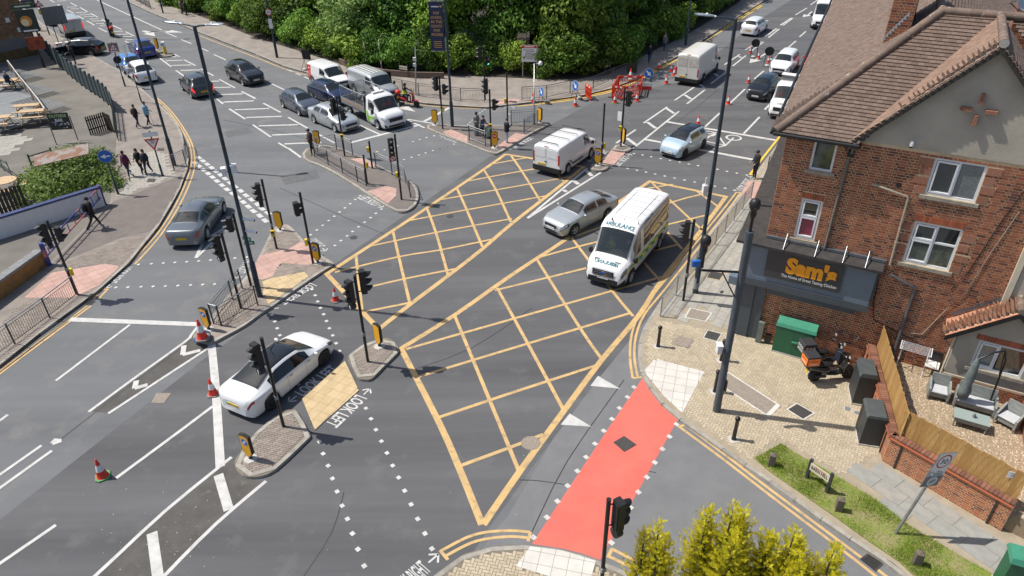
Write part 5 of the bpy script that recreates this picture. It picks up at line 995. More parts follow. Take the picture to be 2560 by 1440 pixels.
def vehicle_cab(B,label,pos,cut):
 for nm in('top','belt','wt','plan'):
  P=getattr(B,nm);v=lerp_pts(P,cut);setattr(B,nm,[(0,lerp_pts(P,cut)),(cut,v)]+[p for p in P if p[0]>cut])
 t=empty('tipper_truck',pos[0],pos[1],label,'truck','vehicles on the road');T=[x for x in B.stations() if x>=cut];V=[0,.5,1,1.5,2,2.5,3,3.25,3.5,3.75,4,4.5,5,5.5,6,6.5,7,7.5,8];VV=[-v for v in V[:0:-1]]+V;nv=len(VV);vs=[B.S(a,v) for a in T for v in VV];fs=[]
 win=(cut+.055,B.ws[0]+.03)
 for i in range(len(T)-1):
  tm=(T[i]+T[i+1])/2
  for j in range(nv-1):
   av=abs((VV[j]+VV[j+1])/2)
   if av<2.75 and in_zone(B.ws,tm,0) or 3.2<av<3.8 and win[0]+.004<tm<win[1]-.004:continue
   fs.append((i*nv+j,(i+1)*nv+j,(i+1)*nv+j+1,i*nv+j+1))
 m=MB();m.add(vs,fs,PW,True);m.add(vs[:nv],[tuple(range(nv))],PW);m.add(vs[-nv:],[tuple(range(nv))[::-1]],PW);m.build('body',t)
 m=MB();B.patch(m,B.ws[0],B.ws[1],-2.95,2.95,GL,.004,10,14);m.build('windscreen',t)
 for sg in(-1,1):
  m=MB();B.patch(m,win[0],win[1],3.1*sg,3.93*sg,GL,.004,6,3);m.build('side_window',t)
  m=MB();B.patch(m,.925,.982,3.8*sg,5.1*sg,MATS['lamp_clear'],.008,6,4);m.build('headlight',t)
  P=B.S(win[1]+.02,3.9*sg);m=MB();m.box(P+Vector((.02,sg*.2,.12)),(.1,.18,.32),'trim_black');m.tube([P,P+Vector((0,sg*.15,.05))],.02,'trim_black',6);m.build('wing_mirror',t)
  m=MB();B.patch(m,.97,.998,6.0*sg,7.9*sg,MATS['trim_black'],.008,6,3);m.build('bumper_corner',t);wheel(t,B.wb,sg*(B.W-.12),B.r,.21,'alloy',8,0)
 xf=B.wb+B.fo;m=MB();m.box((xf-.02,0,.78),(.05,1.1,.26),'trim_black');m.build('grille',t);m=MB();m.box((xf-.02,0,.38),(.06,1.35,.14),'trim_black');m.build('lower_bumper',t)
 m=MB();Plate(m,(xf+.02,0,.52),0).slab(rectp(.52,.115),MATS['plate_white'],.02);m.build('number_plate',t)
 m=MB();xs=B.ws[0]*B.L-B.ro-.5;m.box((xs+.6,0,.8),(1.9,1.7,.6),'interior');m.build('interior_tub',t)
 for y in(-.5,0,.5):m=MB();m.box((xs,y,1.35),(.15,.42,.7),'seat_grey');m.build('seat',t)
 for y in(-.5,.1,.55):m=MB();o=mat('hi_vis_orange',(.85,.12,.02),.7,var=.3,vscale=10);m.lathe([(0,-.3),(.2,-.2),(.21,.05),(.1,.18),(.06,.22)],(xs+.25,y,1.4),o,12);m.lathe([(.05,0),(.1,.08),(.09,.18),(0,.24)],(xs+.27,y,1.6),mat('skin'),10);m.build('seated_figure',t)
 return t
max_=vanshape(5.9,1.03,2.2,3.85,.98,.35,cowl=.865,wst=.745,hood=1.3,belt=1.15,nose=1.0)
tt=truck(max_,'white tipper truck with a mesh cage at the stop line',(941,322),(880,293),-1,3.3,True)
m=MB();m.box((2.7,.0,2.26),(.22,.9,.09),'sign_white');m.build('beacon_bar',tt)
lime=mat('livery_lime',(.25,.62,.04),.4)
for sg in(-1,1):
 m=MB();max_.patch(m,.62,.66,4.2*sg,7.4*sg,lime,.008,4,6,.02);m.build('livery_swoosh',tt);m=MB();max_.patch(m,.665,.80,5.6*sg,6.1*sg,lime,.008,8,2);m.build('livery_lettering',tt)
ive=vanshape(6.0,1.0,2.28,3.75,.98,.35,cowl=.87,wst=.76,hood=1.32,belt=1.15,nose=1.0)
ti=truck(ive,'white dropside truck facing the junction beside the tiled roof',(1990,295),(2016,262),1,3.2,False)
m=MB();ive.text(m,'IVECO',-1.0,1.0,.972,.955,MATS['trim_black'],.01,'v');m.build('bonnet_lettering',ti)
m=MB();m.box((2.3,0,2.5),(.5,1.5,.3),'seat_grey');m.box((2.3,0,2.66),(.6,1.6,.04),'sign_white');m.build('roof_rack',ti)
# the brick shop, its garden and boundary
BA=radians(-29.5);BO=G(1890,843,PZ);BS=Vector((cos(BA),sin(BA),0));BT=Vector((-sin(BA),cos(BA),0));BF=(BT*.9977-BS*.068)
def L(s,t,z):return Vector((BO.x,BO.y,0))+BS*s+BT*t+Vector((0,0,z))
BRK=((0,(.08,.034,.03)),(.1,(.17,.055,.034)),(.35,(.25,.082,.043)),(.7,(.31,.105,.052)),(.92,(.37,.135,.065)),(1,(.14,.055,.04)))
mat('brick_dark',(.2,.07,.04),.85,island=BRK,bump=.4,bscale=70);mat('mortar',(.62,.49,.31),.95,var=1,col2=(.48,.37,.23),vscale=3,bump=.3,bscale=120)
mat('brick_bright',(.36,.12,.06),.85,island=((0,(.16,.07,.055)),(.2,(.28,.10,.055)),(.55,(.38,.135,.065)),(.85,(.46,.17,.075)),(1,(.24,.09,.06))),bump=.4,bscale=70)
mat('brick_rough',(.36,.17,.105),.9,var=1,col2=(.28,.125,.08),vscale=20,bump=.6,bscale=50,island=.1);mat('brick_soldier',(.33,.09,.04),.85,island=.25)
mat('render_beige',(.42,.385,.315),.92,var=1,col2=(.34,.31,.255),vscale=1.1,bump=.3,bscale=50,detail=8);mat('render_gable',(.46,.42,.345),.92,var=1,col2=(.36,.33,.275),vscale=.8,bump=.4,bscale=30,detail=8)
mat('upvc',(.74,.76,.78),.35,var=.06,vscale=4);mat('sill_stone',(.38,.34,.26),.9,var=1,col2=(.25,.225,.18),vscale=6,bump=.3,bscale=40)
mat('window_glass',(.018,.024,.026),.03,spec=1.0,coat=1.0);mat('window_net',(.10,.12,.125),.15,spec=.8,coat=1.0,var=1,col2=(.16,.18,.18),vscale=14);mat('window_green',(.03,.045,.03),.05,spec=.9,coat=1,var=1,col2=(.08,.1,.07),vscale=2.5);mat('window_red',(.22,.02,.05),.2,coat=1)  # the green mottled pane has its reflection put into the colour
mat('shop_grey',(.062,.08,.098),.5,var=.15,vscale=2);mat('shop_blue',(.13,.175,.225),.45,var=.12,vscale=2);mat('shop_board',(.04,.045,.052),.45,var=.1,vscale=2);mat('shop_orange',(.84,.34,.008),.4);mat('lead',(.15,.165,.185),.6,.2,var=.4,vscale=5);mat('felt_roof',(.055,.05,.048),.95,var=.4,vscale=3,bump=.4,bscale=60)
TIL=((0,(.125,.088,.07)),(.3,(.15,.105,.083)),(.65,(.17,.12,.096)),(1,(.19,.135,.108)))
mat('roof_tile',(.2,.12,.08),.92,island=TIL,bump=.5,bscale=40,wear=(.47,.43,.33),wscale=7,wthr=(.66,.72));mat('roof_tile_orange',(.42,.20,.12),.92,island=((0,(.30,.14,.085)),(.5,(.42,.205,.125)),(1,(.50,.26,.16))),bump=.5,bscale=40,wear=(.62,.40,.03),wscale=4,wthr=(.70,.74))
mat('ridge_tile',(.205,.145,.112),.92,var=1,col2=(.155,.115,.095),vscale=3,bump=.5,bscale=30,wear=(.50,.46,.36),wscale=5,wthr=(.6,.68),island=.15);mat('roof_under',(.03,.026,.024),.95)
mat('gravel',(.50,.40,.28),.95,island=((0,(.30,.22,.15)),(.3,(.50,.40,.28)),(.6,(.60,.50,.37)),(.85,(.42,.29,.19)),(1,(.68,.60,.48))));mat('gravel_bed',(.36,.28,.19),.95,var=1,col2=(.24,.18,.12),vscale=30,bump=.6,bscale=60)
mat('fence_board',(.44,.26,.085),.8,var=1,col2=(.32,.175,.055),vscale=3,stretch=(0,8,8),island=((0,(.34,.19,.06)),(.5,(.46,.27,.09)),(1,(.56,.36,.14))),bump=.3,bscale=50)
mat('cabinet_green',(.012,.115,.055),.5,var=.15,vscale=3);mat('cabinet_green_top',(.055,.26,.165),.5,var=.15,vscale=4);mat('cabinet_grey',(.035,.042,.045),.55,var=.25,vscale=3);mat('cabinet_lid',(.075,.088,.09),.6,var=.25,vscale=4)
mat('rattan',(.30,.32,.30),.8,var=1,col2=(.20,.215,.20),vscale=14,stretch=(0,.3,1),bump=.7,bscale=60);mat('cushion',(.50,.51,.53),.85,var=.1,vscale=6);mat('parasol_cloth',(.16,.19,.185),.85,var=1,col2=(.10,.125,.12),vscale=5)
def wall_sheet(mb,F,u0,u1,z0,z1,holes,mt,depth=.1):
 U=sorted({u0,u1,*[h[0] for h in holes],*[h[1] for h in holes]});Zs=sorted({z0,z1,*[h[2] for h in holes],*[h[3] for h in holes]})
 for a,b in zip(U,U[1:]):
  for c,d in zip(Zs,Zs[1:]):
   if not any(h[0]-1e-6<=a and b<=h[1]+1e-6 and h[2]-1e-6<=c and d<=h[3]+1e-6 for h in holes):mb.quad(F(a,0,c),F(b,0,c),F(b,0,d),F(a,0,d),mt)
 for a,b,c,d in holes:
  P=[(a,c),(b,c),(b,d),(a,d)]
  for(x,y),(p,q) in zip(P,P[1:]+P[:1]):mb.quad(F(x,0,y),F(p,0,q),F(p,depth,q),F(x,depth,y),mt)
def bricks(parent,F,ang,u0,u1,z0,z1,holes,mt,n_obj,course=.092,bl=.27,proud=.005,gap=.019,bond='flemish',key=None):
 rows=[];hd=bl/2;mt=mat(mt)
 for r in range(int((z1-z0)/course)):
  z=z0+r*course;u=u0-(bl*.75 if r%2 else 0) if bond=='flemish' else u0-(hd if r%2 else 0);k=0
  while u<u1:
   w=(bl if(k+r)%2==0 else hd) if bond=='flemish' else bl
   a,b=max(u,u0),min(u+w,u1);u+=w;k+=1
   if b-a<.05:continue
   if any(a<h[1]-.01 and b>h[0]+.01 and z<h[3]-.03 and z+course>h[2]+.03 for h in holes):
    for h in holes:
     if a<h[0]<b and z<h[3]-.03 and z+course>h[2]+.03:b=h[0]
     elif a<h[1]<b and z<h[3]-.03 and z+course>h[2]+.03:a=h[1]
    if b-a<.05 or any(a<h[1]-.01 and b>h[0]+.01 and z<h[3]-.03 and z+course>h[2]+.03 for h in holes):continue
   rows.append((a,b,z))
 key=key or(lambda p:(p-Vector((0,0,CAM_H))).length)
 rows.sort(key=lambda q:key(F((q[0]+q[1])/2,0,q[2]))+random.uniform(0,.01));M={};rest=MB();h=course-gap
 for i,(a,b,z) in enumerate(rows):
  w=b-a-gap
  if i<n_obj:
   kk=round(w,3)
   if kk not in M:
    m=MB();x=w/2;vs=[(-x,0,0),(x,0,0),(x,0,h),(-x,0,h),(-x,-proud,0),(x,-proud,0),(x,-proud,h),(-x,-proud,h)];m.add(vs,[(4,5,6,7),(0,1,5,4),(1,2,6,5),(2,3,7,6),(3,0,4,7)],mt);M[kk]=m.mesh('brick')
   c=F((a+b)/2,0,z+gap/2);link('brick',M[kk],parent,c,ang)
  else:
   d=-proud+random.uniform(-.002,.002);q=[(a+gap/2,z+gap/2),(b-gap/2,z+gap/2),(b-gap/2,z+gap/2+h),(a+gap/2,z+gap/2+h)]
   rest.add([F(x,0,y) for x,y in q]+[F(x,d,y) for x,y in q],[(4,5,6,7),(0,1,5,4),(1,2,6,5),(2,3,7,6),(3,0,4,7)],mt)
 if rest.v:tag(rest.build('brick_field',parent),kind='stuff')
def window(parent,F,u0,u1,z0,z1,cols,rows,panes,d=.07,fr=.07,sill=True,opener=()):
 m=MB();B=lambda a,b,c,e,d0,d1,mt:m.add([F(x,dd,y) for dd in(d0,d1) for x,y in((a,c),(b,c),(b,e),(a,e))],[(0,1,2,3),(4,7,6,5),(0,4,5,1),(1,5,6,2),(2,6,7,3),(3,7,4,0)],mt)
 B(u0,u1,z0,z0+fr,d-.03,d+.05,'upvc');B(u0,u1,z1-fr,z1,d-.03,d+.05,'upvc');B(u0,u0+fr,z0+fr,z1-fr,d-.03,d+.05,'upvc');B(u1-fr,u1,z0+fr,z1-fr,d-.03,d+.05,'upvc')
 xs=[u0+fr]+[u0+(u1-u0)*c for c in cols]+[u1-fr];zs=[z0+fr]+[z0+(z1-z0)*r for r in rows]+[z1-fr]
 for x in xs[1:-1]:B(x-fr/2,x+fr/2,z0+fr,z1-fr,d-.028,d+.05,'upvc')
 for y in zs[1:-1]:B(u0+fr,u1-fr,y-fr/2,y+fr/2,d-.026,d+.05,'upvc')
 w=m.build('window',parent);k=0
 for j in range(len(zs)-1):
  for i in range(len(xs)-1):
   g=MB();g.quad(F(xs[i],d+.012,zs[j]),F(xs[i+1],d+.012,zs[j]),F(xs[i+1],d+.012,zs[j+1]),F(xs[i],d+.012,zs[j+1]),mat(panes[k%len(panes)]));g.build('pane',w);
   if k in opener:
    m=MB();a,b,c,e=xs[i]+.02,xs[i+1]-.02,zs[j]+.02,zs[j+1]-.02;f2=.055
    for q in((a,b,c,c+f2),(a,b,e-f2,e),(a,a+f2,c+f2,e-f2),(b-f2,b,c+f2,e-f2)):B(*q,d-.05,d+.01,'upvc')
    m.build('opening_light',w)
   k+=1
 if sill:m=MB();B(u0-.12,u1+.12,z0-.13,z0-.005,-.07,d+.02,'sill_stone');m.build('sill',w)
 return w
def tiles(parent,O,U,V,poly,mt,n_obj,gauge=.15,tw=.2,thick=.046,name='roof_tile',mbase='roof_under'):
 U,V=U.normalized(),V.normalized();N=U.cross(V).normalized();N=N if N.z>0 else-N;mt=mat(mt)
 m=MB();m.add([O+U*u+V*v-N*.012 for u,v in poly],[tuple(range(len(poly)))],mbase);m.build('roof_boarding',parent)
 u0,u1=min(p[0] for p in poly),max(p[0] for p in poly);v0,v1=min(p[1] for p in poly),max(p[1] for p in poly);cells=[]
 for r in range(int((v1-v0)/gauge)+1):
  for c in range(int((u1-u0)/tw)+2):
   u=u0+(c+(.5 if r%2 else 0))*tw;v=v0+r*gauge
   if inside((u,v+gauge/2),poly):cells.append((u,v))
 cells.sort(key=lambda q:(O+U*q[0]+V*q[1]-Vector((0,0,CAM_H))).length);rest=MB();g=.003;cu=[(u0+u1)/2]
 def geo(f):
  x,y=tw/2-g,gauge*1.25;l,r_=max(-x,u0-cu[0]),min(x,u1-cu[0]);vs=[f(l,0,thick),f(r_,0,thick),f(r_,y,.006),f(l,y,.006),f(l,0,.004),f(r_,0,.004),f(r_,y,-.006),f(l,y,-.006)]
  return vs,[(0,1,2,3),(4,5,1,0),(5,6,2,1),(7,4,0,3)]
 M=Matrix((U,V,N)).transposed();q=M.to_euler();um=None
 for i,(u,v) in enumerate(cells):
  cu[0]=u
  if i<n_obj and u0+tw/2<u<u1-tw/2:
   if um is None:a=MB();a.add(*geo(lambda x,y,z:Vector((x,y,z))),mt);um=a.mesh(name)
   o=link(name,um,parent,O+U*u+V*v+N*random.uniform(0,.004));o.rotation_euler=q
  else:j=random.uniform(-.002,.005);rest.add(*geo(lambda x,y,z:O+U*(u+x)+V*(v+y)+N*(z+j)),mt)
 if rest.v:tag(rest.build(name+'_field',parent),kind='stuff')
def ridge(parent,a,b,r=.13,seg=.42,mt='ridge_tile',name='ridge_tile'):
 a,b=Vector(a),Vector(b);d=b-a;n=max(1,round(d.length/seg))
 for k in range(n):
  p,q=a+d*(k/n),a+d*((k+1.04)/n);m=MB();m.tube([p,p.lerp(q,.5),q],[r*1.03,r,r*.97],mat(mt),12,True);m.build(name,parent)
def pipe(parent,pts,r,mt,name='downpipe'):
 m=MB();m.tube(pts,r,mat(mt),8);return m.build(name,parent)
shop=empty('corner_shop',(0,0,0),0,'brick corner shop with a tiled roof and dark grey shopfront','shop building')
FW=lambda u,d,z:L(u,d,z)
RZ,EZ=12.3,8.85
HOLES=[(4.21,5.67,7.42,8.70),(4.21,5.64,4.85,6.44),(.55,1.27,4.90,6.49),(.55,1.29,7.60,8.72)]
m=MB();wall_sheet(m,FW,-.38,7.45,.0,EZ+.1,HOLES,'mortar',.12)
FL=lambda u,d,z:L(-.38,0,0)+BF*u+BS*d+Vector((0,0,z))
wall_sheet(m,lambda u,d,z:FL(u,d,z),0,26,0,EZ,[],'mortar');m.build('wall_core',shop)
QU=[]
for(a,b,c,d) in HOLES[:2]:
 for k in range(4):
  zz=c+.02+k*(d-c)/4
  QU+=[(a-.32-.1*(k%2),a-.02,zz,zz+.25),(b+.02,b+.32+.1*(k%2),zz,zz+.25)]
SOL=[(HOLES[1][0]-.05,HOLES[1][1]+.05,6.46,6.68),(HOLES[2][0]-.02,HOLES[2][1]+.02,6.51,6.73)]
bricks(shop,FW,BA,-.38,7.42,.14,EZ,HOLES+QU+SOL+[(-.9,3.6,2.6,4.75)],'brick_dark',300)
bricks(shop,FL,atan2(BF.y,BF.x),0,20,4.7,EZ,[],'brick_dark',0)
for a,b,c,d in QU:m=MB();m.add([FW(x,e,y) for e in(0,-.016) for x,y in((a,c),(b,c),(b,d),(a,d))],[(4,5,6,7),(0,1,5,4),(1,2,6,5),(2,3,7,6),(3,0,4,7)],mat('brick_rough'));m.build('quoin_block',shop)
for a,b,c,d in SOL:
 n=round((b-a)/.085)
 for k in range(n):x0=a+(b-a)*k/n;x1=x0+(b-a)/n-.012;m=MB();m.add([FW(x,e,y) for e in(0,-.014) for x,y in((x0,c),(x1,c),(x1,d),(x0,d))],[(4,5,6,7),(0,1,5,4),(1,2,6,5),(2,3,7,6),(3,0,4,7)],mat('brick_soldier'));m.build('brick',shop)
window(shop,FW,*HOLES[0],(.5,),(),('window_glass','window_net'),opener=(0,));window(shop,FW,*HOLES[1],(.5,),(.58,),('window_green','window_green','window_glass','window_glass'),opener=(0,2));window(shop,FW,*HOLES[2],(),(.56,),('window_red','window_glass'),opener=(0,1));window(shop,FW,*HOLES[3],(),(),('window_green',),opener=())
AP=(4.95,12.32);GB=(1.7,8.2)
m=MB();g=lambda s,z,t=-.02:L(s,t,z)
m.add([g(1.75,EZ+.04),g(8.2,EZ+.04),g(AP[0],AP[1]-.08)],[(0,1,2)],'render_gable');m.add([g(1.75,EZ+.04),g(8.2,EZ+.04),L(8.2,0,EZ+.04),L(1.75,0,EZ+.04)],[(0,3,2,1)],'render_gable');m.build('gable_render',shop)
m=MB();wall_sheet(m,lambda u,d,z:L(u,d-.10,z),7.45,11,.5,EZ+.04,[],'render_beige');m.add([L(7.45,-.1,.5),L(7.45,0,.5),L(7.45,0,EZ),L(7.45,-.1,EZ)],[(0,1,2,3)],'render_beige');m.build('rendered_bay',shop)
m=MB();m.box(L(7.47,-.07,6.3),(.17,.16,5.2),mat('cream_trim',(.62,.56,.43),.7,var=.15,vscale=4),BA);m.build('corner_board',shop)
for s,z,v in((4.9,10.72,1),(4.9,10.08,1),(4.58,10.38,0),(5.24,10.38,0)):
 for k in range(3):m=MB();o=(k-1)*.035;m.box(L(s+(o if v else 0),-.10,z+(0 if v else o)),(.03 if v else .32,.16,.32 if v else .03),mat('brick_rough'),BA);m.build('tile_ornament',shop)
m=MB();m.lathe([(.07,0),(.07,.1),(.05,.16),(0,.18)],L(3.43,-.12,9.0),'sign_white',12);m.lathe([(.05,-.06),(.05,0)],L(3.43,-.12,9.0),'lens_dark',12);m.build('dome_camera',shop)
m=MB();m.disc(L(3.42,-.015,7.58),.09,-BT,'roof_under',16);m.build('vent_hole',shop)
sl=lambda a,b:(Vector(b)-Vector(a)).normalized()
HE=L(3.24,4.05,RZ);HT=L(-.73,-.32,EZ);rise=(RZ-EZ)
VA=sl(L(0,-.32,EZ),L(0,4.05,RZ));LA=(L(0,4.05,RZ)-L(0,-.32,EZ)).length
tiles(shop,L(-.73,-.32,EZ),BS,VA,[(0,0),(2.62,0),(5.68,LA*.985),(3.97,LA)],'roof_tile',220)
VB=sl(L(-.73,6,EZ),L(3.24,6,RZ));VBx=sl(L(-.73,0,EZ)+BF*6,HE+BF*2);VB=(VBx-BF*VBx.dot(BF)).normalized();LB=(HE-HT-BF*(HE-HT).dot(BF)).length;ub=(HE-HT).dot(BF)
tiles(shop,HT,BF,VB,[(0,0),(34,0),(34,LB),(ub,LB)],'roof_tile',60)
GS=L(AP[0],-.3,AP[1]+.05);GL0=L(1.62,-.3,EZ+.02);VC=sl(GL0,GS);LC=(GS-GL0).length
tiles(shop,GL0,BT,VC,[(0,0),(.7,0),(4.35,LC),(0,LC)],'roof_tile_orange' if False else mat('roof_tile_warm',(.23,.145,.105),.92,island=((0,(.19,.12,.085)),(1,(.27,.175,.13))),bump=.5,bscale=40,wear=(.47,.42,.33),wscale=9,wthr=(.68,.74)),60,thick=.02)
GR0=L(8.28,-.3,EZ+.02);VD=sl(GR0,GS);tiles(shop,GR0,BT,VD,[(0,0),(.7,0),(4.35,LC),(0,LC)],'roof_tile',0)
tiles(shop,L(5.0,4.2,RZ)+BS*0-VA*LA,BS,VA,[(3.6,0),(9,0),(9,LA*.97),(.35,LA*.97)],'roof_tile',0)
VE=sl(L(8.0,8,9.0),L(3.3,8,RZ-.02));tiles(shop,L(8.0,4.3,9.0),BT,VE,[(0,0),(26,0),(26,5.7),(0,5.7)],'roof_tile',0)
ridge(shop,HT+Vector((0,0,.02)),HE+Vector((0,0,.04)),.15,.45,name='hip_tile');ridge(shop,HE+Vector((0,0,.04)),L(12,4.15,RZ+.04),.14);ridge(shop,HE+Vector((0,0,.04)),HE+BF*26,.14);ridge(shop,L(AP[0],-.34,AP[1]+.08),L(AP[0],4.0,RZ+.06),.13)
m=MB();m.disc(L(AP[0],-.345,AP[1]+.08),.125,-BT,mat('mortar_grey',(.42,.41,.37),.95,var=.2,vscale=9),14);m.build('ridge_end',shop)
for a,b in((GL0,GS),(GR0,GS)):
 d=(b-a);m=MB();N=Vector((0,0,1));u=d.normalized();w=BT
 m.add([p+w*x+N*y for p in(a-u*.1,b) for x,y in((-.03,-.05),(.05,-.05),(.05,-.24),(-.03,-.24))],[(0,1,5,4),(1,2,6,5),(2,3,7,6),(3,0,4,7),(3,2,1,0),(4,5,6,7)],mat('barge_dark',(.05,.042,.036),.7,var=.4,vscale=5));m.build('barge_board',shop)
 m=MB();n=26
 for k in range(n):p=a+d*(k/n);m.box(p+w*.0-Vector((0,0,.03)),(.10,.12,.03),'roof_tile',BA)
 tag(m.build('verge_undercloak',shop),kind='stuff')
for k in range(3):ridge(shop,L(1.95-.12*k,-.33,EZ+.12-.10*k),L(1.62-.12*k+.28,-.35,EZ+.03-.10*k),.05,.5,name='bonnet_tile')
pipe(shop,[L(-.78,-.40,EZ-.04),L(1.95,-.40,EZ-.04)],.06,'black_plastic','gutter');m=MB();a=L(-.85,-.35,EZ-.05);pipe(shop,[a,a+BF*30],.06,'black_plastic','gutter')
m=MB();m.box(L(.6,-.16,EZ-.10),(2.8,.32,.10),'black_plastic',BA);m.build('soffit',shop);m=MB();c=L(-.55,0,EZ-.1)+BF*13;m.box(c,(26,.36,.10),'black_plastic',atan2(BF.y,BF.x));m.build('soffit',shop)
def chimney(c,sx,sy,z0,z1,ang):
 m=MB();m.box((c.x,c.y,(z0+z1)/2),(sx,sy,z1-z0),'mortar',ang);o=m.build('chimney',shop);R=Matrix.Rotation(ang,3,'Z')
 for ax,w,off in((0,sx,sy/2),(1,sx,sy/2),(2,sy,sx/2),(3,sy,sx/2)):
  aa=ang+{0:0,1:pi,2:pi/2,3:-pi/2}[ax];d=Vector((cos(aa),sin(aa),0));n=Vector((sin(aa),-cos(aa),0));O=Vector((c.x,c.y,0))+n*off-d*w/2
  bricks(o,lambda u,dd,z:O+d*u-n*dd+Vector((0,0,z)),aa,0,w,z0,z1,[],'brick_dark',0)
 return o
ch=chimney(L(2.05,5.0,0),.75,1.9,10.6,14.6,BA);chimney(L(6.4,7.6,0),1.6,.9,10.5,14.2,BA)
for k in range(9):m=MB();q=L(1.62+k*.07,3.98-.02,11.2+k*.105+.05);m.add([q,q+BS*.12,q+BS*.07+Vector((0,0,.16))],[(0,1,2)],mat('flashing',(.42,.46,.52),.5,.3));m.build('flashing_step',ch)
dc=L(5.55,5.0,12.75);m=MB();N=Vector((.1,-1,.25)).normalized();U=N.cross(Vector((0,0,1))).normalized();V2=U.cross(N);vs=[]
for i in range(6):
 for k in range(20):r=.36*i/5;vs.append(dc+U*(r*cos(k*pi/10))+V2*(r*1.08*sin(k*pi/10))+N*(.09*(i/5)**2))
m.add(vs,[(i*20+k,i*20+(k+1)%20,(i+1)*20+(k+1)%20,(i+1)*20+k) for i in range(5) for k in range(20)],mat('dish_grey',(.55,.59,.62),.5,var=.25,vscale=4,wear=(.4,.28,.16),wscale=3,wthr=(.66,.74)),True);o=m.build('satellite_dish',shop);pipe(o,[dc+U*.05-N*.02,dc+U*.45-V2*.1-N*.1,L(5.9,5.4,12.0)],.025,'grey_steel','dish_bracket')
def bx(s0,s1,t0,t1,za,zb,mt,name):m=MB();m.box(L((s0+s1)/2,(t0+t1)/2,(za+zb)/2),(s1-s0,t1-t0,zb-za),mt,BA);return m.build(name,shop)
bx(-.88,3.58,-.28,-.012,2.98,4.52,'shop_blue','fascia');sb=bx(-.17,2.53,-.345,-.283,3.22,4.44,'shop_board','sign_board');bx(-.9,3.62,-.33,-.014,2.68,2.975,'shop_grey','fascia_rail');bx(.05,3.2,-.12,-.016,2.35,2.675,'shop_grey','shutter_box');bx(3.585,3.66,-.28,-.012,3.0,4.5,'shop_board','fascia_end')
bx(-.88,-.38,-.16,.1,.12,2.675,'shop_grey','pilaster');bx(-.375,.02,-.10,-.016,.12,2.67,'shop_grey','pilaster');bx(-.9,-.4,.105,.35,.12,4.5,'shop_blue','return_pilaster')
m=MB();q=Plate(m,L(1.18,-.347,3.83),BA-pi/2);put_text(m,"Sam's",q.P(-.62,-.28,.02),q.U*1.78,q.V*.72,MATS['shop_orange'],.06)
v0=len(m.v);m.v=m.v;o=m.build('sign_lettering',sb);m=MB();q=Plate(m,L(1.18,-.347,3.83),BA-pi/2);put_text(m,'The Home of Great Tasting Chicken',q.P(-.72,-.50,.012),q.U*1.95,q.V*.17,MATS['sign_white'],.005);m.build('sign_strapline',sb)
m=MB();P=lambda s,t,z:L(s,t,z)
m.add([P(-1.35,-.52,4.56),P(3.72,-.52,4.56),P(3.72,-.02,4.70),P(-1.35,-.02,4.70),P(-1.35,-.52,4.46),P(3.72,-.52,4.46)],[(0,1,2,3),(4,5,1,0)],'felt_roof');m.add([P(-1.35,-.52,4.46),P(3.72,-.52,4.46),P(3.72,-.02,4.46),P(-1.35,-.02,4.46)],[(3,2,1,0)],'shop_board');m.add([P(3.72,-.52,4.46),P(3.72,-.02,4.46),P(3.72,-.02,4.7),P(3.72,-.52,4.56)],[(0,1,2,3)],'lead');m.build('canopy_roof',shop)
m=MB();a,b=L(-1.35,-.018,4.5),L(-.4,-.018,4.5);m.add([a,b,b+BF*15,a+BF*15]+[p+Vector((0,0,.12)) for p in(a,b,b+BF*15,a+BF*15)],[(3,2,1,0),(4,5,6,7),(0,4,7,3),(0,1,5,4),(2,3,7,6)],'felt_roof');m.build('front_canopy',shop)
m=MB();a,b=L(-1.0,.36,.12),L(-1.0,.36,4.48);m.quad(a,a+BF*14,b+BF*14,b,'shop_grey');m.build('shop_window_front',shop)
bx(-.36,3.75,-.10,-.013,4.705,4.80,'lead','lead_flashing')
for s in(.35,1.45,2.4,3.15):pipe(shop,[L(s,-.54,4.58),L(s,-.03,5.0)],.022,'grey_steel','canopy_stay')
bx(-1.42,-.92,-.34,-.0,2.5,2.85,'shop_blue','projecting_sign')
pipe(shop,[L(1.78,-.12,8.72),L(1.78,-.12,8.45),L(1.72,-.07,8.4),L(1.69,-.07,4.75)],.05,mat('pipe_grey',(.17,.165,.15),.7,var=.3,vscale=8));m=MB();m.box(L(1.75,-.08,8.42),(.2,.14,.2),'black_plastic',BA);m.build('rainwater_hopper',shop)
pipe(shop,[L(2.62,-.08,7.50),L(3.76,-.07,7.27),L(3.80,-.07,7.2),L(3.88,-.07,4.66)],.04,mat('pipe_pale',(.40,.36,.28),.7,var=.25,vscale=8));pipe(shop,[L(4.0,-.08,4.3),L(4.86,-.07,4.0),L(4.86,-.07,2.6),L(4.9,-.07,.85)],.05,'lead')
pipe(shop,[L(6.9,-.02,7.4),L(6.6,-.03,5.9),L(6.35,-.03,4.2),L(5.95,-.03,3.35),L(5.55,-.03,2.2),L(5.1,-.02,2.1)],.012,'sill_stone','cable');pipe(shop,[L(6.9,-.02,8.5),L(6.55,-.02,7.0),L(6.2,-.02,5.0),L(5.9,-.02,4.2)],.012,'black_plastic','cable');pipe(shop,[L(3.65,-.03,4.3),L(3.75,-.03,3.0),L(3.9,-.03,2.3),L(5.2,-.03,1.9),L(6.4,-.03,1.5)],.016,'black_plastic','cable');pipe(shop,[L(3.45,-.05,1.6),L(3.5,-.16,1.2),L(3.62,-.10,1.45)],.02,'grey_steel','bent_pipe')
ZG=.78;ax=empty('rear_annex',(0,0,0),0,'small rendered annex with an orange tiled gable and brick plinth','building');TA=-.85
FA=lambda u,d,z:L(u,TA+d,z)
AW=[(7.12,8.62,1.92,3.02)]
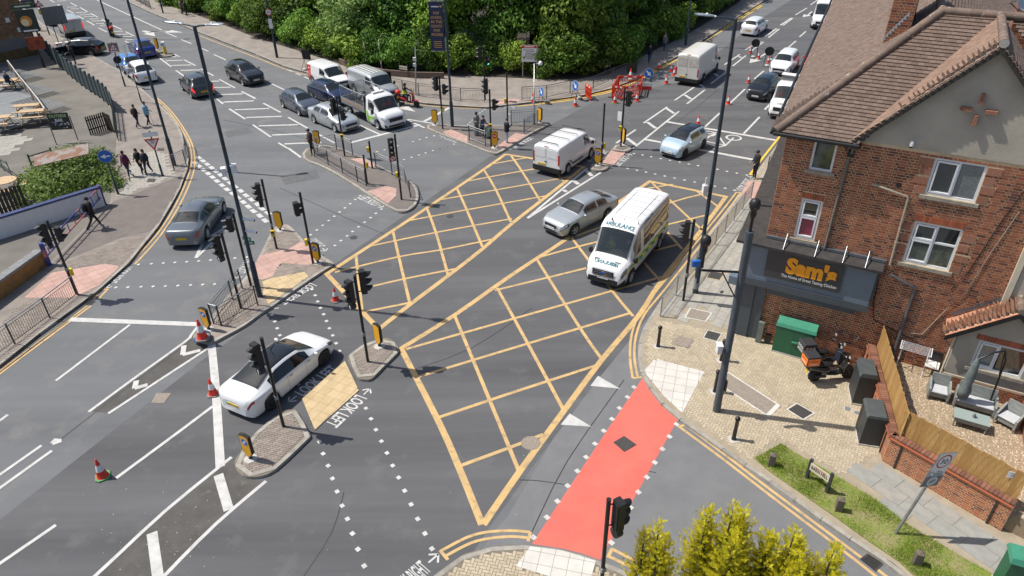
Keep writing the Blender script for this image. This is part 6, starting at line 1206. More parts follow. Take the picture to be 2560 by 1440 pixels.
m=MB();wall_sheet(m,FA,6.5,9.5,1.42,3.25,AW,'render_beige',.12);m.add([L(6.3,TA,3.25),L(9.4,TA,3.25),L(7.85,TA,4.32)],[(0,1,2)],'render_beige');m.add([L(6.5,TA,1.42),L(6.5,0,1.42),L(6.5,0,3.2),L(6.5,TA,3.2)],[(0,1,2,3)],'render_beige');m.build('rendered_wall',ax)
m=MB();wall_sheet(m,lambda u,d,z:L(u,TA-.03+d,z),6.47,9.5,.5,1.40,[],'mortar');m.add([L(6.47,TA-.03,.5),L(6.47,0,.5),L(6.47,0,1.4),L(6.47,TA-.03,1.4)],[(0,1,2,3)],'mortar');m.add([L(6.47,TA-.03,1.4),L(9.5,TA-.03,1.4),L(9.5,TA,1.42),L(6.47,TA,1.42)],[(0,1,2,3)],'render_beige');m.build('plinth_core',ax)
bricks(ax,lambda u,d,z:L(u,TA-.03+d,z),BA,6.47,9.5,.6,1.40,[],'brick_dark',120);window(ax,FA,*AW[0],(.42,),(),('window_net','window_glass'),opener=(0,))
for k in range(18):m=MB();x0=7.0+k*.097;m.add([FA(x,e,y) for e in(0,-.012) for x,y in((x0,3.06),(x0+.085,3.06),(x0+.085,3.26),(x0,3.26))],[(4,5,6,7),(0,1,5,4),(1,2,6,5),(2,3,7,6),(3,0,4,7)],mat('brick_soldier'));m.build('brick',ax)
RA=L(7.85,TA-.25,4.5);EA=L(6.1,TA-.25,3.02);VX=sl(EA,RA);tiles(ax,EA,BT,VX,[(0,0),(1.12,0),(1.12,(RA-EA).length),(0,(RA-EA).length)],'roof_tile_orange',100,.13,.17,.018);EB=L(9.6,TA-.25,3.02);tiles(ax,EB,BT,sl(EB,RA),[(0,0),(1.12,0),(1.12,(RA-EB).length),(0,(RA-EB).length)],'roof_tile_orange',0,.13,.17);ridge(ax,RA+Vector((0,0,.03)),L(7.85,0,4.53),.11,.4)
for a,b in((EA,RA),(EB,RA)):
 u=(b-a).normalized();m=MB();m.add([p+BT*x+Vector((0,0,y)) for p in(a,b) for x,y in((0.0,-.03),(.06,-.03),(.06,-.2),(0,-.2))],[(0,1,5,4),(1,2,6,5),(2,3,7,6),(3,0,4,7)],'black_plastic');m.build('barge_board',ax)
pipe(ax,[L(6.42,TA+.04,3.0),L(6.42,TA+.04,.8)],.04,'cream_trim');m=MB();p=L(6.2,-.03,3.2);m.add([p,L(7.6,-.03,4.42),L(7.6,-.03,4.56),p+Vector((0,0,.16))],[(0,1,2,3)],'lead');m.build('lead_flashing',ax)
gp=[L(4.1,-.0,0),L(9.6,0,0),L(9.6,-6.4,0),L(8.55,-6.15,0),L(5.3,-4.75,0)]
gd=MB().prism([p[:2] for p in gp],0,ZG,'gravel_bed').build('garden_ground');tag(gd,'raised gravel garden behind the timber fence',None,None,'structure')
m=MB();pts=[p[:2] for p in gp];random.seed(3)
for k in range(9000):
 p=L(random.uniform(4.1,9.6),random.uniform(-6.3,0),ZG)
 if not inside(p,pts):continue
 r=random.uniform(.012,.03);a=random.uniform(0,6);ca,sa=cos(a)*r,sin(a)*r;h=r*random.uniform(.5,1)
 m.add([(p.x+ca*1.4,p.y+sa*1.4,ZG),(p.x-sa,p.y+ca,ZG),(p.x-ca*1.3,p.y-sa*1.3,ZG),(p.x+sa,p.y-ca,ZG),(p.x+ca*.3,p.y+sa*.3,ZG+h)],[(0,1,4),(1,2,4),(2,3,4),(3,0,4)],'gravel')
tag(m.build('gravel'),'loose golden gravel covering the garden','gravel',None,'stuff')
def boundary(a,b,label,n_obj,h=1.16,nb=200,coping=True):
 a,b=L(*a,0),L(*b,0);d=(b-a);ln=d.length;u=d.normalized();n=Vector((u.y,-u.x,0));ang=atan2(u.y,u.x)
 if n.dot(Vector((0,0,0))-a)<0:n=-n
 flip=Vector((u.y,-u.x,0)).dot(n)<0
 t=empty('boundary_wall',(0,0,0),0,label,'wall');c=(a+b)/2-n*.11;m=MB();m.box((c.x,c.y,(.05+PZ+h-.08)/2),(ln,.2,PZ+h-.13),'mortar',ang);m.build('wall_core',t)
 F=(lambda uu,dd,z:a+u*uu-n*(dd+.01)+Vector((0,0,z)));FF=F if not flip else(lambda uu,dd,z:b-u*uu-n*(dd+.01)+Vector((0,0,z)))
 bricks(t,FF,ang if not flip else ang+pi,0,ln,PZ,PZ+h-.10,[],'brick_bright',n_obj,.078,.235,bond='flemish')
 k=round(ln/.115)
 for i in range(k):p=a+u*((i+.5)*ln/k)-n*.11;m=MB();m.box((p.x,p.y,PZ+h-.05),(ln/k-.012,.25,.07),mat('brick_coping',(.19,.085,.055),.9,island=.3),ang);m.build('coping_brick',t)
 p1,p2=a+n*.02,b+n*.02;m=MB();c=(p1+p2)/2;m.box((c.x,c.y,PZ+h-.125),(ln,.07,.045),mat('brick_soldier'),ang);m.build('tile_course',t)
 for i in(0,1):
  p=a+u*(.4+(ln-.8)*i)+n*.012;m=MB();m.box((p.x,p.y,PZ+h/2-.07),(.05,.04,h-.16),'barge_dark',ang);m.build('pier_shadow_line',t)  # thin dark strips drawn in place of the shadow lines at the piers
 f=empty('timber_fence',(0,0,0),0,label.replace('brick wall','timber board fence').replace('low ',''),'fence');k=round((ln-.1)/.15);bm=MB().box((0,0,.56),(.146,.02,1.12),mat('fence_board')).mesh('board')
 for i in range(k):p=a+u*(.05+(i+.5)*(ln-.1)/k)-n*.30;o=link('board',bm,f,(p.x,p.y,PZ+h-.2),ang);o.scale=((ln-.1)/k/.15,1,random.uniform(.985,1.02));o.location.z+=random.uniform(-.02,.02);o.rotation_euler=(0,random.uniform(-.008,.008),ang)
 for z in(PZ+h+.1,PZ+h+.75):p=(a+b)/2-n*.33;m=MB();m.box((p.x,p.y,z),(ln-.1,.03,.08),mat('fence_board'),ang);m.build('rail',f)
 return t,f
boundary((3.98,-.06),(5.19,-4.93),'low brick wall running from the shop past the grey cabinets',120);wb_,fb_=boundary((5.19,-4.93),(8.53,-6.31),'low brick wall beside the paving slabs',300)
m=MB();pp=L(8.3,-6.22,1.95);q=Plate(m,L(8.33,-5.9,1.95),BA-pi/2+.1);q.slab(rectp(.36,.24),MATS['sign_white'],.008);[q.rect(0,.06-.05*i,.22-.05*(i%2),.018,'sign_grey') for i in range(3)];m.build('notice',fb_)
m=MB();a=L(9.05,-1.0,0);b=L(9.25,-5.6,0);c=(a+b)/2;dd=(b-a);m.box((c.x,c.y,1.25),(dd.length,.22,1.0),'brick_bright',atan2(dd.y,dd.x));o=m.build('garden_wall');tag(o,'orange brick garden wall at the right edge of the gravel','wall')
def soft_box(m,c,d,mt,ang=0,b=.03):
 x,y,z=d[0]/2,d[1]/2,d[2]/2;R=Matrix.Rotation(ang,3,'Z');vs=[]
 for zz,s in((-z,b),(-z+b,0),(z-b,0),(z,b)):
  for sx,sy in((-1,-1),(1,-1),(1,1),(-1,1)):vs.append(R@Vector((sx*(x-s),sy*(y-s),zz))+Vector(c))
 m.add(vs,[(3,2,1,0),(12,13,14,15)]+[(i*4+k,i*4+(k+1)%4,i*4+4+(k+1)%4,i*4+4+k) for i in range(3) for k in range(4)],mt)
def rattan_seat(loc,w,rz,label,name,cat):
 t=empty(name,loc,rz,label,cat,'rattan garden seats');h=w/2;t.scale=(.9,.9,.9)
 m=MB();soft_box(m,(0,.02,.26),(w-.12,.56,.22),'rattan');m.build('seat_base',t)
 m=MB();R=[(-.0,.30),(.0,.30)];vs=[(x,y,z) for x in(-h+.05,h-.05) for y,z in((.24,.18),(.32,.18),(.42,.86),(.34,.88))];m.add(vs,[(0,1,2,3),(7,6,5,4),(0,4,5,1),(1,5,6,2),(2,6,7,3),(3,7,4,0)],'rattan');m.build('backrest',t)
 for sg in(-1,1):
  m=MB();x0,x1=sg*(h-.06),sg*(h+.01);vs=[(x,y,z) for x in(x0,x1) for y,z in((-.32,.14),(.32,.14),(.36,.68),(.1,.64),(-.30,.52))];m.add(vs,[(0,1,2,3,4),(9,8,7,6,5)]+[(i,i+5,(i+1)%5+5,(i+1)%5) for i in range(5)],'rattan');m.build('arm',t)
  for y in(-.29,.3):m=MB();m.tube([(sg*(h-.03),y,0),(sg*(h-.03),y,.2)],.02,'rattan',6);m.build('leg',t)
 m=MB();soft_box(m,(0,-.03,.405),(w-.14,.54,.08),'cushion',0,.025);m.build('cushion',t);return t
rattan_seat(L(6.45,-1.55,ZG),.72,BA+.05,'grey rattan armchair left of the folded parasol','armchair','chair');rattan_seat(L(7.55,-1.65,ZG),1.35,BA-.02,'grey rattan sofa behind the glass table','garden_sofa','sofa');rattan_seat(L(8.55,-2.0,ZG),.72,BA-.45,'grey rattan armchair at the right end of the garden','armchair','chair')
t=empty('garden_table',L(7.45,-2.65,ZG),BA,'low grey rattan table with a glass top','table');m=MB();m.box((0,0,.3),(.98,.5,.16),'rattan');m.build('apron',t);m=MB();m.box((0,0,.395),(1.04,.56,.02),mat('table_glass',(.30,.36,.34),.08,coat=1));m.build('table_top',t);[MB().tube([(x,y,0),(x,y,.24)],.025,'rattan',6).build('leg',t) for x in(-.46,.46) for y in(-.22,.22)]
m=MB();m.lathe([(.05,0),(.06,.05),(.03,.12),(.035,.14)],L(7.5,-2.65,ZG+.405),'sign_grey',10);o=m.build('plant_pot');tag(o,'small dark pot on the glass garden table','pot')
t=empty('parasol',L(7.15,-1.75,ZG),BA,'folded grey cantilever parasol hanging from a bent black arm','parasol');m=MB();m.lathe([(.0,0),(.17,.02),(.2,.3),(.13,.55),(.16,.9),(.09,1.5),(.03,1.62)],(-.05,-.15,.55),mat('parasol_cloth'),12);m.build('canopy',t);m=MB();m.tube([(.85,.3,.0),(.75,.25,2.1),(.62,.2,2.5),(.3,.0,2.45),(-.03,-.14,2.15)],.03,'black_metal',8);m.build('mast',t);m=MB();m.tube([(.75,.25,1.5),(.62,.2,2.45)],.022,'black_metal',6);m.build('strut',t)
t=empty('garden_chair',L(6.15,-.35,ZG),BA-.1,'dark metal garden chair with a white cushion by the wall','chair');m=MB();soft_box(m,(0,0,.48),(.45,.45,.08),'sign_white',0,.02);m.build('cushion',t);m=MB();soft_box(m,(0,.22,.72),(.45,.06,.42),'black_metal',0,.02);m.build('backrest',t);[MB().tube([(x,y,0),(x,y,.45)],.015,'black_metal',6).build('leg',t) for x in(-.2,.2) for y in(-.2,.2)]
t=empty('drying_rack',L(5.5,-.4,ZG),BA-.05,'white folding drying rack with coloured pegs','drying rack');w=mat('rack_white',(.75,.76,.78),.4)
m=MB();[m.tube([(x,y,1.0),(x,-y,.0)],.014,w,6) for x in(-.45,.45) for y in(-.25,)];m.build('leg_frame',t);m=MB();[m.tube([(x,y,1.0),(x,-y,.0)],.014,w,6) for x in(-.43,.43) for y in(.25,)];m.build('leg_frame',t)
m=MB();[m.tube([(-.5,y,1.0),(.5,y,1.0)],.006,w,5) for y in[-.28+.07*k for k in range(9)]];m.tube([(-.5,-.3,1.0),(-.5,.3,1.0)],.015,w,6);m.tube([(.5,-.3,1.0),(.5,.3,1.0)],.015,w,6);m.build('wire_top',t)
for k in range(16):m=MB();m.box((random.uniform(-.45,.45),random.choice([-.28+.07*j for j in range(9)]),.985),(.014,.02,.06),mat('peg_%d'%(k%4),[(.7,.1,.3),(.1,.3,.7),(.8,.4,.05),(.5,.2,.6)][k%4],.5));m.build('peg',t)
def cabinet(s,t_,w,d,h,ang,label,body,lid,split=False,lz=.14,over=.03,slope=.0):
 t=empty('utility_cabinet',L(s,t_,PZ),ang,label,'cabinet');m=MB();m.box((0,0,(h-lz)/2),(w,d,h-lz),body);m.build('body',t);m=MB();x,y=w/2+over,d/2+over
 vs=[(sx*x,sy*y,h-lz) for sx,sy in((-1,-1),(1,-1),(1,1),(-1,1))]+[(sx*x*.97,sy*y*.8,h+(slope if sy>0 else 0)) for sx,sy in((-1,-1),(1,-1),(1,1),(-1,1))];m.add(vs,[(3,2,1,0),(4,5,6,7),(0,1,5,4),(1,2,6,5),(2,3,7,6),(3,0,4,7)],lid);m.build('lid',t)
 if split:
  for sg in(-1,1):m=MB();m.box((sg*w/4,-d/2-.008,(h-lz)/2+.03),(w/2-.015,.016,h-lz-.12),body);m.build('door',t)
  m=MB();m.box((.06,-d/2-.04,h*.5),(.22,.06,.06),lid);m.build('handle',t)
 m=MB();m.box((0,0,.03),(w+.04,d+.04,.06),'concrete');m.build('plinth',t);return t
cabinet(1.45,-.42,1.42,.42,1.38,BA,'green double-door street cabinet against the shop wall','cabinet_green','cabinet_green_top',True,.13,.04,.1)
wd=atan2(-4.87,1.21)+BA;cabinet(4.12,-1.95,.95,.58,1.42,wd+pi,'dark grey cabinet beside the delivery scooters','cabinet_grey','cabinet_lid',False,.16,.01);cabinet(4.62,-4.0,.9,.62,1.32,wd+pi,'dark grey cabinet nearest the fence corner','cabinet_grey','cabinet_lid',False,.1,.02)
cabinet(9.0,-8.35,1.35,.55,1.45,BA+.12,'green street cabinet cut off at the bottom right corner','cabinet_green','cabinet_green_top',False,.16,.05)
m=MB();m.box(L(.14,-.28,.62),(.22,.14,.95),mat('post_green',(.16,.19,.165),.6,var=.3,vscale=6),BA);o=m.build('marker_post');tag(o,'short grey-green marker post at the foot of the shopfront','post');m=MB();m.box(L(.48,-.2,.35),(.24,.12,.42),'black_plastic',BA);o=m.build('meter_box');tag(o,'small black box on the ground beside the marker post','box')
BOL=None
for p,lb in(((1645,866),'black cast bollard by the kerb curve'),((1803,901),'black bollard half hidden behind the camera column'),((1787,979),'black bollard beside the long manhole cover'),((1834,1098),'black bollard nearest the grass verge')):
 if BOL is None:
  BOL=t=empty('bollard',(0,0,0),0,lb,'bollard','black bollards');m=MB();m.lathe([(.085,0),(.08,.06),(.07,.12),(.062,.84),(.075,.86),(.075,.9)],(0,0,0),'black_metal',14);m.build('shaft',t);m=MB();m.lathe([(.085,.9),(.09,.95),(.06,1.0),(0,1.01)],(0,0,0),'black_metal',14);m.build('cap',t);m=MB();m.box((0,0,.004),(.34,.34,.012),'concrete',.2);m.build('footing',t)
 else:t=copy_tree(BOL);t['label']=lb
 t.location=G(*p,PZ)
mat('old_timber',(.16,.135,.105),.9,var=1,col2=(.10,.082,.062),vscale=12,bump=.6,bscale=40)
for p,lb in(((1927,1164),'weathered timber post at the tip of the verge'),((2095,1276),'weathered timber post near the nameplate'),((2289,1411),'weathered timber post by the drain')):
 b=G(*p,PZ);m=MB();m.prism([(.1,.1),(-.1,.1),(-.1,-.1),(.1,-.1)],0,.5,'old_timber');m.add([(.1,.1,.5),(-.1,.1,.5),(-.1,-.1,.5),(.1,-.1,.5),(0,.0,.56)],[(0,1,4),(1,2,4),(2,3,4),(3,0,4)],'old_timber');o=m.build('timber_post',None,b,BA+.2);tag(o,lb,'post','timber verge posts')
def nameplate(p,q,txt,label,h=.9,z0=PZ,sub=''):
 a,b=G(*p,z0),G(*q,z0);u=(b-a).normalized();ang=atan2(u.y,u.x);t=empty('street_nameplate',(0,0,0),0,label,'street sign')
 for e in(a,b):m=MB();m.box((e.x,e.y,z0+h/2),(.09,.09,h),'dark_steel',ang);m.build('post',t)
 c=(a+b)/2;m=MB();pl_=Plate(m,(c.x+sin(ang)*.05,c.y-cos(ang)*.05,z0+h*.72),ang-pi/2);W=(b-a).length-.06;pl_.slab(rectp(W,.3),mat('plate_cream',(.62,.56,.44),.6),.02);pl_.rect(0,.09,W*.6,.02,'sign_red') if sub else None;pl_.text(txt,0,.0,W*.86,.14,'black_plastic',.012);m.build('plate',t)
nameplate((2016,1196),(2066,1232),'BARN HILL','street nameplate standing in the near grass verge',.85,sub='x');nameplate((1001,191),(1021,194),'BRIDGE ROAD','street nameplate on the far footway under the light tree',1.1);nameplate((1511,187),(1524,184),'IIIII IIII','tilted street nameplate behind the far railing',1.1)
t=empty('zone_sign',(0,0,0),0,'leaning speed limit sign on a grey pole in the near verge','road sign');b=G(2237,1335,PZ);tp=L(5.81,-7.89,0)+Vector((.72,.12,3.35));tp=Vector((b.x+.62,b.y+.16,3.1));pipe(t,[b,tp],.045,'grey_steel','pole');ax_=(tp-b).normalized();m=MB();cc=tp-ax_*.42;q=Plate(m,cc+Vector((0,-.06,0)),radians(-52));q.V=ax_;uu=Vector((cos(radians(16)),sin(radians(16)),0));q.U=(uu-ax_*ax_.dot(uu)).normalized();q.n=q.U.cross(q.V)
q.slab(rectp(.62,1.25),mat('sign_back',(.12,.13,.14),.5),.02,MATS['sign_back']);q.rect(0,.02,.60,1.2,'sign_white');q.disc(0,.32,.25,'sign_red');q.disc(0,.32,.2,'sign_white');q.text('30',0,.32,.26,.18,'black_plastic',.015);q.text('Zone',.06,-.05,.2,.07,'black_plastic');q.text('ENDS',.08,-.15,.32,.09,'black_plastic');q.disc(-.2,-.12,.08,'sign_grey',14);q.disc(-.2,-.12,.06,'sign_white',14);q.rect(0,-.40,.60,.36,'sign_grey');q.disc(0,-.41,.17,'sign_white');q.disc(0,-.41,.15,mat('sign_pale',(.5,.5,.5),.5));q.line(-.09,-.46,.09,-.36,.07,'sign_grey');m.build('sign_panel',t)
# vegetation
def leaf_mat(name,ramp,rough=.6,tr=.35):
 m=mat(name,ramp[1][1],rough,island=ramp,spec=.3);n=m.node_tree.nodes;l=m.node_tree.links;b=n['Principled BSDF'];t=n.new('ShaderNodeBsdfTranslucent');x=n.new('ShaderNodeMixShader');x.inputs[0].default_value=tr;oi=n.new('ShaderNodeObjectInfo');hs=n.new('ShaderNodeHueSaturation');hue=n.new('ShaderNodeMapRange');val=n.new('ShaderNodeMapRange')
 hue.inputs['To Min'].default_value=.475;hue.inputs['To Max'].default_value=.515;val.inputs['To Min'].default_value=.65;val.inputs['To Max'].default_value=1.45;mu=n.new('ShaderNodeMath');mu.operation='MULTIPLY';mu.inputs[1].default_value=7.3;fr=n.new('ShaderNodeMath');fr.operation='FRACT'
 l.new(oi.outputs['Random'],mu.inputs[0]);l.new(mu.outputs[0],fr.inputs[0]);l.new(fr.outputs[0],hue.inputs[0]);l.new(oi.outputs['Random'],val.inputs[0]);l.new(hue.outputs[0],hs.inputs['Hue']);l.new(val.outputs[0] if name.startswith('leaf') else hue.outputs[0],hs.inputs['Value'])
 if not name.startswith('leaf'):hs.inputs['Value'].default_value=1.0;[l.remove(q) for q in list(hs.inputs['Value'].links)+list(hs.inputs['Hue'].links)]
 for k in list(b.inputs['Base Color'].links):l.new(k.from_socket,hs.inputs['Color']);l.new(hs.outputs[0],b.inputs['Base Color']);l.new(hs.outputs[0],t.inputs[0])
 l.new(b.outputs[0],x.inputs[1]);l.new(t.outputs[0],x.inputs[2]);l.new(x.outputs[0],n['Material Output'].inputs[0]);return m
LM=[leaf_mat('leaf_dark',((0,(.035,.09,.014)),(.5,(.085,.18,.024)),(.85,(.15,.27,.035)),(1,(.24,.35,.055)))),leaf_mat('leaf_mid',((0,(.06,.13,.018)),(.5,(.14,.26,.03)),(.85,(.23,.36,.05)),(1,(.32,.43,.08)))),leaf_mat('leaf_light',((0,(.08,.14,.03)),(.5,(.17,.25,.06)),(.85,(.25,.34,.09)),(1,(.33,.40,.15))))]
mat('bark',(.10,.08,.06),.9,var=1,col2=(.05,.04,.03),vscale=8,bump=.6,bscale=20)
def foliage(n,lobes,size,mt,flat=.25):
 m=MB();tot=sum(r[0]*r[1]+r[2]*r[0] for _,r in lobes)
 for c,r in lobes:
  for k in range(int(n*(r[0]*r[1]+r[2]*r[0])/tot)):
   a=random.uniform(0,2*pi);z=random.uniform(-.75,1);q=math.sqrt(max(0,1-z*z));rad=random.uniform(.62,1.08)*(1+.12*sin(3*a+5*z))
   d=Vector((q*cos(a),q*sin(a),z));p=Vector(c)+Vector((d.x*r[0],d.y*r[1],d.z*r[2]))*rad;s=size*random.uniform(.55,1.25)
   nn=(d+Vector((random.uniform(-.8,.8),random.uniform(-.8,.8),random.uniform(-.3,.9)))).normalized();u=nn.cross(Vector((random.uniform(-1,1),random.uniform(-1,1),.3))).normalized();w=nn.cross(u)
   m.add([p-u*s*.5,p-w*s*.32,p+u*s*.55-nn*s*.15,p+w*s*.32],[(0,1,2,3)],mt)
 return m
def crown_lobes(w,h,n,z0):
 out=[((0,0,z0+h*.5),(w*.36,w*.36,h*.44))]
 for k in range(n):
  a=2.4*k+random.uniform(-.3,.3);zz=random.uniform(.12,.9);rr=w*.34*math.sqrt(max(.05,1-(zz-.45)**2*2.6));s=random.uniform(.16,.27)*w
  out.append(((rr*cos(a),rr*sin(a),z0+h*zz),(s,s,s*random.uniform(.6,.85))))
 return out
random.seed(21)
TREES=[(foliage(7500,crown_lobes(6.4,9.2,16,1.5),.36,LM[i]).mesh('crown'),) for i in(0,1,0)];LIGHT=foliage(8000,crown_lobes(6.0,6.6,18,.6),.30,LM[2]).mesh('crown');SHRUB=[foliage(4200,crown_lobes(4.0,3.4,12,.0),.26,LM[i]).mesh('crown') for i in(0,1)]
tm=MB();tm.tube([(0,0,-.2),(.1,0,2.5),(.05,.1,5),(.2,.1,8)],[.24,.19,.14,.05],'bark',9)
for k in range(5):a=1.3*k;tm.tube([(.07,.05,3+k*.8),(1.1*cos(a),1.1*sin(a),4.2+k*.8),(2.0*cos(a),2.0*sin(a),5.0+k*.85)],[.09,.06,.02],'bark',6)
TRUNK=tm.mesh('trunk');tm=MB()
for k in range(5):a=1.26*k;tm.tube([(.1*cos(a),.1*sin(a),-.1),(.5*cos(a),.5*sin(a),1.3),(.9*cos(a),.9*sin(a),2.3)],[.05,.035,.012],'bark',6)
STEMS=tm.mesh('stems')
edgeT=GG([(400,10),(480,36),(560,66),(640,98),(720,122),(800,148),(880,172),(960,186),(1060,192),(1140,192),(1220,194),(1300,198),(1380,202),(1450,200),(1520,190),(1580,160),(1640,128),(1700,100),(1760,66),(1830,22),(1890,-22)],PZ)
cum=[0]
for a,b in zip(edgeT,edgeT[1:]):cum.append(cum[-1]+(b-a).length)
def along(s):
 for i in range(len(cum)-1):
  if s<=cum[i+1] or i==len(cum)-2:a,b=edgeT[i],edgeT[i+1];t=(b-a).normalized();return a.lerp(b,(s-cum[i])/(cum[i+1]-cum[i])),Vector((-t.y,t.x,0))
def plant(name,crown,stem,loc,sc,rz,label,cat,group,sn='trunk'):
 t=empty(name,loc,rz,label,cat,group);t.scale=(sc,sc,sc*random.uniform(.92,1.1));link('crown',crown,t);link(sn,stem,t);return t
tot=cum[-1];k=0;s=1.0;ORD='first second third fourth fifth sixth seventh eighth ninth tenth eleventh twelfth'.split();SEEN={}
MARKS=[(0,'the top left end of the wood'),(640,'the speed roundel lamp post'),(860,'the pale rounded tree'),(1125,'the banner lamp post'),(1310,'the school notice board'),(1500,'the tilted nameplate'),(1610,'the navy-jacketed walker'),(1705,'the shaded lamp post')]
def place(kind,s,row):
 x=400+0*s;acc=along(s)[0];d_=acc-Vector((0,0,CAM_H));x=1280+CAM_F*d_.dot(_rt)/d_.dot(_fw);mk=[n for p,n in MARKS if p<=x] or[MARKS[0][1]];k_=(row,mk[-1]);SEEN[k_]=SEEN.get(k_,0)+1
 return '%s %s %s right of %s'%(ORD[min(11,SEEN[k_]-1)],{'front':'front-row','rear':'rear-row','hedge':'dark'}[row],kind,mk[-1])
while s<tot:
 p,n=along(s);p=p+n*random.uniform(1.5,2.3);plant('shrub',SHRUB[k%2],STEMS,(p.x,p.y,0),random.uniform(.75,1.15),random.uniform(0,6),place('leafy shrub',s,'hedge'),'shrub','shrubs along the far footway','stems');s+=random.uniform(2.3,3.0);k+=1
s=.5;k=0
while s<tot:
 for d,sc,rw in((5.2,.95,'front'),(10,1.2,'rear')):
  p,n=along(min(tot,s+random.uniform(-1,1)));p=p+n*(d+random.uniform(-1,1));j=random.random();plant('broadleaf_tree',TREES[k%3][0],TRUNK,(p.x,p.y,0),sc*random.uniform(.9,1.15),random.uniform(0,6),place('broadleaf tree',min(tot,s),rw),'tree','trees behind the far footway');k+=1
 s+=4.6
for px,sc,lb in(((885,150),1.0,'pale green rounded tree at the front of the far tree belt'),((1075,165),.62,'small bright tree behind the angled fence posts'),((1480,172),.55,'bright green bush by the far kerb left of the barriers')):p=G(*px,PZ);plant('small_tree',LIGHT if 'green bush' not in lb else TREES[1][0],TRUNK,(p.x,p.y+1.2,0),sc,random.uniform(0,6),lb,'tree',None)
p=G(1420,185,PZ);plant('round_bush',SHRUB[1],STEMS,(p.x,p.y+1.2,0),1.3,1.0,'broad rounded green bush beside the school board','bush',None,'stems')
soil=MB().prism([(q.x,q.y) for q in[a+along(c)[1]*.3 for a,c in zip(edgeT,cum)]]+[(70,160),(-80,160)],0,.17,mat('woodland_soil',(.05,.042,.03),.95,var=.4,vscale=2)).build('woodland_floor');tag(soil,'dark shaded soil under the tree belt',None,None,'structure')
wl_=GG([(850,160),(900,176),(960,188),(1040,195),(1110,196)],PZ);m=MB();[m.box(((a+b)/2+Vector((0,0,.25))),((b-a).length,.2,.5),mat('old_brick',(.17,.12,.095),.9,var=.3,vscale=6),atan2((b-a).y,(b-a).x)) for a,b in zip(wl_,wl_[1:])];o=m.build('low_wall');tag(o,'low dark wall at the back of the far footway','wall')
for px,lb in(((955,176),'concrete fence post with a bent top, left of the nameplate'),((917,170),'thin concrete fence post in front of the pale tree')):b=G(*px,PZ);m=MB();m.tube([b,b+Vector((0,0,2.6)),b+Vector((.35,.1,3.1))],.055,'concrete',6);o=m.build('fence_post');tag(o,lb,'post')
t=empty('notice_board',(0,0,0),0,'white school notice board with a red heading under the trees','sign');a,b=G(1307,193,PZ),G(1342,194,PZ)
for e in(a,b):m=MB();m.tube([e,e+Vector((0,0,2.7))],.05,'grey_steel',8);m.build('post',t)
m=MB();c=(a+b)/2+Vector((0,-.08,2.0));q=Plate(m,c,radians(-92));q.slab(rectp(1.35,1.35),MATS['sign_white'],.04);q.rect(0,.56,1.35,.23,'sign_red');q.rect(-.05,.56,.8,.09,'sign_white');[q.rect(-.1+.1*(i%2),.3-i*.14,.85-.15*(i%3),.05,'sign_grey') for i in range(6)];m.build('board',t)
random.seed(5);lb=[]
for x,y,w,h in((100,480,1.5,1.5),(150,455,1.7,1.9),(200,430,1.7,1.8),(245,425,1.4,1.5),(275,445,1.0,1.1),(130,420,1.5,1.6),(185,395,1.7,1.8),(240,390,1.3,1.5),(90,440,1.2,1.3)):g_=G(x,y+22,PZ);lb.append(((g_.x,g_.y,h*.3),(w,w,h*.5)))
t=empty('bramble_bush',(0,0,0),0,'sprawling bramble bush behind the white wall','bush');m=foliage(9000,lb,.17,LM[2]);m.build('crown',t);m=foliage(3000,[(c,(r[0]*.8,r[1]*.8,r[2]*.8)) for c,r in lb],.2,LM[1]);m.build('inner_foliage',t)
m=MB();[m.tube([(c[0]+.2*k,c[1],.1),(c[0]+.4*k,c[1]+.2,c[2]+.4)],[.02,.008],'bark',5) for c,r in lb for k in(-1,1)];m.build('stems',t)
c=G(165,460,0);m=MB();m.box((0,0,0),(3.0,1.2,.05),mat('rust_sheet',(.27,.245,.22),.85,var=1,col2=(.22,.115,.075),vscale=1.6,thr=(.45,.55)),0);o=m.build('shed_roof');o.location=(c.x+.2,c.y+.3,1.75);o.rotation_euler=(.22,-.1,radians(22));tag(o,'rusty sheet of an old shed roof lying in the bramble bush','sheet')
random.seed(9);gold=leaf_mat('conifer_gold',((0,(.56,.54,.03)),(.35,(.74,.68,.03)),(.75,(.84,.76,.05)),(1,(.88,.80,.12))),.6,.5);dgrn=leaf_mat('conifer_inner',((0,(.16,.20,.02)),(.5,(.32,.33,.03)),(1,(.52,.46,.03))),.6,.45)
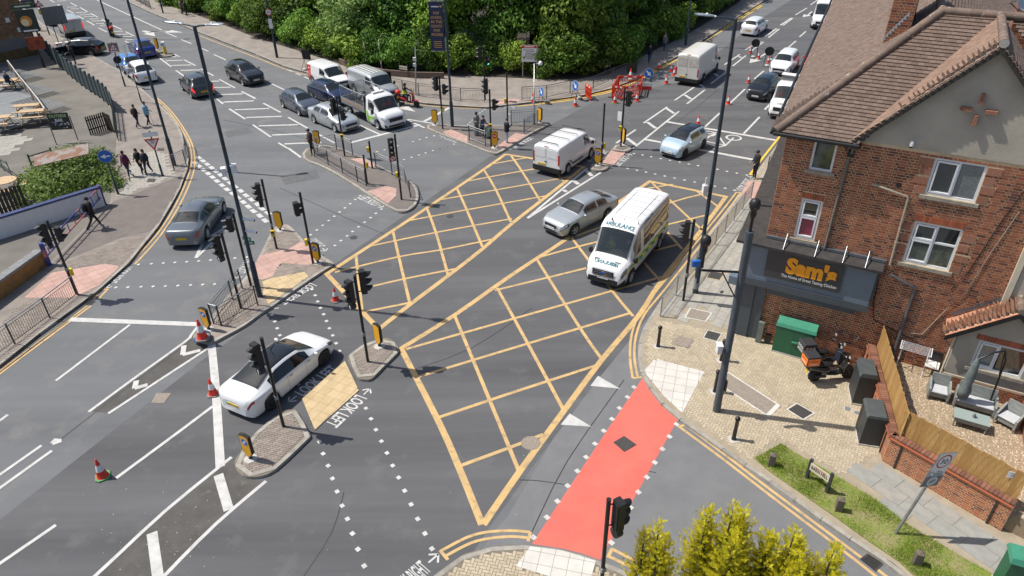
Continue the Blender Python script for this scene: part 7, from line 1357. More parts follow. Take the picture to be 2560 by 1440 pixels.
def conifer(top,H,w,label,leaders):
 base=Vector((top.x,top.y,0));t=empty('golden_conifer',base,0,label,'conifer','golden conifers in the foreground');mo,mi=MB(),MB();tr=MB();tr.tube([(0,0,0),(0,0,H*.9)],[.09,.015],'bark',7)
 for lx,ly,lh in leaders:
  n=int(62*lh/H*1.35);tr.tube([(lx*.3,ly*.3,H*.25),(lx,ly,lh*.6),(lx,ly,lh*.97)],[.04,.025,.006],'bark',5)
  for k in range(n):
   f=(k+random.random())/n;z=lh*(.22+.78*f);R=(w*(1-f)**.7*.95+.05)*random.uniform(.45,1.15);a=k*2.4+random.uniform(-.4,.4);tip=Vector((lx+R*cos(a),ly+R*sin(a),z+R*.75));root=Vector((lx,ly,z-.05));steps=max(2,int(R/.07))
   for j in range(steps):
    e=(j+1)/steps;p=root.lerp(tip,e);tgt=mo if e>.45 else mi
    d=(tip-root).normalized()
    for q in range(2):
     s=random.uniform(.10,.20)*(1.15-.5*e);dd=(d+Vector((random.uniform(-.8,.8),random.uniform(-.8,.8),random.uniform(-.1,.7)))).normalized();side=dd.cross(Vector((random.uniform(-1,1),random.uniform(-1,1),random.uniform(-1,1)))).normalized();vs=[];fs=[]
     for b_ in range(4):
      o_=p+dd*s*b_*.24;ln=s*(.5-.09*b_)
      for sg in(-1,1):e2=(dd+side*sg*1.1).normalized();w2=(dd-side*sg).normalized()*s*.07;k0=len(vs);vs+=[o_,o_+e2*ln*.5+w2,o_+e2*ln,o_+e2*ln*.5-w2];fs.append((k0,k0+1,k0+2,k0+3))
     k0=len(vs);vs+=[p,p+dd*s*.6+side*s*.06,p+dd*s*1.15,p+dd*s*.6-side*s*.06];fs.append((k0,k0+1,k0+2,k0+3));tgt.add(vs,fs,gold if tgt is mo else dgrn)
 mo.build('crown',t);mi.build('inner_foliage',t);tr.build('trunk',t)
def lead(h,ring,n,lo):return[(0,0,h)]+[(ring*cos(2.1*k+.5)*random.uniform(.6,1.1),ring*sin(2.1*k+.5)*random.uniform(.6,1.1),h*random.uniform(lo,.93)) for k in range(n)]
conifer(G(1650,1302,3.7),3.7,.5,'slim golden conifer beside the near signal post',lead(3.7,.34,5,.74));conifer(G(1835,1262,4.2),4.2,.75,'tallest golden conifer at the bottom edge',lead(4.2,.55,10,.72));conifer(G(1990,1320,3.9),3.9,.72,'bushy golden conifer in the middle of the foreground group',lead(3.9,.55,10,.74));conifer(G(2090,1362,3.7),3.7,.55,'small golden conifer overhanging the drain',lead(3.7,.38,5,.72))
vp=GG([(1885,1146),(1920,1128),(1952,1110),(1982,1130),(2055,1170),(2115,1205),(2152,1227),(2205,1262),(2257,1305),(2307,1337),(2360,1367),(2437,1412),(2560,1480),(2400,1530),(2285,1440),(2245,1403),(2170,1352),(2070,1280),(1925,1180)],PZ);vg=MB().prism([p[:2] for p in vp],0,PZ+.03,mat('verge_soil',(.17,.22,.035),.95,var=1,col2=(.28,.24,.12),vscale=1.8,bump=.5,bscale=40)).build('verge');tag(vg,'strip of rough grass along the near kerb',None,None,'structure')
gl_=leaf_mat('grass_blade',((0,(.11,.19,.015)),(.4,(.22,.35,.025)),(.75,(.34,.46,.05)),(1,(.46,.50,.14))));m=MB();pv=[p[:2] for p in vp];x0,x1=min(p[0] for p in pv),max(p[0] for p in pv);yy0,yy1=min(p[1] for p in pv),max(p[1] for p in pv);random.seed(2)
for k in range(75000):
 x,y=random.uniform(x0,x1),random.uniform(yy0,yy1)
 if not inside((x,y),pv):continue
 f=.5+.5*sin(x*2.3+1.3*sin(y*3.1));
 if random.random()>.35+.65*f:continue
 h=random.uniform(.05,.13)*(.6+.7*f);a=random.uniform(0,6.3);w=.007;lx,ly=random.gauss(0,.045),random.gauss(0,.045);m.add([(x-w*cos(a),y-w*sin(a),PZ+.02),(x+w*cos(a),y+w*sin(a),PZ+.02),(x+lx,y+ly,PZ+.02+h)],[(0,1,2)],gl_)
tag(m.build('grass'),'bright green grass of the near verge','grass',None,'stuff')
# people and two-wheelers
SKIN=[mat('skin',(.42,.26,.19),.6),mat('skin_b',(.22,.12,.075),.6)]
def cl(c):return mat('cloth_%.3f_%.3f_%.3f'%c,c,.85,var=.25,vscale=9)
def limb(a,b,ea,eb):return None
def figure(name,label,loc,heading,H=1.72,top=(.02,.02,.025),legs=(.015,.018,.03),shoes=(.3,.3,.3),hair=(.02,.015,.01),skin=0,stride=.0,arms=((.08,-.05),(.08,.05)),pose='stand',cap=None,bag=None,lean=0.0,group='people on foot',long_hair=False,skirt=None,cat='person'):
 k=H/1.75;V=[];E=[];R=[];MI=[]
 def v(p,r,m,par=None):
  V.append(Vector(p)*k);R.append(r*k);
  if par is not None:E.append((par,len(V)-1));MI.append(m)
  return len(V)-1
 sit=pose in('ride','sit');hz=.78 if sit else .93;fx=lean
 pel=v((0,0,hz),(.135),0);sp=v((.02+fx*.3,0,hz+.2),.135,0,pel);ch=v((.02+fx*.8,0,hz+.42),.155,0,sp);nk=v((.03+fx,0,hz+.56),.062,3,ch);hd=v((.05+fx*1.05,0,hz+.66),.078,3,nk);v((.06+fx*1.1,0,hz+.77),.075,3,hd);v((.135+fx*1.05,0,hz+.665),.02,3,hd)
 for s,(fwd,bend) in zip((1,-1),arms):
  sh=v((.02+fx*.8,s*.17,hz+.46),.07,0,ch)
  if pose=='ride':el=v((.28+fx,s*.25,hz+.3),.05,0,sh);wr=v((.52+fx,s*.27,hz+.27),.04,0,el)
  else:el=v((.02+fx*.8+fwd*.7-.03,s*.225,hz+.19),.052,0,sh);wr=v((.02+fx*.8+fwd*2.0+abs(bend)*.9,s*(.235-abs(bend)*.6),hz-.05+abs(bend)*2.4+abs(fwd)*.15),.036,0,el)
  d=(V[wr]-V[el]).normalized()/1;hn=v(tuple(V[wr]/k+d*.07),.034,3,wr)
  for q in range(4):v(tuple(V[hn]/k+d*(.075+.012*(q in(1,2)))+Vector((.012-.004*q,0,0))+Vector((0,(q-1.5)*.018,-.012))),.0095,3,hn)
  v(tuple(V[hn]/k+d*.03+Vector((.04,-s*.01,-.01))),.0105,3,hn)
 for s in(1,-1):
  st=stride*s;hp=v((0,s*.09,hz-.06),.105,1,pel)
  if sit:kn=v((.40,s*.17,hz-.12),.075,1,hp);an=v((.36 if pose=='ride' else .40,s*.19,.30 if pose=='ride' else .12),.05,1,kn)
  else:kn=v((st*.55+.03,s*.10,.50),.068,1,hp);an=v((st*1.05-(.12 if st<0 else 0),s*.095,.10+(.07 if st<-.05 else 0)),.048,1,kn)
  to=V[an]/k;hl=v((to.x-.03,to.y,to.z-.05),.042,2,an);v((to.x+.15,to.y+s*.02,to.z-.065),.036,2,hl)
 me=bpy.data.meshes.new('f');me.from_pydata([tuple(p) for p in V],E,[]);o=bpy.data.objects.new('f',me);COL.objects.link(o);md=o.modifiers.new('s','SKIN');sv=me.skin_vertices[0].data
 for i,r in enumerate(R):sv[i].radius=(r,r);sv[i].use_root=i==0
 md.use_smooth_shade=True;ss=o.modifiers.new('u','SUBSURF');ss.levels=1;ss.render_levels=1;nm=bpy.data.meshes.new_from_object(o.evaluated_get(bpy.context.evaluated_depsgraph_get()));bpy.data.objects.remove(o);nm.name='body'
 for mt in(cl(top),cl(legs),cl(shoes),SKIN[skin]):nm.materials.append(mt)
 segs=[(V[a],V[b]-V[a],m,(R[a]+R[b])/2) for(a,b),m in zip(E,MI)]
 for p in nm.polygons:
  best,bm=1e9,0;c=p.center
  for a,d,m_,r in segs:
   t=max(0,min(1,(c-a).dot(d)/max(1e-9,d.length_squared)));q=(a+d*t-c).length-r
   if q<best:best,bm=q,m_
  p.material_index=bm;p.use_smooth=True
 t=empty(name,loc,heading,label,cat,group);link('body',nm,t);hc=V[hd]+Vector((-.012,0,.045))*k
 m=MB();pr_=[(.0,.125),(.05,.118),(.085,.085),(.098,.03),(.097,-.02)];m.lathe([(r*k,z*k) for r,z in pr_[::-1]],hc,cl(cap or hair),12);
 if cap:m.box(hc+Vector((.12,0,.02))*k,(.12*k,.13*k,.015*k),cl(cap))
 m.build('cap' if cap else 'hair',t)
 if long_hair:m=MB();m.lathe([(.04*k,-.28*k),(.085*k,-.15*k),(.085*k,.02*k)],hc+Vector((-.035,0,0))*k,cl(hair),10);m.build('long_hair',t)
 if pose!='ride':
  m=MB();a=V[ch];b_=V[pel];m.lathe([(.175*k,-.10*k),(.165*k,.15*k),(.185*k,.40*k),(.15*k,.50*k),(.07*k,.56*k)],(b_.x+.01+fx*.3,0,b_.z),cl(top),14);m.v=[(x,y*1.18,z) for x,y,z in m.v];m.build('coat',t)
 if skirt:m=MB();m.lathe([(.24*k,.12*k),(.2*k,.5*k),(.16*k,hz*k)],(0,0,0),cl(skirt),14);m.build('skirt',t)
 if bag:m=MB();m.lathe([(0,-.24),(.13,-.2),(.15,0),(.13,.18),(0,.22)],(0,0,0),cl(bag),10);m.v=[(x*.75-.2+fx*.6,y,z+(hz+.33)) for x,y,z in m.v];m.v=[(x*k,y*k,z*k) for x,y,z in m.v];m.build('backpack',t)
 return t
def person(px,face,label,z0=PZ,**k):return figure('person',label,G(*px,z0),radians(face),**k)
NV,BK=(.012,.016,.03),(.012,.012,.014)
person((240,571),50,'person in black with a backpack walking by the blue barrier',H=1.82,top=BK,legs=BK,shoes=(.45,.48,.55),stride=.3,bag=BK,arms=((.1,0),(-.1,0)))
person((347,318),75,'person in dark jacket with a brown bag walking away',H=1.66,top=NV,legs=(.03,.035,.06),bag=(.1,.05,.035),stride=.18,hair=(.05,.03,.02));person((374,313),70,'person in a light blue jacket with a walking stick',H=1.74,top=(.20,.38,.50),legs=(.02,.024,.04),shoes=(.55,.55,.55),stride=.15,hair=(.07,.045,.03))
person((325,441),265,'person in a maroon hoodie walking towards the junction',H=1.68,top=(.10,.012,.05),legs=(.03,.05,.10),shoes=(.5,.5,.52),stride=.22,hair=(.03,.02,.015),skin=1,arms=((-.05,0),(.05,0)));person((357,434),268,'left one of two people in black walking arm in arm',H=1.66,top=BK,legs=NV,shoes=(.6,.6,.6),stride=.2,long_hair=True);person((374,437),272,'right one of two people in black walking arm in arm',H=1.68,top=(.016,.022,.03),legs=(.016,.022,.05),shoes=(.6,.6,.6),stride=-.2,long_hair=True)
person((782,386),200,'person in a brown jacket and cap on the railed island',H=1.74,top=(.07,.04,.022),legs=BK,shoes=(.35,.45,.05),cap=(.03,.025,.025),stride=.06)
person((1192,338),300,'person in a grey coat and dark headscarf waiting on the far island',H=1.66,top=(.20,.21,.21),legs=(.05,.05,.055),skirt=(.13,.135,.14),hair=BK,long_hair=True,arms=((.05,.1),(.05,.1)));person((1205,344),310,'person in a cap leaning on a shopping trolley',H=1.62,top=(.09,.10,.12),legs=NV,cap=(.03,.04,.07),lean=.16,arms=((.14,.1),(.14,.1)),hair=(.4,.4,.4));person((1267,357),20,'person in a dark jacket and pale jeans on the phone',H=1.70,top=NV,legs=(.36,.46,.55),shoes=(.35,.36,.4),arms=((.05,.0),(.1,.18)),hair=(.06,.03,.02))
person((1885,446),195,'person in black with a cap at the railing by the shop',H=1.78,top=(.016,.02,.024),legs=BK,shoes=(.5,.5,.5),cap=(.02,.022,.03),bag=None);person((1622,160),60,'person in a navy jacket on the shaded footway',H=1.75,top=(.012,.02,.035),legs=(.06,.10,.17),stride=.16);person((1660,129),55,'person in a grey hooded coat on the shaded footway',H=1.7,top=(.17,.18,.20),legs=(.05,.09,.17),stride=.16,hair=(.15,.16,.18))
person((190,160),200,'bald person in a dark vest leaning on the panel fence',H=1.72,top=(.03,.032,.036),legs=BK,hair=(.42,.30,.25),lean=.15,arms=((.16,.05),(.16,.05)));person((98,77),230,'person in dark clothes walking past the pub sign',H=1.75,top=NV,legs=BK,stride=.15);person((457,36),60,'person in brown at the top of the far footway',H=1.7,top=(.2,.14,.10),legs=(.03,.03,.03),stride=.1);person((468,40),60,'person in black at the top of the far footway',H=1.75,top=BK,legs=BK,stride=.1)
g=G(1222,345,PZ);t=empty('shopping_trolley',(g.x,g.y,PZ),.4,'wheeled shopping trolley stuffed with bags on the far island','trolley');m=MB();m.lathe([(0,.1),(.2,.15),(.26,.4),(.22,.75),(.1,.85),(0,.86)],(0,0,0),mat('trolley_bag',(.35,.42,.40),.7,var=1,col2=(.12,.3,.2),vscale=5),10);m.build('bag',t);m=MB();m.lathe([(0,.8),(.1,.84),(.08,.95),(0,.98)],(.05,0,0),'cone_red',8);m.build('red_parcel',t);m=MB();m.tube([(-.2,0,.1),(-.3,0,1.0)],.014,'black_metal',6);m.build('handle',t);[MB().lathe([(.09,-.02),(.09,.02)],(0,y,.09),'rubber',12,'Y').build('wheel',t) for y in(-.2,.2)]
m=MB();b=G(384,308,PZ);m.tube([b,b+Vector((-.15,.05,.85))],.012,'black_metal',6);o=m.build('walking_stick');tag(o,'thin walking stick held by the person in light blue','stick')
def scooter(loc,rz,label,col,box=None,boxcol=None,rider=None,big=False,name='scooter',lt=''):
 t=empty(name,loc,rz,label,'motor scooter');cm=mat('shell_%s'%str(col),col,.3,coat=.8,var=.1,vscale=4)
 for x,nm in((0,'wheel'),(1.32,'wheel')):m=MB();m.lathe([(.13,-.05),(.24,-.06),(.27,0),(.24,.06),(.13,.05)],(x,0,.27),'rubber',20,'Y');w=m.build(nm,t);m=MB();m.lathe([(.14,-.035),(.14,.035)],(x,0,.27),'dark_alloy',14,'Y');m.build('rim',w)
 def shell(pts,nm,mt):m=MB();n=10;vs=[(x,w*cos(2*pi*i/n),z+h*sin(2*pi*i/n)) for x,z,w,h in pts for i in range(n)];m.add(vs,[(j*n+i,j*n+(i+1)%n,(j+1)*n+(i+1)%n,(j+1)*n+i) for j in range(len(pts)-1) for i in range(n)]+[tuple(range(n))[::-1],tuple(range(len(vs)-n,len(vs)))],mt,True);return m.build(nm,t)
 shell([(-.35,.72,.05,.03),(-.2,.66,.13,.09),(.1,.58,.16,.14),(.42,.52,.14,.14),(.55,.42,.12,.08)],'rear_body',cm);shell([(.45,.34,.13,.05),(.75,.32,.14,.05),(.98,.36,.13,.06)],'floorboard',mat('trim_black'));shell([(.98,.45,.17,.15),(1.08,.7,.18,.18),(1.05,.92,.14,.12),(.98,1.02,.1,.05)],'leg_shield',cm);shell([(1.12,.52,.10,.05),(1.34,.55,.10,.05),(1.52,.48,.06,.03)],'front_mudguard',cm)
 shell([(-.22,.79,.12,.04),(.1,.80,.15,.06),(.45,.76,.14,.06),(.6,.70,.1,.04)],'seat',MATS['trim_black']);m=MB();m.tube([(1.0,0,.9),(.95,0,1.06)],.03,'black_metal',8);m.tube([(.86,-.34,1.06),(.97,-.2,1.07),(.97,.2,1.07),(.86,.34,1.06)],.018,'black_metal',8);m.build('handlebar',t);shell([(.98,1.02,.14,.07),(1.08,1.04,.1,.06),(1.13,1.02,.05,.04)],'headlamp_cowl',cm)
 for sg in(-1,1):m=MB();m.tube([(.95,sg*.22,1.08),(.97,sg*.3,1.24)],.008,'black_metal',5);m.disc((.96,sg*.31,1.26),.06,(-1,0,.1),'lamp_clear',10);m.build('mirror',t);m=MB();m.tube([(1.32,sg*.08,.27),(1.05,sg*.07,.85)],.022,'dark_alloy',6);m.build('fork_leg',t)
 m=MB();m.tube([(-.05,-.14,.32),(.35,-.15,.30)],[.06,.05],'dark_alloy',10);m.build('exhaust',t);m=MB();Plate(m,(-.38,0,.55),pi).slab(rectp(.2,.16),MATS['plate_yellow'],.01);m.build('number_plate',t)
 if big:m=MB();m.add([(1.02,-.16,1.05),(1.02,.16,1.05),(.88,.13,1.42),(.88,-.13,1.42)],[(0,1,2,3)],GL);m.build('windshield',t)
 if box:
  m=MB();bmt=mat('box_dark',(.03,.03,.033),.6);soft_box(m,(-.32,0,1.08),(.5,.48,.46),bmt,0,.02);o=m.build('delivery_box',t)
  if boxcol:
   m=MB()
   for a,c,w in((pi,(-.572,0,1.06),.44),(-pi/2,(-.32,-.242,1.06),.46),(pi/2,(-.32,.242,1.06),.46)):q=Plate(m,c,a);q.rect(0,.02,w,.32,mat('panel_%s'%str(boxcol),boxcol,.5));(q.text(lt,.02,.06,.3,.08,'black_plastic',.02),q.rect(.0,-.06,.3,.03,'sign_white')) if lt else[(q.disc(-.13+.13*i,.08,.05,'sign_white',14),q.disc(-.13+.13*i,.08,.03,'black_plastic',12),q.rect(.0,-.03-.04*i,.36,.015,'sign_white')) for i in range(3)]
   m.build('box_panel',o)
 elif box is False:m=MB();m.lathe([(0,-.15),(.2,-.12),(.22,0),(.16,.14),(0,.17)],(-.3,0,1.0),'cone_red',12);m.build('top_box',t)
 return t
a,b=G(2033,952,PZ),G(2122,945,PZ);d=b-a;scooter(a,atan2(d.y,d.x),'black delivery scooter with an orange box outside the shop',(.02,.021,.024),True,(.85,.19,.02),lt='JUST EAT');e=Vector((-d.y,d.x,0)).normalized()*.75
s2=scooter(a+e+d*.14,atan2(d.y,d.x)+.03,'black delivery scooter with a dark lettered box against the shop wall',(.03,.032,.036),True,(.035,.05,.06),lt='')
m=MB();m.box((.98,-.14,.62),(.1,.32,.52),mat('cover_navy',(.02,.025,.05),.7,var=.3,vscale=8));m.build('leg_cover',s2)
def helmet(t,k,col,z,x):m=MB();m.lathe([(.08,-.12),(.125,-.06),(.135,.04),(.10,.13),(0,.16)],(x,0,z),mat('helmet_%s'%str(col),col,.3,coat=.6),14);m.lathe([(.137,-.03),(.139,.03)],(x+.006,0,z),'lamp_dark',14);m.build('helmet',t)
a,b=G(1006,263),G(1050,270);d=b-a;rz=atan2(d.y,d.x);scooter(a,rz,'red maxi scooter with a red top box at the far kerb',(.62,.02,.02),False,None,None,True);f=figure('person','rider in black and yellow sitting on the red scooter',a+Vector((cos(rz),sin(rz),0))*.3+Vector((0,0,.12)),rz,1.75,(.02,.02,.02),(.03,.05,.1),pose='ride',group='riders');helmet(f,1,(.012,.012,.014),1.5,.06);m=MB();m.lathe([(.17,.0),(.18,.14),(.17,.26)],(.03,0,.82),mat('hi_vis',(.75,.85,.05),.5),12);m.build('hi_vis_band',f)
a,b=G(284,93),G(274,82);d=b-a;rz=atan2(d.y,d.x);scooter(a,rz,'distant scooter with a red lamp beside the lamp post',(.03,.03,.03),False,None);f=figure('person','rider in dark clothes on the distant scooter',a+Vector((cos(rz),sin(rz),0))*.3+Vector((0,0,.12)),rz,1.75,BK,BK,pose='ride',group='riders',bag=(.3,.3,.32));helmet(f,1,(.02,.02,.025),1.5,.06)
# road works
def barrier(p,q,label):
 a,b=G(*p),G(*q);d=b-a;ln=d.length;ang=atan2(d.y,d.x);t=empty('barrier',a,ang,label,'barrier','red plastic barriers');r=mat('barrier_red',(.72,.05,.02),.5,var=.15,vscale=5);m=MB()
 for z,h in((.95,.16),(.15,.1),(.62,.05)):m.box((ln/2,0,z),(ln,.05,h),r)
 n=max(4,round(ln/.13));[m.box((ln*(i+.5)/n,0,.55),(.035,.04,.8),r) for i in range(n)];[m.box((x,0,.52),(.06,.06,1.0),r) for x in(.03,ln-.03)];m.build('panel',t);m=MB();[m.box((ln*x,-.028,.95),(ln*.16,.008,.12),'sign_white') for x in(.3,.7)];m.build('reflective_band',t);[MB().box((x,0,.03),(.1,.6,.06),'rubber').build('foot',t) for x in(.15,ln-.15)]
for p,q,lb in(((1530,246),(1560,250),'red barrier at the near left of the pit'),((1560,250),(1598,243),'red barrier across the near side of the pit'),((1598,243),(1604,222),'red barrier on the right side of the pit'),((1545,221),(1602,222),'red barrier along the rear of the pit'),((1529,246),(1544,222),'red barrier on the left side of the pit'),((1463,240),(1477,252),'single red barrier left of the pit')):barrier(p,q,lb)
def temp_sign(px,label,r,face,kind,z=.9,z0=0.0):
 b=G(*px,z0);t=empty('temporary_sign',(0,0,0),0,label,'road sign','temporary road signs');f=radians(face);u=Vector((-sin(f),cos(f),0));n=Vector((cos(f),sin(f),0))
 for sg in(-1,1):m=MB();m.tube([b+u*sg*r*.8+n*.15,b+u*sg*r*.55+Vector((0,0,z+r))],.018,'black_metal',6);m.build('leg',t);m=MB();m.tube([b+u*sg*r*.8-n*.5,b+u*sg*r*.55+Vector((0,0,z))],.018,'black_metal',6);m.build('leg',t)
 m=MB();q=Plate(m,b+Vector((0,0,z+r))+n*.05,f,.12)
 if kind=='arrow':q.slab(ngon(r),MATS['sign_white'],.015,MATS['sign_grey']);q.disc(0,0,r*.95,'sign_blue');q.arrow(0,0,r*1.35,radians(-45),'sign_white',r*.26)
 elif kind=='black':q.slab(ngon(r),MATS['black_plastic'],.015)
 elif kind=='sheet':q.slab(rectp(r*2,r*2),MATS['black_plastic'],.03)
 m.build('sign_face',t);m=MB();m.lathe([(0,0),(.2,.03),(.2,.14),(0,.18)],b-n*.45,mat('sandbag_white',(.5,.49,.46),.9),9);m.build('sandbag',t);return t
temp_sign((1618,226),'round blue arrow sign on a frame right of the red barriers',.38,262,'arrow',1.0);temp_sign((1354,258),'tilted blue arrow roundel at the far kerb, left one',.36,205,'arrow',.55);temp_sign((1438,250),'tilted blue arrow roundel at the far kerb, right one',.38,215,'arrow',.75);temp_sign((1578,196),'square black sign back standing behind the tall cone',.42,75,'sheet',.45,PZ);temp_sign((1884,141),'round black sign back in the roadworks, left one',.38,70,'black',.8);temp_sign((1918,163),'round black sign back in the roadworks, right one',.4,70,'black',.8);temp_sign((968,228),'black sheeted sign frame behind the silver van',.45,80,'sheet',.7,PZ);temp_sign((770,172),'black sheeted sign frame by the kerb behind the small van',.42,70,'sheet',.8,PZ)
b=G(1616,233);m=MB();q=Plate(m,(b.x,b.y,.55),radians(262));q.slab(rectp(.75,.6),MATS['sign_white'],.02);q.rect(0,-.15,.75,.28,'sign_red');o=m.build('works_board');tag(o,'red and white board leaning below the blue arrow sign','sign')
b=G(1335,312,PZ);t=empty('camera_pole',(0,0,0),0,'thin grey pole with a white camera behind the short railings','camera post');pipe(t,[b,b+Vector((0,0,1.4)),b+Vector((0,0,1.45)),b+Vector((0,0,4.3)),b+Vector((.3,0,4.32))],[.09,.09,.05,.045,.03],'grey_steel','pole');m=MB();m.lathe([(.12,-.1),(.15,0),(.1,.14),(0,.16)],b+Vector((.42,0,4.3)),'sign_white',12);m.build('camera',t)
b=G(1040,234,PZ);t=empty('camera_pole',(0,0,0),0,'leaning grey pole with small white units behind the red scooter','camera post');pipe(t,[b,b+Vector((.25,0,3.6)),b+Vector((.45,0,4.0))],.05,'grey_steel','pole');[(lambda m:(m.box(b+Vector((.1+.03*i,-.1,2.3+.45*i)),(.25,.12,.25),'sign_white'),m.build('unit',t)))(MB()) for i in range(2)]
# permanent signs
def post(px,h,label,r=.045,mt='lamp_blue',z0=PZ,cat='road sign'):
 b=G(*px,z0);t=empty('sign_post',(0,0,0),0,label,cat);pipe(t,[b,b+Vector((0,0,.75)),b+Vector((0,0,.78)),b+Vector((0,0,h))],[r*1.5,r*1.5,r,r],mt,'pole');t['px'],t['py']=b.x,b.y;return t
def face(t,z,a,draw,name='sign_face',dx=0):m=MB();q=Plate(m,(t['px']+cos(radians(a))*.07+dx,t['py']+sin(radians(a))*.07,z),radians(a));draw(q);m.build(name,t)
tri=lambda r,up=1:[(0,up*r),(-up*r*.87,-up*r*.5),(up*r*.87,-up*r*.5)]
def giveway(q):q.slab(rectp(.85,.3,0,.52),MATS['sign_white']);q.slab(tri(.5,-1),MATS['sign_red'],.012,MATS['sign_grey']);q.poly(tri(.34,-1),'sign_white');q.text('GIVE',0,.12,.3,.1,'black_plastic',.02);q.text('WAY',0,-.01,.22,.09,'black_plastic',.02)
def warn(q):q.slab(rectp(.75,.75),MATS['sign_grey']);q.poly([(x,y-.04) for x,y in tri(.42)],'sign_red');q.poly([(x,y-.04) for x,y in tri(.30)],'sign_white');[(q.disc(x,.02,.035,'black_plastic',10),q.rect(x,-.08,.05,.13,'black_plastic')) for x in(-.06,.07)];q.rect(0,-.31,.6,.09,'sign_white')
def plates(q):q.slab(rectp(.62,.42,0,.1),MATS['sign_white']);[q.rect(0,.2-.07*i,.42-.1*(i%2),.03,'black_plastic') for i in range(3)];q.disc(-.18,-.02,.05,'sign_blue',12)
face(post((407,440),2.9,'give way sign on a post at the left corner'),2.3,-75,giveway);face(post((296,486),2.9,'blue left arrow roundel on a post by the bramble bush'),2.5,-72,lambda q:(q.slab(ngon(.38),MATS['sign_white'],.012,MATS['sign_grey']),q.disc(0,0,.37,'sign_blue'),q.arrow(0,0,.5,pi,'sign_white',.08)))
t=post((313,216),3.6,'children warning sign on a post by the bright blue car');face(t,3.3,-70,warn);face(t,2.3,110,lambda q:q.slab(ngon(.3),MATS['black_plastic']),'sign_back');face(post((354,256),2.9,'parking plates on a post by the white SUV',.035),2.5,-70,plates,dx=-.1);face(post((331,190),2.7,'narrow parking plate on a post behind the white SUV',.03),2.3,-30,lambda q:q.slab(rectp(.28,1.0),MATS['sign_white']))
t=post((124,87),3.5,'red triangle and yellow plate on a post at the far left');face(t,3.2,-60,lambda q:(q.slab(tri(.45),MATS['sign_red']),q.poly(tri(.3),'sign_white')));face(t,2.5,-60,lambda q:q.slab(rectp(.5,.5),MATS['box_yellow']))
t=empty('temporary_board',(0,0,0),0,'blank grey board on two legs with white feet','sign');a,b=G(149,114,PZ),G(173,111,PZ)
for e in(a,b):pipe(t,[e,e+Vector((0,0,2.2))],.04,'black_metal','leg');m=MB();m.box(e+Vector((0,0,.14)),(.6,.5,.28),'sign_white',.5);m.box(e+Vector((0,0,.16)),(.61,.51,.05),'sign_red',.5);m.build('foot',t)
m=MB();c=(a+b)/2+Vector((0,-.05,2.85));q=Plate(m,c,radians(-55));q.slab(rectp(2.0,1.7),MATS['sign_grey'],.03);m.build('panel',t)
# the public house corner
t=empty('public_house',(0,0,0),0,'old brick building at the top left with stained lower walls','building');c=G(97,136,PZ);e=G(-260,215,PZ);d=(e-c).normalized();nb=Vector((-d.y,d.x,0));nb=nb if nb.y<0 else-nb;F=lambda u,dd,z:c+d*u-nb*dd+Vector((0,0,z-PZ))
mat('pub_brick',(.30,.165,.09),.9,var=1,col2=(.19,.105,.06),vscale=3,bump=.5,bscale=18,island=.2,wear=(.40,.30,.20),wscale=1.2,wthr=(.6,.7));mat('pub_base',(.20,.13,.045),.9,var=1,col2=(.12,.075,.03),vscale=2);mat('pub_band',(.16,.185,.215),.9,var=1,col2=(.25,.2,.16),vscale=1.6)
for z0_,z1_,mt in((0,1.0,'pub_base'),(1.0,2.0,'pub_band'),(2.0,9,'pub_brick')):m=MB();m.add([F(x,y,z) for z in(z0_,z1_) for x,y in((0,0),(25,0),(25,12),(0,12))],[(0,1,5,4),(1,2,6,5),(2,3,7,6),(3,0,4,7),(4,5,6,7)],mt);m.build('wall',t)
bricks(t,F,atan2(d.y,d.x)+pi,0,9,2.1,8.5,[],'pub_brick',0,.16,.44,.014,.02)
for u,z in((1.6,3.6),(.9,2.6)):m=MB();m.box(F(u,-.03,z),(.35,.06,.4),'sign_white',atan2(d.y,d.x));m.build('wall_box',t)
m=MB();q=Plate(m,F(6.2,-.02,1.9),atan2(nb.y,nb.x));[q.line(-.5+.2*i,-.3*(i%2),-.3+.2*i,.4-.5*(i%2),.08,'sign_blue') for i in range(6)];m.build('graffiti',t)
for x in(8,15):b=G(x,142,PZ);m=MB();[m.quad(*[b+Vector((xx,y,z)) for xx,y,z in((-.15,s*.02,.62),(.15,s*.02,.62),(.18,s*.25,0),(-.18,s*.25,0))],'box_yellow') for s in(-1,1)];o=m.build('floor_sign');tag(o,('left' if x==8 else 'right')+' yellow folding floor sign by the old brick wall','floor sign')
t=post((111,169),4.9,'tall black pub sign post with a fireball picture and an orange board',.07,'black_metal',cat='pub sign');face(t,4.2,-60,lambda q:(q.slab(rectp(1.5,1.9),mat('pub_board',(.02,.03,.025),.5),.06),q.disc(-.1,.0,.45,mat('fire_orange',(.6,.22,.03),.5),18),q.disc(-.2,-.1,.3,mat('fire_pale',(.75,.6,.35),.5),16),q.rect(0,-.8,1.1,.12,'sign_white')),'picture_board');face(t,5.45,-60,lambda q:(q.slab(rectp(1.7,.42),mat('pub_green',(.015,.06,.035),.5),.06),q.rect(0,0,1.2,.12,'plate_cream')),'name_board');face(t,2.3,-60,lambda q:(q.slab(rectp(1.35,1.1),mat('board_orange',(.48,.08,.02),.6,var=1,col2=(.15,.03,.015),vscale=2),.05)),'orange_board')
fp=GG([(106,118),(122,140),(140,158),(160,176),(182,196),(205,214),(228,230),(250,244),(272,262),(290,282)],PZ);t=empty('panel_fence',(0,0,0),0,'dark blue-grey panel fence between car park and footway','fence');fm=mat('fence_slate',(.045,.07,.08),.7,var=.25,vscale=3)
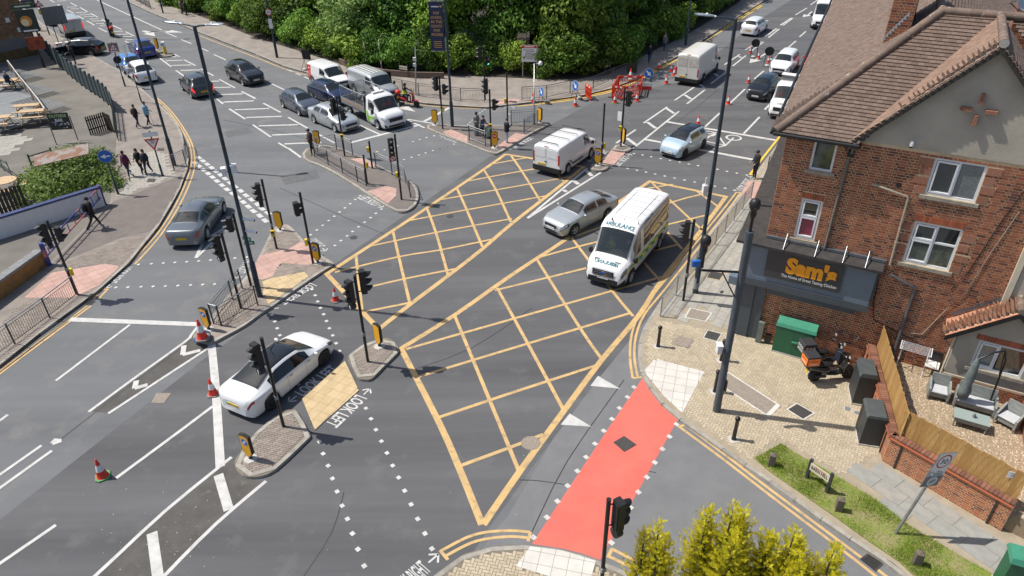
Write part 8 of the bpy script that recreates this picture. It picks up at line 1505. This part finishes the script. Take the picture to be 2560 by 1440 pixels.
for i,(a,b) in enumerate(zip(fp,fp[1:])):
 d=b-a;k=max(2,round(d.length/2.1))
 for j in range(k):
  p,q_=a.lerp(b,j/k),a.lerp(b,(j+1)/k);c=(p+q_)/2;an=atan2(d.y,d.x);m=MB();m.box((c.x,c.y,.95),((q_-p).length*.97,.05,1.35+.12*(j%2)),fm,an);m.build('panel',t);m=MB();m.box((p.x,p.y,.97),(.14,.14,1.75),fm,an);m.build('post',t);m=MB();m.box((c.x,c.y,.42),((q_-p).length*.9,.03,.12),fm,an);m.build('rail',t)
def rail_fence(pts,label,h,mt,r,gap,name='picket_fence',z0=PZ,cat='fence',w=.09):
 P=GG(pts,z0);t=empty(name,(0,0,0),0,label,cat)
 for a,b in zip(P,P[1:]):
  d=b-a;n=max(1,round(d.length/gap));an=atan2(d.y,d.x)
  for i in range(n+1):p=a.lerp(b,i/n);m=MB();m.box((p.x,p.y,z0+h/2),(w,.03,h*random.uniform(.97,1.03)),mt,an);m.build('pale',t)
  for z in(.3,.8):c=(a+b)/2;m=MB();m.box((c.x,c.y,z0+h*z),(d.length,.04,.07),mt,an);m.build('rail',t)
 return t
dk=mat('dark_timber',(.045,.036,.028),.85,var=.4,vscale=8);rail_fence([(228,338),(270,325),(286,332)],'short dark picket fence above the bramble bush',1.3,dk,0,.16);rail_fence([(0,545),(70,525)],'dark timber fence behind the white wall',1.5,dk,0,.19,w=.16);rail_fence([(288,280),(296,352)],'low studded dark rail beside the footway',1.1,mat('fence_slate'),0,.3)
rail_fence([(-60,380),(30,440)],'dark green rail by the round picnic table',1.0,mat('rail_green',(.03,.06,.05),.6),0,1.4,w=.1);rail_fence([(80,415),(135,398)],'short grey rail at the top of the bramble bush',.8,mat('rail_green'),0,1.3,w=.1)
def long_wall(p,q,h,th,body,cop,label,ch=.1,z0=PZ):
 a,b=G(*p,z0),G(*q,z0);d=b-a;an=atan2(d.y,d.x);t=empty('boundary_wall',(0,0,0),0,label,'wall');c=(a+b)/2;m=MB();m.box((c.x,c.y,h/2),(d.length,th,h),body,an);m.build('wall_core',t);u=d.normalized();n_=Vector((u.y,-u.x,0));n_=n_ if n_.y<0 else-n_
 n=max(2,round(d.length/.9))
 for i in range(n):p_=a.lerp(b,(i+.5)/n);m=MB();m.box((p_.x,p_.y,h+ch/2),(d.length/n-.01,th+.08,ch),cop,an);m.build('coping',t)
 return t,a,b,u,n_
wp=mat('white_brick',(.80,.80,.79),.8,var=1,col2=(.66,.66,.65),vscale=2,wear=(.2,.15,.12),wscale=14,wthr=(.66,.7));t,a,b,u,n_=long_wall((-70,620),(262,513),1.2,.24,mat('white_joint',(.62,.62,.61),.9),mat('coping_blue',(.03,.05,.16),.6,var=.3,vscale=4),'white painted brick wall with a blue coping');fl_=Vector((u.y,-u.x,0)).dot(n_)<0
bricks(t,(lambda x,dd,z:a+u*x+n_*(.121-dd)+Vector((0,0,z-PZ))) if not fl_ else(lambda x,dd,z:b-u*x+n_*(.121-dd)+Vector((0,0,z-PZ))),atan2(u.y,u.x)+(pi if fl_ else 0),0,(b-a).length,.15,1.2,[],wp,200,.11,.32)
long_wall((-60,790),(112,662),.85,.35,mat('wall_ochre',(.30,.165,.05),.9,var=1,col2=(.2,.11,.04),vscale=3),mat('coping_grey',(.25,.255,.26),.9,var=.3,vscale=4),'ochre wall with grey stepped coping at the left edge',.12)
t=empty('swing_barrier',(0,0,0),0,'blue and pink metal swing barrier beside the white wall','barrier');a,b=G(124,662,PZ),G(262,512,PZ);bp_=mat('barrier_blue',(.03,.045,.22),.5,var=1,col2=(.50,.16,.16),vscale=1.1,thr=(.5,.6))
for z in(.95,.45):pipe(t,[a+Vector((0,0,z)),b+Vector((0,0,z+.1))],.04,bp_,'rail')
for i in range(9):p=a.lerp(b,(i+.5)/9);pipe(t,[p+Vector((0,0,.45)),p+Vector((0,0,1.0))],.025,bp_,'stay')
for e in(a,b):m=MB();m.box(e+Vector((0,0,.6)),(.2,.2,1.2),bp_,.6);m.build('post',t)
dp=GG([(-160,330),(0,328),(92,318),(128,306),(82,236),(32,186),(-160,190)],PZ);dk_=MB().prism([p[:2] for p in dp],0,.42,mat('deck_edge',(.10,.085,.07),.9)).build('deck');tag(dk_,'raised grey timber deck of the pub garden','deck');pave(dp,radians(60),4.0,.16,mat('deck_board',(.24,.255,.265),.85,island=.12,var=.2,vscale=6),dk_,.45,200,'bond',.014,.02,'deck_board',h=.02)
pine=mat('pine',(.56,.40,.24),.8,island=.12,var=.2,vscale=6)
def picnic(px,rz,label,round_=False,z0=.45,s=1.0):
 t=empty('picnic_table',G(*px,z0),radians(rz),label,'picnic table','wooden picnic tables');t.scale=(s,s,s)
 if round_:m=MB();m.lathe([(.65,.72),(.65,.76),(0,.761)],(0,0,0),pine,20,smooth=False);m.build('table_top',t);[(lambda m:(m.box((.95*cos(a),.95*sin(a),.44),(.3,.8,.05),pine,a),m.build('bench',t)))(MB()) for a in(0,pi/2,pi,-pi/2)]
 else:
  [(lambda m:(m.box((0,-.3+.15*i,.74),(1.8,.14,.04),pine),m.build('table_board',t)))(MB()) for i in range(5)];[(lambda m:(m.box((0,y,.44),(1.8,.26,.04),pine),m.build('bench',t)))(MB()) for y in(-.72,.72)]
 for x in(-.6,.6):m=MB();m.box((x,0,.42),(.05,1.5 if not round_ else .9,.1),pine);[m.tube([(x,y*.75,0),(x,y*.35,.72)],.045,pine,4) for y in(-1,1)];m.build('leg_frame',t)
picnic((22,222),10,'picnic table with a person sitting at it');picnic((74,286),12,'picnic table on the deck, rear one of the pair',s=.95);picnic((88,300),12,'picnic table on the deck, front one of the pair',s=.95);picnic((0,318),12,'picnic table at the left edge of the deck');picnic((22,480),20,'round picnic table behind the dark timber fence',True,PZ)
figure('person','person in navy sitting at the deck picnic table',G(28,226,.45),radians(90),1.7,(.012,.025,.05),BK,pose='sit',group='people on foot',hair=(.3,.28,.25))
P_=GG([(30,180),(48,205),(66,228),(84,250),(106,278),(124,305)],.45);t=empty('deck_railing',(0,0,0),0,'pale timber handrail along the deck edge','railing')
for p in P_:m=MB();m.box(p+Vector((0,0,.5)),(.1,.1,1.0),pine);m.build('post',t)
for a,b in zip(P_,P_[1:]):pipe(t,[a+Vector((0,0,1.0)),b+Vector((0,0,1.0))],.05,'concrete','handrail')
a,b=G(142,362,PZ),G(195,350,PZ);t=empty('garden_board',(0,0,0),0,'black board lettered OUTSIDE BAR on two legs','sign')
for e in(a,b):pipe(t,[e,e+Vector((0,0,1.7))],.03,'black_metal','leg')
m=MB();c=(a+b)/2+Vector((0,-.04,1.5));q=Plate(m,c,radians(-82));q.slab(rectp((b-a).length,1.15),mat('pub_board'),.04);q.text('OUTSIDE',0,.38,1.1,.2,mat('board_lime',(.45,.6,.3),.6),.02);q.text('BAR',0,.08,.5,.22,'sign_white',.02);[q.disc(random.uniform(-.65,.65),random.uniform(-.5,.0),.05,mat('dot_%d'%(i%3),[(.7,.7,.65),(.3,.4,.7),(.6,.2,.3)][i%3],.6),8) for i in range(14)];m.build('panel',t)
pave(GG([(0,405),(60,362),(76,350),(30,335),(-80,345)],PZ),radians(20),.9,.6,'paving_slab',pl,PZ+.014,60,'bond',.015,.05,'paving_slab',h=.01)
random.seed(31);lit=[mat('litter_%d'%i,c,.7) for i,c in enumerate(((.5,.5,.48),(.4,.3,.16),(.22,.28,.1),(.15,.2,.2)))];m=MB()
for k in range(150):
 x,y=(random.uniform(250,600),random.uniform(1190,1430)) if k<110 else(random.uniform(60,2100),random.uniform(300,1430));g=G(x,y,.012);s=random.uniform(.006,.018);a=random.uniform(0,6);m.add([(g.x+s*cos(a+j*1.57)*(1+.6*(j%2)),g.y+s*sin(a+j*1.57),.014+.004*(j%2)) for j in range(4)],[(0,1,2,3)],lit[k%4])
tag(m.build('litter'),'scraps of litter and leaves scattered over the road','litter',None,'stuff')
